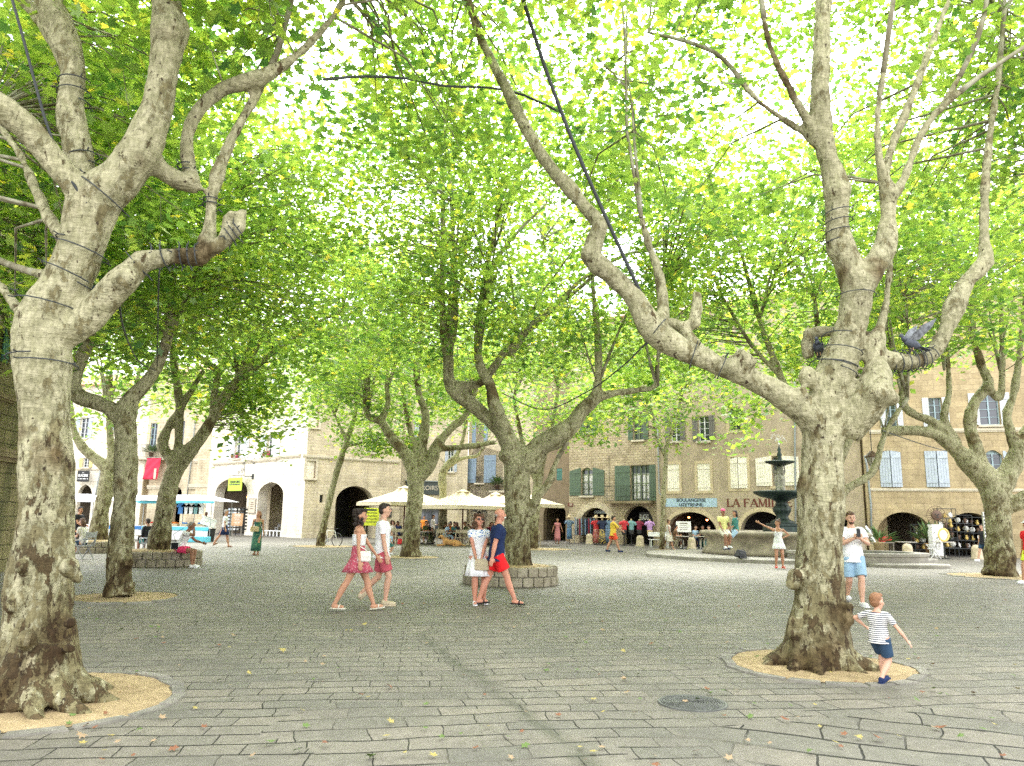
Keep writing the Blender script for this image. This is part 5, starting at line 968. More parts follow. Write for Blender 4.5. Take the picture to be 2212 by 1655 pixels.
easel(at(zx(2, 985), 49), R_(8), .95, 1.1, 1.0, 'yellow', 'bright yellow poster on a tall easel behind the man in the white polo', 5)
easel(at(zx(3, 1482), 45), R_(-5), .85, .62, .95, 'paper', 'white menu board on a stand by the bakery tables', 4, 'wood_grey')
# ---- big fan
t = thing('standing_fan', 'big black standing fan between the cafe tables', 'fan', at(zx(2, 1918), 45)); MB().tube([(0, 0, 0), (0, 0, 1.5)], .04, 8).build('pole', 'black_plastic', t); MB().lathe([(.32, 0), (.32, .04), (.05, .08)], n=20).build('base', 'black_plastic', t)
m = MB()
for r_ in (.12, .22, .32, .42, .48):
    for y_ in (-.1, .1): m.tube([(math.cos(a * .35) * r_, y_ * (1 - r_ * .9), 1.85 + math.sin(a * .35) * r_) for a in range(19)], .008, 4, False)
for k in range(18): a = k * math.pi / 9; m.tube([(0, -.11, 1.85), (math.cos(a) * .48, -.06, 1.85 + math.sin(a) * .48)], .005, 3)
m.build('guard', 'black_plastic', t); b = MB()
for k in range(3): a = k * 2.094 + .5; b.poly([(math.cos(a) * .08, 0, 1.85 + math.sin(a) * .08), (math.cos(a - .35) * .44, .02, 1.85 + math.sin(a - .35) * .44), (math.cos(a + .35) * .44, -.03, 1.85 + math.sin(a + .35) * .44)], .01)
b.build('blades', 'steel', t); MB().lathe([(.47, 1.849), (.47, 1.851)], n=4).v
MB().ell((0, .12, 1.85), (.12, .14, .12)).build('motor', 'black_plastic', t, True)
# ---- bicycle
def bicycle(loc, rz):
    t = thing('bicycle', 'black and white bicycle leaning on the slim slanting tree', 'bicycle', loc, rz)
    for x in (-.52, .52):
        w = MB(); w.tube([(x + math.cos(a * math.pi / 14) * .34, 0, .34 + math.sin(a * math.pi / 14) * .34) for a in range(29)], .024, 6, False); wo = w.build('wheel', 'black_plastic', t, True)
        s_ = MB(); [s_.tube([(x, 0, .34), (x + math.cos(a * .4) * .32, 0, .34 + math.sin(a * .4) * .32)], .003, 3) for a in range(16)]; s_.build('spokes', 'steel', wo)
    f = MB(); P_ = dict(bb=(-.08, 0, .3), seat=(-.2, 0, .8), head=(.34, 0, .78), hd2=(.38, 0, .64), rear=(-.52, 0, .34), front=(.52, 0, .34))
    for a, b in (('bb', 'seat'), ('bb', 'hd2'), ('seat', 'head'), ('bb', 'rear'), ('seat', 'rear')): f.tube([P_[a], P_[b]], .018, 8)
    f.build('frame', 'white_paint', t, True); MB().tube([(.34, 0, .82), (.42, 0, .56), (.52, 0, .34)], .02, 8).build('fork', 'white_paint', t, True)
    MB().tube([(.3, -.3, .93), (.36, -.12, .9), (.34, 0, .88), (.36, .12, .9), (.3, .3, .93)], .014, 6).tube([(.34, 0, .78), (.34, 0, .9)], .016, 6).build('handlebar', 'black_plastic', t, True)
    MB().ell((-.24, 0, .92), (.15, .07, .035)).tube([(-.2, 0, .78), (-.22, 0, .9)], .014, 6).build('saddle', 'black_plastic', t, True); MB().lathe([(.09, -.01), (.09, .01)], n=14).build('chainring', 'steel', t, loc=(-.08, -.03, .3)).rotation_euler = (R_(90), 0, 0)
bc = at(zx(2, 628), 40.6); bicycle(bc, R_(-28))
# ---- market stalls
def stall(c, rz, w, dpt, h, label, goods, band, cloth2='cyan'):
    t = thing('market_stall', label, 'stall', c, rz, 'market stalls under white awnings')
    for x in (-w / 2, w / 2):
        for y in (-dpt / 2, dpt / 2): MB().tube([(x, y, 0), (x, y, h - .1)], .025, 6).build('post', 'steel', t)
    m = MB(); e = .3; m.add([(-w / 2 - e, -dpt / 2 - e, h - .1), (w / 2 + e, -dpt / 2 - e, h - .1), (w / 2 + e, dpt / 2 + e, h - .1), (-w / 2 - e, dpt / 2 + e, h - .1), (-w * .3, 0, h + .25), (w * .3, 0, h + .25)], [(0, 1, 5, 4), (1, 2, 5), (2, 3, 4, 5), (3, 0, 4)]); a = m.build('awning', 'tarp_white', t); a.modifiers.new('s', 'SOLIDIFY').thickness = .01
    v = MB(); v.poly([(-w * .1, -dpt / 2 - e - .01, h - .1), (w / 2 + e, -dpt / 2 - e - .01, h - .1), (w / 2 + e, -dpt / 2 - e - .01, h - .24), (-w * .02, -dpt / 2 - e - .01, h - .24)], .006); v.build('awning_flap', cloth2, t)
    MB().box((0, -dpt / 2 + .35, .82), (w - .1, .8, .05)).build('counter', 'tarp_white', t); MB().box((0, -dpt / 2 - .07, .72), (w - .1, .02, .2)).build('counter_band', band, t); MB().box((0, -dpt / 2 - .04, .35), (w - .2, .02, .5)).build('skirt', 'tarp_white', t)
    r = random.Random(int(w * 10)); 
    for gm_, n in goods:
        for k in range(n):
            x = r.uniform(-w / 2 + .3, w / 2 - .3); y = -dpt / 2 + r.uniform(.1, .55); gt = thing('goods_crate', 'x', 'crate', t.matrix_world @ Vector((0, 0, 0)) if 0 else c + Matrix.Rotation(rz, 3, 'Z') @ Vector((x, y, .845)), rz, 'crates of goods on the market counters')
            cr = MB().box((0, 0, .07), (.34, .3, .14)).build('crate', 'chair_wood', gt); hp = MB(); [hp.ell((r.uniform(-.13, .13), r.uniform(-.11, .11), .15 + r.uniform(0, .05)), .05, 6, 5) for _ in range(12)]; hp.build('contents', gm_, gt, True)
            gt['label'] = {'orange': 'wooden crate heaped with orange produce on the market counter', 'blue': 'wooden crate of blue packets on the market counter', 'red': 'wooden crate of red goods on the market counter'}[gm_]
    return t
stall(at(zx(1, 1260), 46), R_(6), 4.6, 2.2, 2.35, 'long market stall with orange produce behind the two grey trunks', (('orange', 10), ('red', 3)), 'blue')
stall(at(zx(1, 1600), 45.5), R_(-8), 4.2, 2.3, 2.4, 'market stall with hanging clothes left of the white corner house', (('blue', 3), ('orange', 2)), 'cyan')
stall(at(zx(1, 600), 47), R_(5), 3.2, 2.0, 2.4, 'white market stall at the far left beside the big trunk', (('orange', 2),), 'tarp_white', 'tarp_white')
# clothes hung at the right stall
for i, (x, mm_, lb) in enumerate(((1560, 'blue', 'blue shirt hanging under the right market awning'), (1600, 'tarp_white', 'white shirt hanging under the right market awning'), (1640, 'tarp_white', 'pale top hanging in the middle of the right market awning'), (1685, 'fabric_teal', 'teal top hanging near the end of the right awning'), (1725, 'tarp_white', 'white top hanging at the right end of the market awning'))):
    c = at(zx(1, x), 44.6, 1.55); t = thing('hung_shirt', lb, 'shirt', c, 0, 'clothes hung under the awning'); m = MB(); m.poly([(-.1, 0, .62), (-.3, 0, .45), (-.24, 0, .36), (-.17, 0, .42), (-.19, 0, 0), (.19, 0, 0), (.17, 0, .42), (.24, 0, .36), (.3, 0, .45), (.1, 0, .62)], .04); m.build('cloth', mm_, t); MB().tube([(0, .02, .6), (0, .02, .75)], .008, 4).build('hanger', 'steel', t)
# bin with white box on it, blue tray
t = thing('waste_bin', 'black bin left of the white corner house with a white box on it', 'bin', at(zx(1, 1795), 44.5)); MB().lathe([(.3, 0), (.37, .68), (.4, .7), (.4, .74)], n=4, cap=True).build('body', 'black_plastic', t)
t = thing('cool_box', 'white polystyrene box tipped on top of the black bin', 'box', at(zx(1, 1792), 44.5, .78), .3); MB().box((0, 0, .3), (.78, .55, .42), ry=R_(20), rz=.2).build('box', 'tarp_white', t, bevel=.03); MB().box((.03, 0, .53), (.84, .6, .07), ry=R_(20), rz=.2).build('lid', 'tarp_white', t, bevel=.02)
t = thing('plastic_tub', 'blue plastic tub on the ground beside the black bin', 'tub', at(zx(1, 1735), 45)); MB().lathe([(.28, 0), (.36, .4), (.38, .4), (.3, .05)], n=16, cap=False).build('tub', 'blue', t, True)
t = thing('crate_pallet', 'cyan crate on the ground at the foot of the right stall', 'crate', at(zx(1, 1690), 43.5)); MB().box((0, 0, .15), (1.4, .6, .3)).build('crate', 'cyan', t, bevel=.02)
# ---- mannequins and racks at the clothes shop
def torso(t, m_, z, w=.2, h=.62, sleeves=True, nm='top'):
    b = MB().lathe([(w * .78, z), (w * .82, z + h * .15), (w * .8, z + h * .35), (w * .98, z + h * .7), (w * 1.02, z + h * .82), (w * .7, z + h * .95), (w * .3, z + h)], n=20, sy=.62)
    if sleeves:
        for s_ in (-1, 1): b.tube([(s_ * w * .85, 0, z + h * .86), (s_ * w * 1.5, 0, z + h * .55)], [.085, .08], 10)
    b.build(nm, m_, t, True)
def mannequin(u, d, label, top, low=None, lowlen=.9, flare=.26, hat=False, base=True, z=.95, sleeves=True):
    t = thing('mannequin', label, 'mannequin', at(u, d), rnd.uniform(-.3, .3), 'mannequins outside the clothes shop'); torso(t, top, z, sleeves=sleeves)
    if low:
        MB().lathe([(flare, z - lowlen + .1), (flare * .9, z - lowlen * .5), (.17, z - .05), (.165, z + .04)], n=22, sy=.7, cap=True, ripple=lambda a, q: .06 * math.sin(a * 7) * (1 - q)).build('skirt', low, t, True)
    MB().tube([(0, 0, 0), (0, 0, z + .1)], .025, 8).build('stand', 'black_plastic', t); MB().lathe([(.2, 0), (.2, .02), (.03, .05)], n=18).build('base', 'black_plastic', t)
    MB().lathe([(.055, z + .6), (.05, z + .7), (.03, z + .72)], n=12).build('neck', 'straw', t, True)
    if hat: MB().lathe([(.24, z + .78), (.23, z + .8), (.1, z + .82), (.11, z + .88), (.08, z + .94), (.01, z + .95)], n=20, cap=False).ell((0, 0, z + .77), (.08, .09, .1)).build('hat', 'straw', t, True)
mannequin(zx(3, 494), 52, 'mannequin in a blue checked tunic and jeans with a straw hat at the stone corner', 'print_blue', 'fabric_blue', .75, .19, True)
mannequin(zx(3, 725), 50, 'mannequin in a bright red top and long red flowered skirt', 'fabric_red', 'print_red', .95, .25, True)
mannequin(zx(3, 778), 49.5, 'mannequin in a navy top and yellow flowered skirt', 'fabric_navy', 'print_leaf', .95, .24, True)
mannequin(zx(3, 828), 50.5, 'mannequin in a blue print dress behind the man in yellow', 'print_blue', 'print_blue', .9, .22, True)
mannequin(zx(3, 968), 49, 'short stand with a coral red polo top', 'fabric_red', 'black_plastic', .35, .16); mannequin(zx(3, 1030), 49, 'short stand with a grey teal polo top', 'fabric_teal', 'black_plastic', .35, .16)
mannequin(zx(3, 1100), 50.5, 'stand with a dark wine polo top deep in the arch', 'fabric_wine', 'black_plastic', .35, .16); mannequin(zx(3, 1190), 49, 'stand with a lilac shirt and beige shorts beside the slender tree', 'lilac', 'straw', .4, .17)
t = thing('clothes_rack', 'rail of grey blue and black clothes inside the first clothes shop arch', 'clothes rack', at(zx(3, 635), 51.5)); MB().tube([(-.75, 0, 0), (-.75, 0, 1.7), (.75, 0, 1.7), (.75, 0, 0)], .02, 6).build('rail', 'steel', t)
for i in range(12):
    MB().poly([(-.68 + i * .12, -.2, 1.65), (-.68 + i * .12, .2, 1.65), (-.68 + i * .12, .24, .55), (-.68 + i * .12, -.24, .6)], .06, Vector((1, 0, 0))).build('garment', ('print_blue', 'fabric_navy', 'fabric_wine', 'print_blue', 'black_plastic')[i % 5], t)
# awning sign strip in the first arch
t = thing('shop_sign', 'pale strip board hung across the top of the first clothes shop arch', 'sign', G_.A, G_.rz); a0, z0, a1, z1 = G_.rect(3, 672, 945, 825, 972); MB().box(((a0 + a1) / 2, .6, (z0 + z1) / 2 - .05), (a1 - a0, .05, z1 - z0)).build('board', 'shutter_greyblue', t)
# ---- postcard racks and chalk board in the left pointed arch
for i, (x, lb) in enumerate(((1985, 'left postcard rack in the left pointed arch'), (2030, 'middle postcard rack in the left pointed arch'), (2085, 'right postcard rack in the left pointed arch'))):
    t = thing('postcard_rack', lb, 'rack', at(zx(1, x), 57.5), .3 * i, 'postcard racks'); MB().tube([(0, 0, 0), (0, 0, 2.1)], .03, 6).build('pole', 'iron', t); c = MB(); r = random.Random(i)
    for j in range(7):
        for q in range(6): a = q * 1.047; c.box((math.cos(a) * .27, math.sin(a) * .27, .5 + j * .24), (.18, .012, .13), rz=a + 1.57)
    c.build('postcards', ('shutter_greyblue', 'paper', 'iron')[i], t); MB().lathe([(.3, .35), (.3, .37)], n=12).lathe([(.3, 2.05), (.3, 2.07)], n=12).build('frame', 'iron', t)
easel(at(zx(1, 2036), 56), .1, .8, .9, .75, 'terracotta', 'terracotta coloured menu board standing in the left pointed arch', 7, 'paper')
# low white fence with chairs in the right pointed arch
t = thing('low_fence', 'low white slatted barrier closing the right pointed arch', 'fence', D_.A, D_.rz); a0 = D_.loc(5, 945, 1330)[0]; a1 = D_.loc(5, 1200, 1330)[0]; m = MB(); m.box(((a0 + a1) / 2, .1, .42), (a1 - a0, .08, .07)); t1 = m.build('rail', 'white_paint', t)
for i in range(6): MB().box((a0 + (a1 - a0) * (i + .5) / 6, .1, .19), (.12, .05, .38)).build('slat', 'white_paint', t)
for x, rz_, lb in ((985, .8, 'left metal chair in the right pointed arch'), (1060, 2.4, 'middle metal chair in the right pointed arch'), (1150, 3.6, 'right metal chair in the right pointed arch')):
    a, z = D_.loc(5, x, 1300); chair(D_.world(a, 1.3, 0), rz_, lb, 'steel', 'metal chairs in the arch')
# ---- flower pots
def pot(loc, label, s_=1, flower=None, mt='terracotta', h=.3, bush=.35, grp='potted plants', tall=1.0, n=60):
    t = thing('potted_plant', label, 'plant', loc, rnd.uniform(0, 6), grp); MB().lathe([(.12 * s_, 0), (.17 * s_, h * s_), (.19 * s_, h * s_), (.19 * s_, h * s_ + .04), (.14 * s_, h * s_ + .02)], n=14).build('pot', mt, t, True); m = MB(); r = random.Random(n)
    for k in range(n):
        a = r.uniform(0, 6.28); e = r.uniform(.15, 1); L = bush * s_ * r.uniform(.5, 1.1); b0_ = Vector((0, 0, h * s_)); d_ = Vector((math.cos(a) * (1 - e * .6), math.sin(a) * (1 - e * .6), e * tall)).normalized(); p1 = b0_ + d_ * L; sd = Vector((-math.sin(a), math.cos(a), 0)) * .035 * s_; p2 = b0_ + d_ * L * .6; m.add([b0_ + (p2 - b0_) * .6, p2 + sd, p1 + Vector((0, 0, -L * .1)), p2 - sd], [(0, 1, 2, 3)])
    m.build('foliage', 'plant_green', t)
    if flower: f = MB(); [f.ell((r.gauss(0, .12) * s_, r.gauss(0, .12) * s_, (h + .12 + r.uniform(0, .15)) * s_), .05 * s_, 6, 5) for _ in range(14)]; f.build('flowers', flower, t, True)
    return t
for (x, y, lb, fl) in ((632, 448, 'leafy pot on the left white sill', None), (685, 448, 'pink flower pot on the left white sill', 'pink'), (1005, 430, 'leafy pot on the right white sill', None), (1058, 430, 'pink flower pot on the right white sill', 'pink')):
    a, z = D_.loc(5, x, y + 12); pot(D_.world(a, -.12, z + .06), lb, .8, fl, 'pink' if fl else 'terracotta', .22)
a, z = E3.loc(2, 2095, 782); pot(E3.world(a, -.3, z), 'bushy pot on the small balcony behind the planter tree', 1.2, None, 'leather', .3, .9, n=120)
a, z = C_.loc(1, 1325, 495); pot(C_.world(a, -.4, z), 'round clipped shrub on the balcony above the red banner', 1.2, None, 'leather', .3, .9, n=120)
pot(at(zx(4, 962), 38), 'palm like plant in a tall tan pot left in the first antique arch', 1.5, None, 'straw', .45, .75, n=70, tall=.8); pot(at(zx(4, 1408), 38.6), 'grass plume in a terracotta pot beside the white pillar', 1.5, None, 'terracotta', .42, .95, n=90, tall=2.5)
# ---- antique shop things
def box_thing(name, lb, cat, loc, parts, rz=0, grp=None):
    t = thing(name, lb, cat, loc, rz, grp)
    for nm, c, sz, mm_ in parts: MB().box(c, sz).build(nm, mm_, t, bevel=.008)
    return t
pil = box_thing('pillar', 'white stone pillar between the two antique shop arches', 'pillar', at(zx(4, 1462), 38), [('shaft', (0, 0, .8), (.55, .4, 1.6), 'white_paint'), ('base', (0, 0, .06), (.66, .5, .12), 'kerb_stone')])
t = thing('sun_sculpture', 'iron sun face with rays standing on the white pillar', 'sculpture', at(zx(4, 1456), 38, 1.62)); m = MB().lathe([(.02, -.02), (.2, 0), (.26, .03), (.2, .07), (.02, .1)], n=24, cap=False); o = m.build('face', 'rust', t, True, loc=(0, 0, .42)); o.rotation_euler = (R_(90), 0, 0)
m = MB()
for k in range(22): a = 2 * math.pi * k / 22; m.tube([(math.cos(a) * .24, 0, .42 + math.sin(a) * .24), (math.cos(a) * (.46 if k % 2 else .4), 0, .42 + math.sin(a) * (.46 if k % 2 else .4))], [.022, .006], 4)
m.build('rays', 'rust', t); MB().ell((-.08, -.1, .48), .03).ell((.08, -.1, .48), .03).ell((0, -.11, .42), (.025, .03, .05)).ell((0, -.1, .33), (.08, .02, .02)).build('features', 'iron', t, True); MB().tube([(math.cos(a * .33) * .47, .01, .42 + math.sin(a * .33) * .47) for a in range(20)], .012, 5).build('rim', 'rust', t)
table(at(zx(4, 1200), 38.5), 'round tea table inside the first antique arch', 1.0); table(at(zx(4, 1525), 36.8), 'metal garden table with a gold mirror, beside the white pillar', 1.0, .8)
t = thing('round_mirror', 'round gold rimmed mirror on the garden table', 'mirror', at(zx(4, 1516), 36.8, .8), .2); m = MB().lathe([(.3, 0), (.33, .02), (.3, .05), (.24, .04)], n=28, cap=False); o = m.build('rim', 'gold', t, True, loc=(0, 0, .32)); o.rotation_euler = (R_(90), 0, 0); o = MB().lathe([(.25, 0), (.25, .01)], n=28).build('glass', mat('mirror', (.85, .75, .5), .15, .6), t, loc=(0, 0, .32)); o.rotation_euler = (R_(90), 0, 0)
chair(at(zx(4, 1432), 37), 1.4, 'white garden chair beside the metal garden table', 'white_paint', 'chairs at the antique shop'); box_thing('cushion', 'red cushion on a low bench in the first antique arch', 'cushion', at(zx(4, 1013), 38.6, .72), [('pad', (0, 0, .12), (.5, .35, .25), 'red')]); box_thing('bench', 'low wooden bench under the red cushion', 'bench', at(zx(4, 1013), 38.6), [('seat', (0, 0, .68), (.8, .4, .06), 'wood_grey'), ('leg', (-.35, 0, .33), (.05, .36, .66), 'wood_grey'), ('leg', (.35, 0, .33), (.05, .36, .66), 'wood_grey')])
shl = random.Random(5)
for i, (x, dd, w_, h_, lb) in enumerate(((1555, 38.8, .9, 2.4, 'tall open black shelf of crockery at the left of the second antique arch'), (1660, 39.6, 1.3, 2.1, 'wide black shelf of bric a brac in the middle of the second antique arch'), (1780, 39.8, 1.0, 2.0, 'black shelf of frames at the right of the second antique arch'), (1345, 40.2, 1.0, 1.6, 'low dark shelf of curios at the right of the first antique arch'))):
    t = thing('display_shelf', lb, 'shelf', at(zx(4, x), dd), 0, 'shelves in the antique shop'); m = MB(); [m.bar((sx_ * w_ / 2, sy_ * .18, 0), (sx_ * w_ / 2, sy_ * .18, h_), .03) for sx_ in (-1, 1) for sy_ in (-1, 1)]; [m.box((0, 0, h_ * j / 5), (w_, .38, .025)) for j in range(1, 6)]; m.build('rack', 'iron', t)
    for j in range(1, 5):
        for q in range(3):
            c = Vector(((-.33 + .33 * q) * w_ * .9, 0, h_ * j / 5 + .02)) + at(zx(4, x), dd); o = thing('curio', {0: 'pale dish on an antique shop shelf', 1: 'rusty metal curio on an antique shop shelf', 2: 'brass jug on an antique shop shelf'}[(j + q + i) % 3], 'ornament', c, shl.uniform(0, 3), 'curios on the antique shelves')
            kk = (j + q + i) % 3
            if kk == 0: p = MB().lathe([(.13, 0), (.14, .02), (.02, .03)], n=16).build('dish', 'paper', o, True, loc=(0, 0, .15)); p.rotation_euler = (R_(80), 0, 0); MB().box((0, 0, .01), (.1, .06, .02)).build('stand', 'iron', o)
            elif kk == 1: MB().lathe([(.08, 0), (.05, .1), (.1, .2), (.02, .26)], n=10).build('body', 'rust', o, True); MB().tube([(.08, 0, .08), (.15, 0, .15), (.09, 0, .22)], .01, 5).build('handle', 'iron', o)
            else: MB().lathe([(.06, 0), (.09, .08), (.04, .18), (.06, .24)], n=12).build('body', 'gold', o, True); MB().tube([(.06, 0, .06), (.13, 0, .14), (.05, 0, .2)], .01, 5).build('handle', 'gold', o)
t = thing('closed_parasol', 'folded pale parasol leaning beside the drainpipe of the ashlar house', 'parasol', at(zx(4, 915), 38)); MB().tube([(.35, 0, 0), (-.1, .2, 1.2)], [.05, .12], 10).tube([(-.1, .2, 1.2), (-.2, .25, 1.5)], [.12, .02], 10).build('canopy', 'tarp_white', t, True); MB().tube([(.38, 0, -.0), (.3, .03, .2)], .02, 6).build('pole', 'chair_wood', t)
# ---- sign post at the right
t = thing('sign_post', 'grey metal notice frame on a post in front of the right edge tree', 'sign', at(zx(4, 1915), 25.6), R_(48)); MB().tube([(.34, 0, 0), (.34, 0, 2.0)], .045, 10).tube([(-.34, 0, .9), (-.34, 0, 2.0)], .03, 8).build('post', 'iron_green', t, True); MB().box((0, .0, 1.55), (.66, .04, .9)).build('panel', 'iron_green', t); g2 = MB(); [g2.box((0, -.028, 1.15 + i * .1), (.64, .008, .012)) for i in range(9)]; [g2.box((-.3 + i * .1, -.03, 1.55), (.012, .008, .88)) for i in range(7)]; g2.build('mesh', 'steel', t)
MB().box((-.45, -.04, 1.6), (.22, .03, .82)).build('white_panel', 'white_paint', t); g2 = MB(); [g2.box((-.45, -.058, 1.3 + i * .11), (.12, .006, .06)) for i in range(6)]; g2.build('writing', 'letter_dark', t); MB().box((-.42, -.03, .95), (.14, .03, .42)).build('white_panel', 'white_paint', t)
# ---- hanging lantern
lz = P(*Z(4, 903, 590), 22).z; lc = P(*Z(4, 903, 590), 22); t = thing('street_lantern', 'old glazed lantern hanging beside the hidden tree near the ashlar house', 'lantern', lc); MB().lathe([(.06, 0), (.17, .3), (.18, .31)], n=6, cap=False).build('glass', mat('lantern_glass', (.4, .38, .3), .2, spec=.6), t); m = MB(); [m.bar((math.cos(a) * .06, math.sin(a) * .06, 0), (math.cos(a) * .18, math.sin(a) * .18, .31), .015) for a in [k * 1.047 for k in range(6)]]; m.lathe([(.2, .31), (.19, .35), (.1, .45), (.04, .5)], n=12); m.ell((0, 0, -.02), .025); m.build('frame', 'rust', t); MB().tube([(0, 0, .5), (.0, 0, 1.9)], .012, 5).build('chain', 'iron', t)
# ---- manhole cover, backpack, scrap, bench
mc = G(1496, 1520); t = thing('manhole_cover', 'round ribbed iron manhole cover in the paving near the bottom right', 'manhole cover', mc); rr = 78 / F_ * 6.15; MB().lathe([(rr, .0), (rr, .012), (rr * .93, .012), (rr * .925, .006), (.01, .006)], n=64, cap=False).build('frame_ring', mat('cast_iron', (.13, .135, .12), .6, .3, var=.3, bump=.3), t)
m = MB()
for i in range(11):
    ra = rr * (.12 + .075 * i)
    for k in range(48):
        if (k + i) % 24 == 0: continue
        a0, a1 = 2 * math.pi * k / 48, 2 * math.pi * (k + .8) / 48; m.add([(math.cos(a) * q, math.sin(a) * q, z) for z in (.006, .014) for a, q in ((a0, ra), (a1, ra), (a1, ra + rr * .035), (a0, ra + rr * .035))], [(4, 5, 6, 7), (0, 1, 5, 4), (1, 2, 6, 5), (2, 3, 7, 6), (3, 0, 4, 7)])
m.build('ribs', 'cast_iron', t)
bp = P(*Z(3, 1972, 1290), 30.6); t = thing('backpack', 'black backpack lying against the fountain basin below the seated couple', 'bag', Vector((bp.x, bp.y, .17)), .4); MB().box((0, 0, .15), (.46, .3, .3), ry=.25, taper=.7).box((-.08, -.17, .12), (.28, .1, .18), ry=.2, taper=.8).build('body', 'black_plastic', t, bevel=.06); MB().tube([(.05, 0, .28), (.12, .02, .36), (.2, 0, .26)], .016, 6).build('handle', 'black_plastic', t); MB().tube([(-.15, -.2, .1), (-.3, -.3, .02), (.1, -.32, .02)], .015, 5).build('strap', 'black_plastic', t)
t = thing('plastic_scrap', 'small pink plastic scrap on the paving near the low step', 'litter', G(*Z(4, 1537, 1449))); MB().poly([(-.12, -.05, .01), (.1, -.06, .02), (.13, .03, .05), (0, .08, .06), (-.11, .04, .02)], .012, Vector((0, 0, 1))).build('scrap', 'pink', t)
t = thing('bench', 'white slatted bench in front of the stone pier beside the bakery', 'bench', at(zx(3, 1268), 46.5), 0); [MB().bar((x, y, 0), (x, y, .45), .05).build('leg', 'white_paint', t) for x in (-.5, .5) for y in (-.2, .2)]; MB().box((0, 0, .47), (1.2, .45, .04)).build('seat', 'white_paint', t); MB().box((0, .22, .78), (1.2, .03, .26)).build('backrest', 'white_paint', t)
# ---- dog
def dog():
    t = thing('dog', 'golden dog lying on the paving beside the cafe table', 'dog', at(zx(2, 1680), 43.4), R_(8)); m = MB(); F = mat('fur', (.5, .27, .1), .9, var=.25, vscale=12)
    m.ell((.1, 0, .2), (.42, .17, .17), 14, 10); m.ell((-.28, 0, .26), (.2, .15, .2), 12, 9); m.tube([(-.35, 0, .33), (-.5, -.02, .48)], [.11, .09], 10); m.ell((-.54, -.03, .53), (.12, .09, .09)); m.tube([(-.6, -.04, .51), (-.72, -.06, .47)], [.055, .035], 8); m.ell((-.49, .07, .54), (.035, .02, .07)); m.ell((-.49, -.12, .54), (.035, .02, .07))
    m.tube([(-.35, -.12, .1), (-.6, -.14, .05), (-.78, -.14, .04)], [.06, .045, .04], 8); m.tube([(-.33, .1, .1), (-.58, .12, .05), (-.74, .12, .04)], [.06, .045, .04], 8); m.ell((.4, -.14, .15), (.18, .09, .15)); m.tube([(.45, -.2, .06), (.2, -.24, .04), (.08, -.24, .035)], [.055, .04, .035], 8); m.tube([(.5, 0, .12), (.7, .05, .05), (.85, .0, .04)], [.05, .04, .02], 8)
    o = m.build('body', F, t, True); r = o.modifiers.new('r', 'REMESH'); r.mode = 'VOXEL'; r.voxel_size = .02; r.use_smooth_shade = True; MB().ell((-.73, -.06, .48), .02).ell((-.6, -.1, .56), .012).ell((-.6, .03, .56), .012).build('nose_and_eyes', 'black_plastic', t, True)
dog()
# ---- cables
def cable(name, pts, r, label, cat='cable', m='iron', drop=0, grp='cables strung between the trees'):
    t = thing(name, label, cat, pts[0], 0, grp); s = crm([(*p, r) for p in pts], .25); b = Vector(pts[0]); MB().tube([Vector(x[:3]) - b for x in s], r, 6).build('wire', m, t, True); return t
cable('cable', [P(1118, -40, 7.6), P(1172, 130, 7.8), P(1235, 300, 8), P(1300, 450, 8.3), P(1350, 560, 8.5), P(1392, 650, 8.7)], .022, 'thick dark cable running down to the elbow of the long left limb')
cable('cable', [P(700, 172, 7.3), P(790, 165, 8), P(880, 170, 8.5), P(960, 186, 9), P(1060, 190, 9.5), P(1130, 205, 10), P(1215, 245, 10)], .018, 'dark drooping cable crossing the upper middle of the crowns')
cable('cable', [P(18, -30, 6.1), P(55, 100, 6.2), P(95, 250, 6.3), P(140, 370, 6.4), P(188, 440, 6.4)], .014, 'straight dark cable up from the crotch of the big left tree')
cable('cable', [P(1085, 850, 18.3), P(1173, 885, 17), P(1267, 847, 15), P(1340, 795, 12), P(1402, 735, 8.9)], .012, 'sagging cable from the planter tree up to the big right tree')
cable('cable', [P(345, 575, 6.8), P(342, 640, 8), P(340, 790, 14)], .008, 'thin vertical wire hanging below the low left limb'); cable('cable', [P(255, 640, 6.6), P(270, 720, 8), P(300, 780, 11), P(335, 800, 14)], .01, 'curved wire from the low left limb to the medium tree')
cable('cable', [P(1905, 930, 20), P(2010, 965, 25), P(2100, 985, 30), P(2212, 990, 36)], .014, 'wire crossing in front of the grey blue shutters')
def wraps(label, rings, base, extra=(), wr=.0065):
    t = thing('string_lights', label, 'string lights', base, 0, 'dark string light wires wound on limbs'); m = MB(); r = random.Random(4)
    for (u, v, d, rp, ax, n) in rings:           # ax: limb direction in the picture (degrees from vertical)
        c = P(u, v, d); R = rp / F_ * (c - CAM).dot(fw); A = (rtv * math.sin(R_(ax)) + upv * math.cos(R_(ax))).normalized(); s1 = A.cross(fw).normalized(); s2 = A.cross(s1)
        pts = []; ph = r.uniform(0, 6)
        for k in range(17 * n + 1):
            a = ph + 2 * math.pi * k / 16; off = (k / 16 - n / 2) * R * (.75 if n > 1 else .2) + math.sin(a) * R * .25; pts.append(c + A * off + (s1 * math.cos(a) + s2 * math.sin(a)) * (R + .012) - base)
        m.tube(pts, wr, 5, False)
        for k in range(0, len(pts), 4): m.tube([pts[k], pts[k] + (pts[k] - (c + A * 0 - base)).normalized() * .045], .006, 4)
    m.build('wire', 'iron', t)
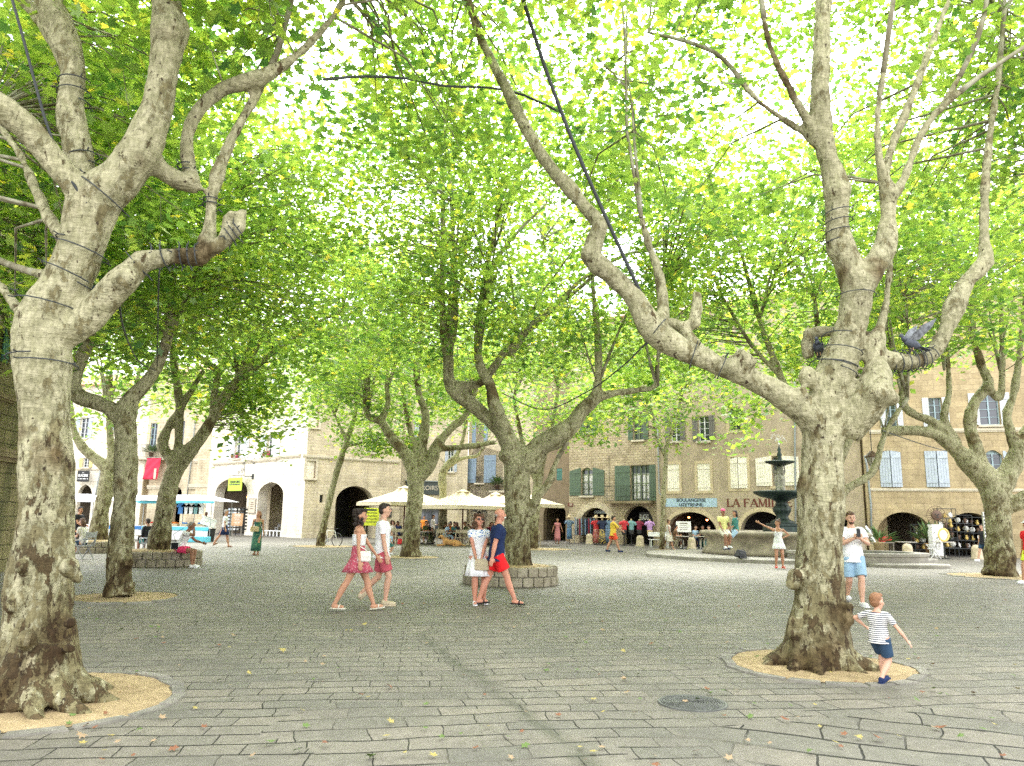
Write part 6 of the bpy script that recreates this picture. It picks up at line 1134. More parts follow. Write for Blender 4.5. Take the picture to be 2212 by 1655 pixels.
wraps('dark string lights wound round the big left tree', [(92, 785, D1, 66, 0, 1), (110, 660, D1, 66, 12, 1), (150, 600, D1, 56, 25, 1), (178, 540, D1, 53, 20, 1), (225, 420, D1, 52, 40, 1), (160, 200, 6.8, 30, 5, 2), (180, 350, 6.8, 29, -5, 2), (300, 575, 6.7, 28, 50, 1), (345, 555, 6.8, 24, 80, 2), (400, 553, 6.85, 22, 90, 3), (456, 440, 7, 14, 5, 2), (500, 505, 6.9, 15, 60, 3), (405, 380, 7, 17, 0, 3)], P(92, 785, D1))
wraps('dark string lights wound round the big right tree', [(1800, 800, 8.75, 48, 20, 1), (1812, 765, 8.75, 43, 20, 2), (1810, 500, 8.75, 28, 0, 4), (1950, 780, 8.9, 22, 85, 4), (1985, 775, 9, 21, 85, 3), (1500, 768, 8.7, 28, -70, 1), (1560, 790, 8.7, 28, -65, 1), (1420, 715, 8.7, 29, -50, 1), (1850, 640, 8.75, 37, 5, 1)], P(1800, 800, 8.75))
# ---- pigeons
def pigeon(c, rz, label, fly):
    t = thing('pigeon', label, 'bird', c, rz, 'pigeons in the right tree'); F = mat('feathers', (.07, .08, .1), .7, var=.4, vscale=25); m = MB(); t.scale = (.85, .85, .85)
    m.ell((0, 0, 0), (.13, .06, .065), 12, 9, Matrix.Rotation(.35, 3, 'Y')); m.tube([(-.1, 0, .04), (-.14, 0, .09)], [.04, .028], 8); m.ell((-.155, 0, .105), (.032, .026, .028)); m.tube([(-.18, 0, .1), (-.205, 0, .095)], [.01, .003], 5); m.build('body', F, t, True)
    MB().poly([(.1, -.03, -.04), (.1, .03, -.04), (.25, .06, -.1), (.25, -.06, -.1)], .008, Vector((0, 0, 1))).build('tail', F, t)
    if fly:
        for s_ in (-1, 1): MB().poly([(-.06, s_ * .04, .04), (.07, s_ * .05, .04), (.2, s_ * .16, .2), (.26, s_ * .2, .33), (.08, s_ * .15, .24), (-.04, s_ * .1, .12)], .008, Vector((0, s_, 0))).build('wing', mat('wing_grey', (.16, .17, .18), .7, var=.6, vscale=18), t)
    else:
        for s_ in (-1, 1): MB().ell((.03, s_ * .05, .0), (.13, .02, .05), 10, 6, Matrix.Rotation(.35, 3, 'Y')).build('wing', F, t, True)
    MB().tube([(0, -.02, -.05), (0, -.02, -.11)], .006, 4).tube([(0, .02, -.05), (0, .02, -.11)], .006, 4).build('legs', 'terracotta', t)
pigeon(P(1970, 742, 8.85), R_(8), 'pigeon landing with raised wings on the right hand limb', True); pigeon(P(1768, 752, 9.0), R_(60), 'dark pigeon perched below the short stub left of the main fork', False)
# speaker in left tree
t = thing('speaker', 'dark blue grey loudspeaker fixed in the crotch of the big left tree', 'speaker', P(196, 645, 6.8), R_(20)); MB().box((0, 0, 0), (.12, .16, .24), ry=R_(25), taper=.75).build('cabinet', mat('speaker_grey', (.03, .05, .07), .5), t, bevel=.02); MB().box((.0, -.02, -.16), (.05, .1, .06)).build('bracket', 'iron', t)
# ---- fallen leaves
FL = random.Random(21); cols_ = [mat('leaf_yellow', (.34, .28, .08), .7), mat('leaf_green', (.10, .16, .035), .7), mat('leaf_brown', (.2, .085, .04), .8), mat('leaf_tan', (.32, .23, .13), .8)]
near_pts = [(540, 1459, 0), (405, 1432, 1), (222, 1552, 2), (187, 1578, 2), (310, 1582, 1), (643, 1632, 1), (575, 1610, 1), (705, 1612, 2), (838, 1490, 2), (770, 1508, 2), (640, 1460, 0), (1020, 1410, 1), (1540, 1338, 2), (1345, 1385, 1), (1355, 1410, 0), (1440, 1430, 0), (1180, 1440, 1), (1415, 1660, 2), (1500, 1520, 1), (1560, 1505, 1), (1540, 1500, 1), (1790, 1360, 1), (1880, 1425, 1), (1900, 1600, 2), (1760, 1628, 1), (1860, 1600, 0), (2010, 1498, 1), (2030, 1506, 1), (2048, 1503, 1), (1995, 1500, 2), (2150, 1575, 0), (2140, 1560, 1), (2080, 1600, 1), (2030, 1580, 2), (1985, 1520, 1), (2020, 1440, 2), (1975, 1420, 1), (1950, 1400, 1), (2200, 1440, 0), (1915, 1420, 1), (160, 1550, 1), (175, 1600, 3), (300, 1466, 3), (870, 1636, 0), (800, 1640, 1), (780, 1350, 0), (1470, 1370, 1), (1240, 1385, 2), (1130, 1365, 0), (1640, 1420, 1), (1620, 1605, 3), (1700, 1560, 2), (500, 1380, 3), (610, 1405, 0), (695, 1440, 3), (430, 1345, 1), (360, 1395, 2)]
LP = {}
for i, (u, v, ci) in enumerate(near_pts):
    p = G(u + FL.uniform(-8, 8), v + FL.uniform(-4, 4)); 
    key = ci
    if key not in LP:
        me = bpy.data.meshes.new('fallen_leaf'); T = LEAF_N * .072; T = T.copy(); T[:, 2] = T[:, 2] * 1.6 + .012; me.from_pydata([tuple(q) for q in T], [], [tuple(range(len(T)))]); me.materials.append(cols_[ci]); LP[key] = me
    o = bpy.data.objects.new('fallen_leaf', LP[key]); col.objects.link(o); o.location = (p.x, p.y, .022); s_ = FL.uniform(.55, .95); o.scale = (s_, s_ * FL.uniform(.6, 1), s_); o.rotation_euler = (FL.uniform(-.4, .4), FL.uniform(-.4, .4), FL.uniform(0, 6.28))
    tag(o, {0: 'yellow fallen plane leaf on the paving', 1: 'green fallen plane leaf on the paving', 2: 'reddish brown fallen plane leaf on the paving', 3: 'tan dried plane leaf on the paving'}[ci], 'leaf', 'fallen plane leaves on the paving')
for ci in range(4):
    rg = np.random.default_rng(50 + ci); n = (110, 120, 110, 160)[ci]; pos = []
    while len(pos) < n:
        u = rg.uniform(-50, 2260); v = rg.uniform(1195, 1655) if rg.random() < .5 else rg.uniform(1200, 1400); p = G(u, v); pos.append((p.x, p.y, .012))
    pos = np.array(pos); T = LEAF_M.copy(); V = []; Fc = []
    for q in pos:
        s_ = rg.uniform(.02, .05); a = rg.uniform(0, 6.28); tx, ty = rg.uniform(-.4, .4, 2); o = len(V)
        for x, y, z in T: X = (x * math.cos(a) - y * math.sin(a)) * s_; Y = (x * math.sin(a) + y * math.cos(a)) * s_; V.append((q[0] + X, q[1] + Y, q[2] + abs(z) * s_ + .01 + X * tx + Y * ty))
        Fc.append(tuple(range(o, o + len(T))))
    me = bpy.data.meshes.new('leaf_litter'); me.from_pydata(V, [], Fc); me.materials.append(cols_[ci]); o = bpy.data.objects.new('leaf_litter', me); col.objects.link(o); tag(o, ('scattered small yellow leaf litter on the paving', 'scattered small green leaf litter on the paving', 'scattered small red brown leaf litter on the paving', 'scattered small tan leaf litter on the paving')[ci], 'leaf litter', None, 'stuff')
# ================================================================== people
def skin(name, c): return mat(name, c, .55, var=.08, vscale=9, spec=.35, sss=.06)
skin('skin_tan', (.48, .25, .15)); skin('skin_light', (.58, .34, .23)); skin('skin_red', (.56, .26, .17)); skin('skin_brown', (.30, .15, .09))
mat('hair_dark', (.025, .015, .01), .6, var=.4, vscale=30, bump=.5, bscale=60); mat('hair_brown', (.10, .05, .025), .6, var=.4, vscale=30, bump=.5, bscale=60); mat('hair_ginger', (.27, .13, .06), .6, var=.3, vscale=40, bump=.5, bscale=80); mat('hair_grey', (.3, .27, .24), .6, var=.3, vscale=30, bump=.5, bscale=60); mat('hair_white', (.75, .73, .68), .7); mat('eye', (.02, .015, .015), .2); mat('lips', (.40, .13, .10), .5)
for nm, c in dict(c_white=(.80, .80, .80), c_offwhite=(.74, .71, .64), c_navy=(.018, .03, .085), c_red=(.78, .02, .025), c_pinkred=(.50, .10, .13), c_denim=(.30, .45, .58), c_darkdenim=(.035, .07, .12), c_black=(.022, .022, .025), c_yellow=(.68, .47, .06), c_orangered=(.66, .09, .04), c_hotpink=(.80, .06, .17), c_pink=(.55, .22, .22), c_green=(.03, .14, .09), c_teal=(.07, .22, .2), c_beige=(.52, .44, .3), c_lightblue=(.38, .55, .68), c_brown=(.16, .09, .05), c_olive=(.10, .12, .05), c_lemon=(.72, .70, .28), c_cream=(.66, .62, .5), c_orange=(.75, .25, .04)).items():
    mat(nm, c, .85, var=.10, vscale=14, bump=.35, bscale=16, spec=.15)
g = NG('c_floral'); c_ = g.coord(); v = g.n('TexVoronoi'); v.inputs['Scale'].default_value = 34; g.l(c_, v.inputs['Vector']); g.l(g.ramp(v.outputs['Distance'], (.22, (.66, .40, .40)), (.36, (.44, .07, .11))), g.b.inputs['Base Color']); g.b.inputs['Roughness'].default_value = .85; g.bump(g.noise(c_, 9, 2), .4, .03)
g = NG('c_leafprint'); c_ = g.coord(); g.l(g.ramp(g.noise(c_, 14, 3, 1.2), (.45, (.015, .085, .07)), (.55, (.05, .2, .12)), (.66, (.2, .26, .09))), g.b.inputs['Base Color']); g.b.inputs['Roughness'].default_value = .85
g = NG('c_stripes'); c_ = g.coord(); sx = g.n('SeparateXYZ'); g.l(c_, sx.inputs[0]); w_ = g.math('FRACT', g.math('MULTIPLY', g.math('ADD', sx.outputs['Z'], g.math('MULTIPLY', g.noise(c_, 5, 2), .02)), 27)); g.l(g.ramp(w_, (.52, (.76, .74, .68)), (.58, (.04, .055, .085))), g.b.inputs['Base Color']); g.b.inputs['Roughness'].default_value = .9; g.bump(g.noise(c_, 12, 3), .4, .02)
g = NG('c_embroidery'); c_ = g.coord(); sx = g.n('SeparateXYZ'); g.l(c_, sx.inputs[0]); v = g.n('TexVoronoi'); v.inputs['Scale'].default_value = 24; g.l(c_, v.inputs['Vector'])
k_ = g.math('MULTIPLY', g.math('GREATER_THAN', sx.outputs['Z'], 1.235), g.math('LESS_THAN', v.outputs['Distance'], .38)); g.l(g.mix(k_, (.80, .80, .80), (.08, .2, .5)), g.b.inputs['Base Color']); g.b.inputs['Roughness'].default_value = .85; g.bump(g.noise(c_, 8, 3), .5, .03)
def ik(a, b, l1, l2, hint):
    d = b - a; L = min(max(d.length, .05), (l1 + l2) * .999); d.normalize(); x = (l1 * l1 - l2 * l2 + L * L) / (2 * L); h = math.sqrt(max(0, l1 * l1 - x * x)); n = hint - d * hint.dot(d); n = n.normalized() if n.length > 1e-6 else Vector((0, 0, 1)); return a + d * x + n * h, a + d * L
def cap(m, pts, rad, n=12):
    s = crm([(*p, r) for p, r in zip(pts, rad)], .04); m.tube([x[:3] for x in s], [max(.004, x[3]) for x in s], n); m.ell(pts[0], rad[0] * .99, n, 8); m.ell(pts[-1], rad[-1] * .99, n, 8)
def loft(m, rings, fr, n=22, ripple=None):
    vs = []; fs = []
    for i, (z, rx, ry, cy) in enumerate(rings):
        for k in range(n):
            a = 2 * math.pi * k / n; q = 1 + (ripple(a, i / (len(rings) - 1)) if ripple else 0); vs.append(fr @ Vector((math.cos(a) * rx * q, cy + math.sin(a) * ry * q, z)))
    for i in range(len(rings) - 1):
        for k in range(n): a = i * n + k; b = i * n + (k + 1) % n; fs.append((a, b, b + n, a + n))
    m.add(vs, fs + [tuple(reversed(range(n))), tuple(range((len(rings) - 1) * n, len(rings) * n))])
PEOPLE = 'people on the square'
def person(label, pos, face, H=1.75, sk='skin_tan', fem=False, kid=False, girth=1.0, sit=False, pel=None, lean=0.0, twist=0.0, fl=None, fr=None, hl=None, hr=None, el=None, er=None, kl=None, kr=None, head=(0, 0), hair='short', hmat='hair_dark', top='c_white', toplen=-.10, sleeve=.55, bottom='shorts', bmat='c_denim', blen=.72, shoes='sneaker', smat='c_white', vox=.011, group=PEOPLE, flare=.0, straps=False, fpl=0, fpr=0, extra=None, seat=.47):
    """pos: world point under the pelvis; face: 0 away from camera, 90 to the right, 180 to the camera. Lengths below are for a 1.75 m figure."""
    K = H / 1.75; t = thing('person', label, 'person', pos, -R_(face), group); t.scale = (K, K, K)
    hs = 1.32 if kid else 1.0; gg = girth * (.9 if fem else 1.0); body = MB(); V = Vector
    pz = pel if pel is not None else (seat / K + .11 if sit else .905)
    if sit: fl = fl or (-.12, .42, .085); fr = fr or (.12, .42, .085); hl = hl or (-.12, .36, pz + .12); hr = hr or (.12, .36, pz + .12)
    fl = V(fl or (-.10, 0, .085)); fr = V(fr or (.10, 0, .085)); hl = V(hl or (-.25, .04, .80)); hr = V(hr or (.25, .04, .80))
    T = Matrix.Translation((0, 0, pz)) @ Matrix.Rotation(-lean, 4, 'X') @ Matrix.Rotation(twist, 4, 'Z')
    w = 1.0 if not fem else .93; wr = .80 if fem else .92; sl = .86 if kid else 1
    R = [(-.10, .10, .085, 0), (-.04, .155 * (1.04 if fem else 1), .115, -.005), (.04, .160 * (1.05 if fem else 1), .115, -.005), (.12, .150, .108, 0), (.20, .145 * wr, .10, 0), (.30, .155 * w, .11, 0), (.39, .170 * w, .12 if fem else .115, .008), (.46, .172 * w, .10, 0), (.505, .13 * w, .08, -.005), (.535, .075, .06, -.005), (.56, .056, .056, 0)]
    R = [(z * sl, x * gg * (1.1 if kid else 1), y * gg * (1.18 if kid else 1), c) for z, x, y, c in R]; loft(body, R, T); shz = .465 * sl; sw = .178 * w * (1.0 if not kid else .95)
    hc = V((0, .02, .70 * sl + (.03 if kid else 0))); nt = T @ V((0, 0, .54 * sl)); hm = T @ Matrix.Translation(hc) @ Matrix.Rotation(head[0], 4, 'Z') @ Matrix.Rotation(head[1], 4, 'X') @ Matrix.Scale(hs, 4); hp = hm @ V((0, 0, 0)); ro = hm.to_3x3().normalized()
    cap(body, [nt, hm @ V((0, -.01, -.07))], [.058 * w * gg, .052 * w], 12)
    body.ell(hm @ V((0, -.008, .025)), (.077 * hs, .096 * hs, .095 * hs), 18, 12, ro); body.ell(hm @ V((0, .018, -.045)), (.058 * hs, .07 * hs, .068 * hs), 16, 10, ro); body.ell(hm @ V((0, .055, -.092)), (.026 * hs, .026 * hs, .02 * hs), 10, 7, ro)
    body.tube([hm @ V((0, .088, .03)), hm @ V((0, .108, -.008)), hm @ V((0, .085, -.022))], [.008 * hs, .016 * hs, .012 * hs], 8)
    for s_ in (-1, 1): body.ell(hm @ V((s_ * .079, -.01, 0)), (.012 * hs, .024 * hs, .033 * hs), 10, 7, ro); body.ell(hm @ V((s_ * .045, .06, -.02)), (.026 * hs, .022 * hs, .026 * hs), 8, 6, ro)
    J = {}
    for s_, h_, f_, eh, kh in ((-1, hl, fl, el, kl), (1, hr, fr, er, kr)):
        sh = T @ V((s_ * sw, 0, shz)); e, wpt = ik(sh, h_, .285, .25, V(eh) if eh else V((s_ * .35, -1, -.25))); a = .9 * gg if fem else 1.0 * gg
        cap(body, [T @ V((s_ * sw * .6, 0, shz - .01)), sh + (T.to_3x3() @ V((s_ * .012, 0, -.01)))], [.06 * a, .058 * a]); cap(body, [sh, sh * .6 + e * .4, e], [.055 * a, .049 * a, .037 * a]); cap(body, [e, e * .65 + wpt * .35, wpt], [.038 * a, .04 * a, .025 * a])
        fd = (wpt - e).normalized(); pn = fd.cross(V((0, 0, 1)));
        pn = pn.normalized() if pn.length > .3 else V((s_ * 1.0, 0, 0)); sd = V((0, 1, 0)) if abs(fd.z) > .55 else V((0, 0, 1)); sd = (sd - fd * sd.dot(fd)).normalized(); nn = fd.cross(sd) * (s_)       # sd: towards the thumb
        pc = wpt + fd * .045; rot = Matrix((sd, nn, fd)).transposed(); body.ell(pc, (.042 * (.9 if fem else 1), .017, .052), 12, 8, rot); ins = -nn if (nn.x * s_ > 0) else nn
        for q, (o_, L) in enumerate(((.03, .074), (.011, .083), (-.010, .077), (-.029, .06))):
            b0 = wpt + fd * .088 + sd * o_; b1 = b0 + fd * L * .5 + ins * .008; b2 = b1 + fd * L * .35 + ins * .022; body.tube([b0 - fd * .02, b0, b1, b2], [.0095, .0095, .0085, .007], 7)
        b0 = wpt + fd * .03 + sd * .034; body.tube([b0 - fd * .01, b0 + sd * .022 + fd * .022, b0 + sd * .03 + fd * .05 + ins * .01], [.012, .011, .008], 7)
        hip = T @ V((s_ * .088 * (gg if not kid else 1.0), 0, -.02)); 
        if sit: hip = V((s_ * .095, .02, pz - .03))
        kn, an = ik(hip, f_, .425, .405, V(kh) if kh else V((s_ * .06, 1, .1 if not sit else 1.0))); b = (1.05 if fem else 1) * girth * (1.25 if kid else 1)
        cap(body, [hip, hip * .6 + kn * .4, kn], [.092 * b, .079 * b, .054 * b]); cap(body, [kn, kn * .68 + an * .32 + V((0, -.012, 0)), an], [.053 * b, .056 * b, .034 * b])
        J[s_] = dict(sh=sh, e=e, w=wpt, hip=hip, kn=kn, an=an, fd=fd)
    shm = MB(); strap = MB()
    for s_, pt in ((-1, fpl), (1, fpr)):
        an = J[s_]['an']; F = Matrix.Translation(an) @ Matrix.Rotation(-s_ * .12, 4, 'Z') @ Matrix.Rotation(-pt, 4, 'X'); r3 = F.to_3x3(); ks = 1.15 if kid else 1
        body.ell(F @ V((0, .05, -.045)), (.038 * ks, .115 * ks, .03), 12, 8, r3); body.ell(F @ V((0, -.01, -.03)), (.034 * ks, .045, .045), 10, 8, r3)
        for q in range(5): body.ell(F @ V(((q - 2) * .014 * ks, .155 * ks - abs(q - 1.5) * .008, -.055)), (.009, .018, .009), 6, 5, r3)
        if shoes == 'sneaker': shm.ell(F @ V((0, .055, -.043)), (.049 * ks, .138 * ks, .044), 14, 9, r3); shm.ell(F @ V((0, -.02, -.025)), (.044 * ks, .056, .055), 12, 8, r3); shm.box(F @ V((0, .055, -.074)), (.085 * ks, .26 * ks, .022), rx=-pt, rz=-s_ * .12)
        else:
            shm.box(F @ V((0, .058, -.078)), (.085 * ks, .265 * ks, .016), rx=-pt, rz=-s_ * .12)
            strap.tube([F @ V((-.045, .075, -.07)), F @ V((-.03, .085, -.02)), F @ V((.03, .085, -.02)), F @ V((.045, .075, -.07))], .012, 6)
            if shoes == 'flipflop': strap.tube([F @ V((0, .12, -.06)), F @ V((0, .085, -.02))], .008, 5)
    bo = body.build('body', sk, t, True)
    def rem(o, v, it=2):
        r = o.modifiers.new('remesh', 'REMESH'); r.mode = 'VOXEL'; r.voxel_size = v; r.use_smooth_shade = True; s = o.modifiers.new('smooth', 'SMOOTH'); s.iterations = it; s.factor = .5
    rem(bo, vox)
    so_ = shm.build('shoes', smat, t, True)
    if strap.v: strap.build('sandal_straps', smat, so_, True)
    # face
    f = MB()
    for s_ in (-1, 1): f.ell(hm @ V((s_ * .031, .083, .022)), (.011 * hs, .008 * hs, .007 * hs), 8, 6, ro)
    f.build('eyes', 'eye', t, True); f = MB(); f.ell(hm @ V((0, .088, -.052)), (.022 * hs, .007 * hs, .006 * hs), 10, 6, ro); f.build('mouth', 'lips', t, True)
    b = MB(); [b.ell(hm @ V((s_ * .032, .085, .042)), (.017 * hs, .006 * hs, .004 * hs), 8, 5, ro) for s_ in (-1, 1)]; b.build('eyebrows', hmat, t, True)
    # hair
    h = MB(); rh = random.Random(len(label)); E = lambda c, r: h.ell(hm @ V(c), tuple(q * hs for q in r), 14, 10, ro)
    if hair != 'bald':
        E((0, -.026, .048), (.085, .09, .088)); E((0, .035, .095), (.062, .05, .032)); E((0, -.05, .0), (.076, .062, .075))
    if hair == 'bald': E((0, -.06, -.01), (.072, .045, .035))
    if hair == 'curly':
        for k in range(70):
            a = rh.uniform(0, 6.28); z = rh.uniform(-.16, .12); q = .105 if z > -.08 else .09; y = math.sin(a) * q - .03
            if y > .045 and z < .07: continue
            E((math.cos(a) * q * (1 if z < .05 else .75), y, z), (.028, .028, .028))
    if hair == 'long':
        for k in range(26): a = math.pi + k / 25 * math.pi; x = math.cos(a) * .075; y = -.03 + math.sin(a) * .06; h.tube([hm @ V((x, y, .06)), hm @ V((x * 1.15, y - .02, -.08)), hm @ V((x * 1.1, y - .02, -.26 - rh.uniform(0, .07)))], [.02 * hs, .02 * hs, .008], 6)
    if hair == 'bun': E((0, -.07, .14), (.04, .04, .04))
    if hair == 'bob':
        for k in range(30): a = math.pi * .9 + k / 29 * math.pi * 1.2; x = math.cos(a) * .085; y = -.02 + math.sin(a) * .07; h.tube([hm @ V((x * .9, y, .07)), hm @ V((x * 1.12, y, -.03)), hm @ V((x * 1.05, y, -.12))], [.02 * hs, .022 * hs, .012], 6)
    if h.v: ho = h.build('hair', hmat, t, True)
    if extra and 'beard' in extra: b = MB(); b.ell(hm @ V((0, .045, -.07)), (.052 * hs, .05 * hs, .04 * hs), 12, 8, ro); b.build('beard', hmat, t, True)
    if extra and 'moustache' in extra: b = MB(); b.tube([hm @ V((-.045, .078, -.05)), hm @ V((-.02, .1, -.036)), hm @ V((0, .104, -.032)), hm @ V((.02, .1, -.036)), hm @ V((.045, .078, -.05))], [.006, .014, .012, .014, .006], 8); b.build('moustache', 'hair_white', t, True)
    if extra and 'shades' in extra: b = MB(); [b.ell(hm @ V((s_ * .034, .092, .022)), (.028, .01, .021), 12, 8, ro) for s_ in (-1, 1)]; b.tube([hm @ V((-.08, 0, .025)), hm @ V((-.06, .08, .027)), hm @ V((.06, .08, .027)), hm @ V((.08, 0, .025))], .004, 5); b.build('sunglasses', 'eye', t, True)
    if extra and 'shades_up' in extra: b = MB(); [b.ell(hm @ V((s_ * .034, .05, .115)), (.028, .02, .012), 12, 8, ro) for s_ in (-1, 1)]; b.build('sunglasses', 'eye', t, True)
    if extra and 'cap' in extra: b = MB(); b.ell(hm @ V((0, -.01, .075)), (.09 * hs, .103 * hs, .07 * hs), 16, 10, ro); b.ell(hm @ V((0, .11, .06)), (.06, .06, .008), 12, 6, ro); b.build('cap', extra['cap'], t, True)
    if extra and 'hat' in extra: b = MB(); b.ell(hm @ V((0, 0, .08)), (.15, .16, .012), 20, 6, ro); b.ell(hm @ V((0, 0, .11)), (.085, .095, .06), 16, 10, ro); b.build('hat', 'straw', t, True)
    # top
    infl = .016; st = [r for r in R if r[0] >= .19 * sl and r[0] < .52 * sl] if toplen > .1 else [(toplen, max(R[1][1], .165 * gg), max(R[1][2], .122 * gg), -.005)] + [r for r in R[1:] if toplen < r[0] < .52 * sl]
    if straps: st = [r for r in st if r[0] < .43 * sl]
    hem = {0: .012}; ring = [(z, x + infl + (.028 if i == 0 and toplen < 0 else .006), y + infl + (.03 if i == 0 and toplen < 0 else .004), c) for i, (z, x, y, c) in enumerate(st)]
    if not straps: ring = ring + [(.525 * sl, .068, .062, -.005)]
    if top:
        c = MB(); 
        if sit and toplen < -.05: ring = [(-.05, ring[0][1], ring[0][2], 0)] + [q for q in ring if q[0] > -.04]
        loft(c, ring, T)
        if straps:
            for s_ in (-1, 1): c.tube([T @ V((s_ * .09, .10, .39 * sl)), T @ V((s_ * .11, .05, .5 * sl)), T @ V((s_ * .1, -.06, .46 * sl)), T @ V((s_ * .08, -.1, .39 * sl))], .012, 6) if straps != 'none' else None
        elif sleeve:
            for s_ in (-1, 1):
                j = J[s_]; S0 = T @ V((s_ * sw * .5, 0, shz - .005)); b = (1 if not fem else .9) * gg; q = j['sh']; 
                if sleeve <= 1: en = q + (j['e'] - q) * sleeve; cap_pts = [S0, q + (q - S0) * .08, en]; rr_ = [.07 * b, .07 * b, .064 * b]
                else: en = j['e'] + (j['w'] - j['e']) * (sleeve - 1); cap_pts = [S0, q, j['e'], en]; rr_ = [.07 * b, .068 * b, .052 * b, .045 * b]
                s2 = crm([(*p, r) for p, r in zip(cap_pts, rr_)], .04); c.tube([x[:3] for x in s2], [x[3] for x in s2], 14)
        rem(c.build('dress' if bottom == 'same' else 'top', top, t, True), vox)
    # bottom
    c = MB()
    if bottom == 'shorts' or bottom == 'trousers':
        loft(c, [(z, x + .012, y + .012, cc) for z, x, y, cc in R if z < .14 * sl], T if not sit else Matrix.Translation((0, 0, pz)))
        for s_ in (-1, 1):
            j = J[s_]; b = girth * (1.25 if kid else 1.05)
            if bottom == 'shorts': en = j['hip'] + (j['kn'] - j['hip']) * blen; s2 = crm([(*j['hip'], .103 * b), (*(j['hip'] * .5 + en * .5), .098 * b), (*en, (.092 + flare) * b)], .04)
            else: s2 = crm([(*j['hip'], .103 * b), (*j['kn'], .068 * b), (*(j['kn'] + (j['an'] - j['kn']) * (blen if blen > .8 else .95)), (.06 + flare) * b)], .04)
            c.tube([x[:3] for x in s2], [x[3] for x in s2], 16)
        rem(c.build('shorts' if bottom == 'shorts' else 'trousers', bmat, t, True), vox)
    elif bottom in ('skirt', 'same'):
        L = blen
        if sit:
            for s_ in (-1, 1): j = J[s_]; en = j['hip'] + (j['kn'] - j['hip']) * min(1, L); s2 = crm([(*j['hip'], .11), (*en, .10)], .04); c.tube([x[:3] for x in s2], [x[3] for x in s2], 14)
            loft(c, [(z, x + .012, y + .012, cc) for z, x, y, cc in R if z < .1], Matrix.Translation((0, 0, pz))); rem(c.build('skirt', bmat, t, True), vox)
        else:
            yo = (J[-1]['kn'].y + J[1]['kn'].y) / 2 * min(1, L / .45); dy = abs(J[-1]['kn'].y - J[1]['kn'].y) / 2 * min(1, L / .45) * .8
            rg_ = [(-L, .175 + flare, .14 + flare * .8 + dy, yo), (-L * .6, .18 + flare * .62, .135 + flare * .5 + dy * .6, yo * .6), (-L * .3, .178 + flare * .3, .13 + flare * .25 + dy * .25, yo * .3), (0, .172, .13, 0), (.06, .162, .124, 0), (.13, .150, .115, 0), (.19, .135 * w, .108, 0)]
            loft(c, rg_, Matrix.Translation((0, 0, pz)), 48, lambda a, q: (.05 + flare * .35) * math.sin(a * 9 + math.sin(a * 3)) * (1 - q) ** 1.3); o = c.build('skirt', bmat, t, True)
    t['_j'] = 0; del t['_j']
    def wp(p): return Vector(pos) + Matrix.Rotation(-R_(face), 3, 'Z') @ (Vector(p) * K)
    return t, J, wp, T
def bag(name, label, c, size, m_, rz=0, strap=None, cat='bag'):
    t = thing(name, label, cat, c, rz, None); MB().box((0, 0, 0), size, taper=.92).build('pouch', m_, t, bevel=min(size) * .3); MB().box((0, -size[1] * .52, size[2] * .2), (size[0] * .9, .008, size[2] * .5)).build('flap', m_, t, bevel=.003)
    if strap: MB().tube([Vector(p) - Vector(c) if 0 else Matrix.Rotation(-rz, 3, 'Z') @ (Vector(p) - Vector(c)) for p in strap], .009, 6).build('strap', m_, t, True)
    return t
def gp(k, x, y): return G(*Z(k, x, y))
# --- the four walkers in the middle
p1 = at(768, 13.0); _, J, wp, _T = person('young woman with curly dark hair, white strapless top and red flowered short skirt', p1, 84, 1.68, 'skin_tan', True, fl=(-.10, .30, .09), fr=(.10, -.36, .105), fpr=.0, fpl=-.12, hl=(-.2, .36, .84), hr=(.25, .05, .84), el=(-.3, -1, -.2), head=(-.12, .03), hair='curly', top='c_white', toplen=.11, sleeve=0, straps='none', bottom='skirt', bmat='c_floral', blen=.25, flare=.06, shoes='sandal', smat='c_cream', vox=.0095)
bag('shoulder_bag', 'small white shoulder bag at the hip of the woman in the flowered skirt', wp((.2, .12, .93)), (.22, .07, .17), 'c_offwhite', R_(6), [wp((.14, .16, 1.02)), wp((.19, 0, 1.12)), wp((.16, -.1, 1.18))])
p2 = at(820, 13.9); person('young dark haired man in white polo shirt and dusty pink shorts', p2, 86, 1.80, 'skin_light', False, fl=(-.10, -.34, .18), fpl=-.75, fr=(.10, .10, .085), hr=(.24, .10, .84), hl=(-.25, -.02, .82), head=(.08, 0), hair='short', hmat='hair_dark', top='c_white', toplen=-.11, sleeve=.6, bottom='shorts', bmat='c_pinkred', blen=.78, shoes='sneaker', smat='c_beige', vox=.0095)
p3 = at(1031, 14.35); _, J, wp, _T = person('woman in a white dress with blue embroidery and sunglasses, hands clasped in front', p3, 168, 1.64, 'skin_red', True, girth=1.1, fl=(-.13, -.04, .085), fr=(.07, .12, .085), hl=(-.02, .22, .83), hr=(.07, .23, .83), el=(-1, -.1, -.3), er=(1, -.1, -.3), head=(.1, 0), hair='curly', hmat='hair_brown', top='c_embroidery', toplen=-.1, sleeve=.4, bottom='same', bmat='c_white', blen=.36, flare=.09, shoes='sandal', smat='c_white', vox=.0095, extra={'shades': 1})
bag('handbag', 'beige handbag held in front by the woman in the white dress', wp((-.03, .27, .76)), (.27, .1, .2), 'c_beige', R_(-12), [wp((.1, .2, .85)), wp((.16, .1, 1.15)), wp((.12, .0, 1.42))])
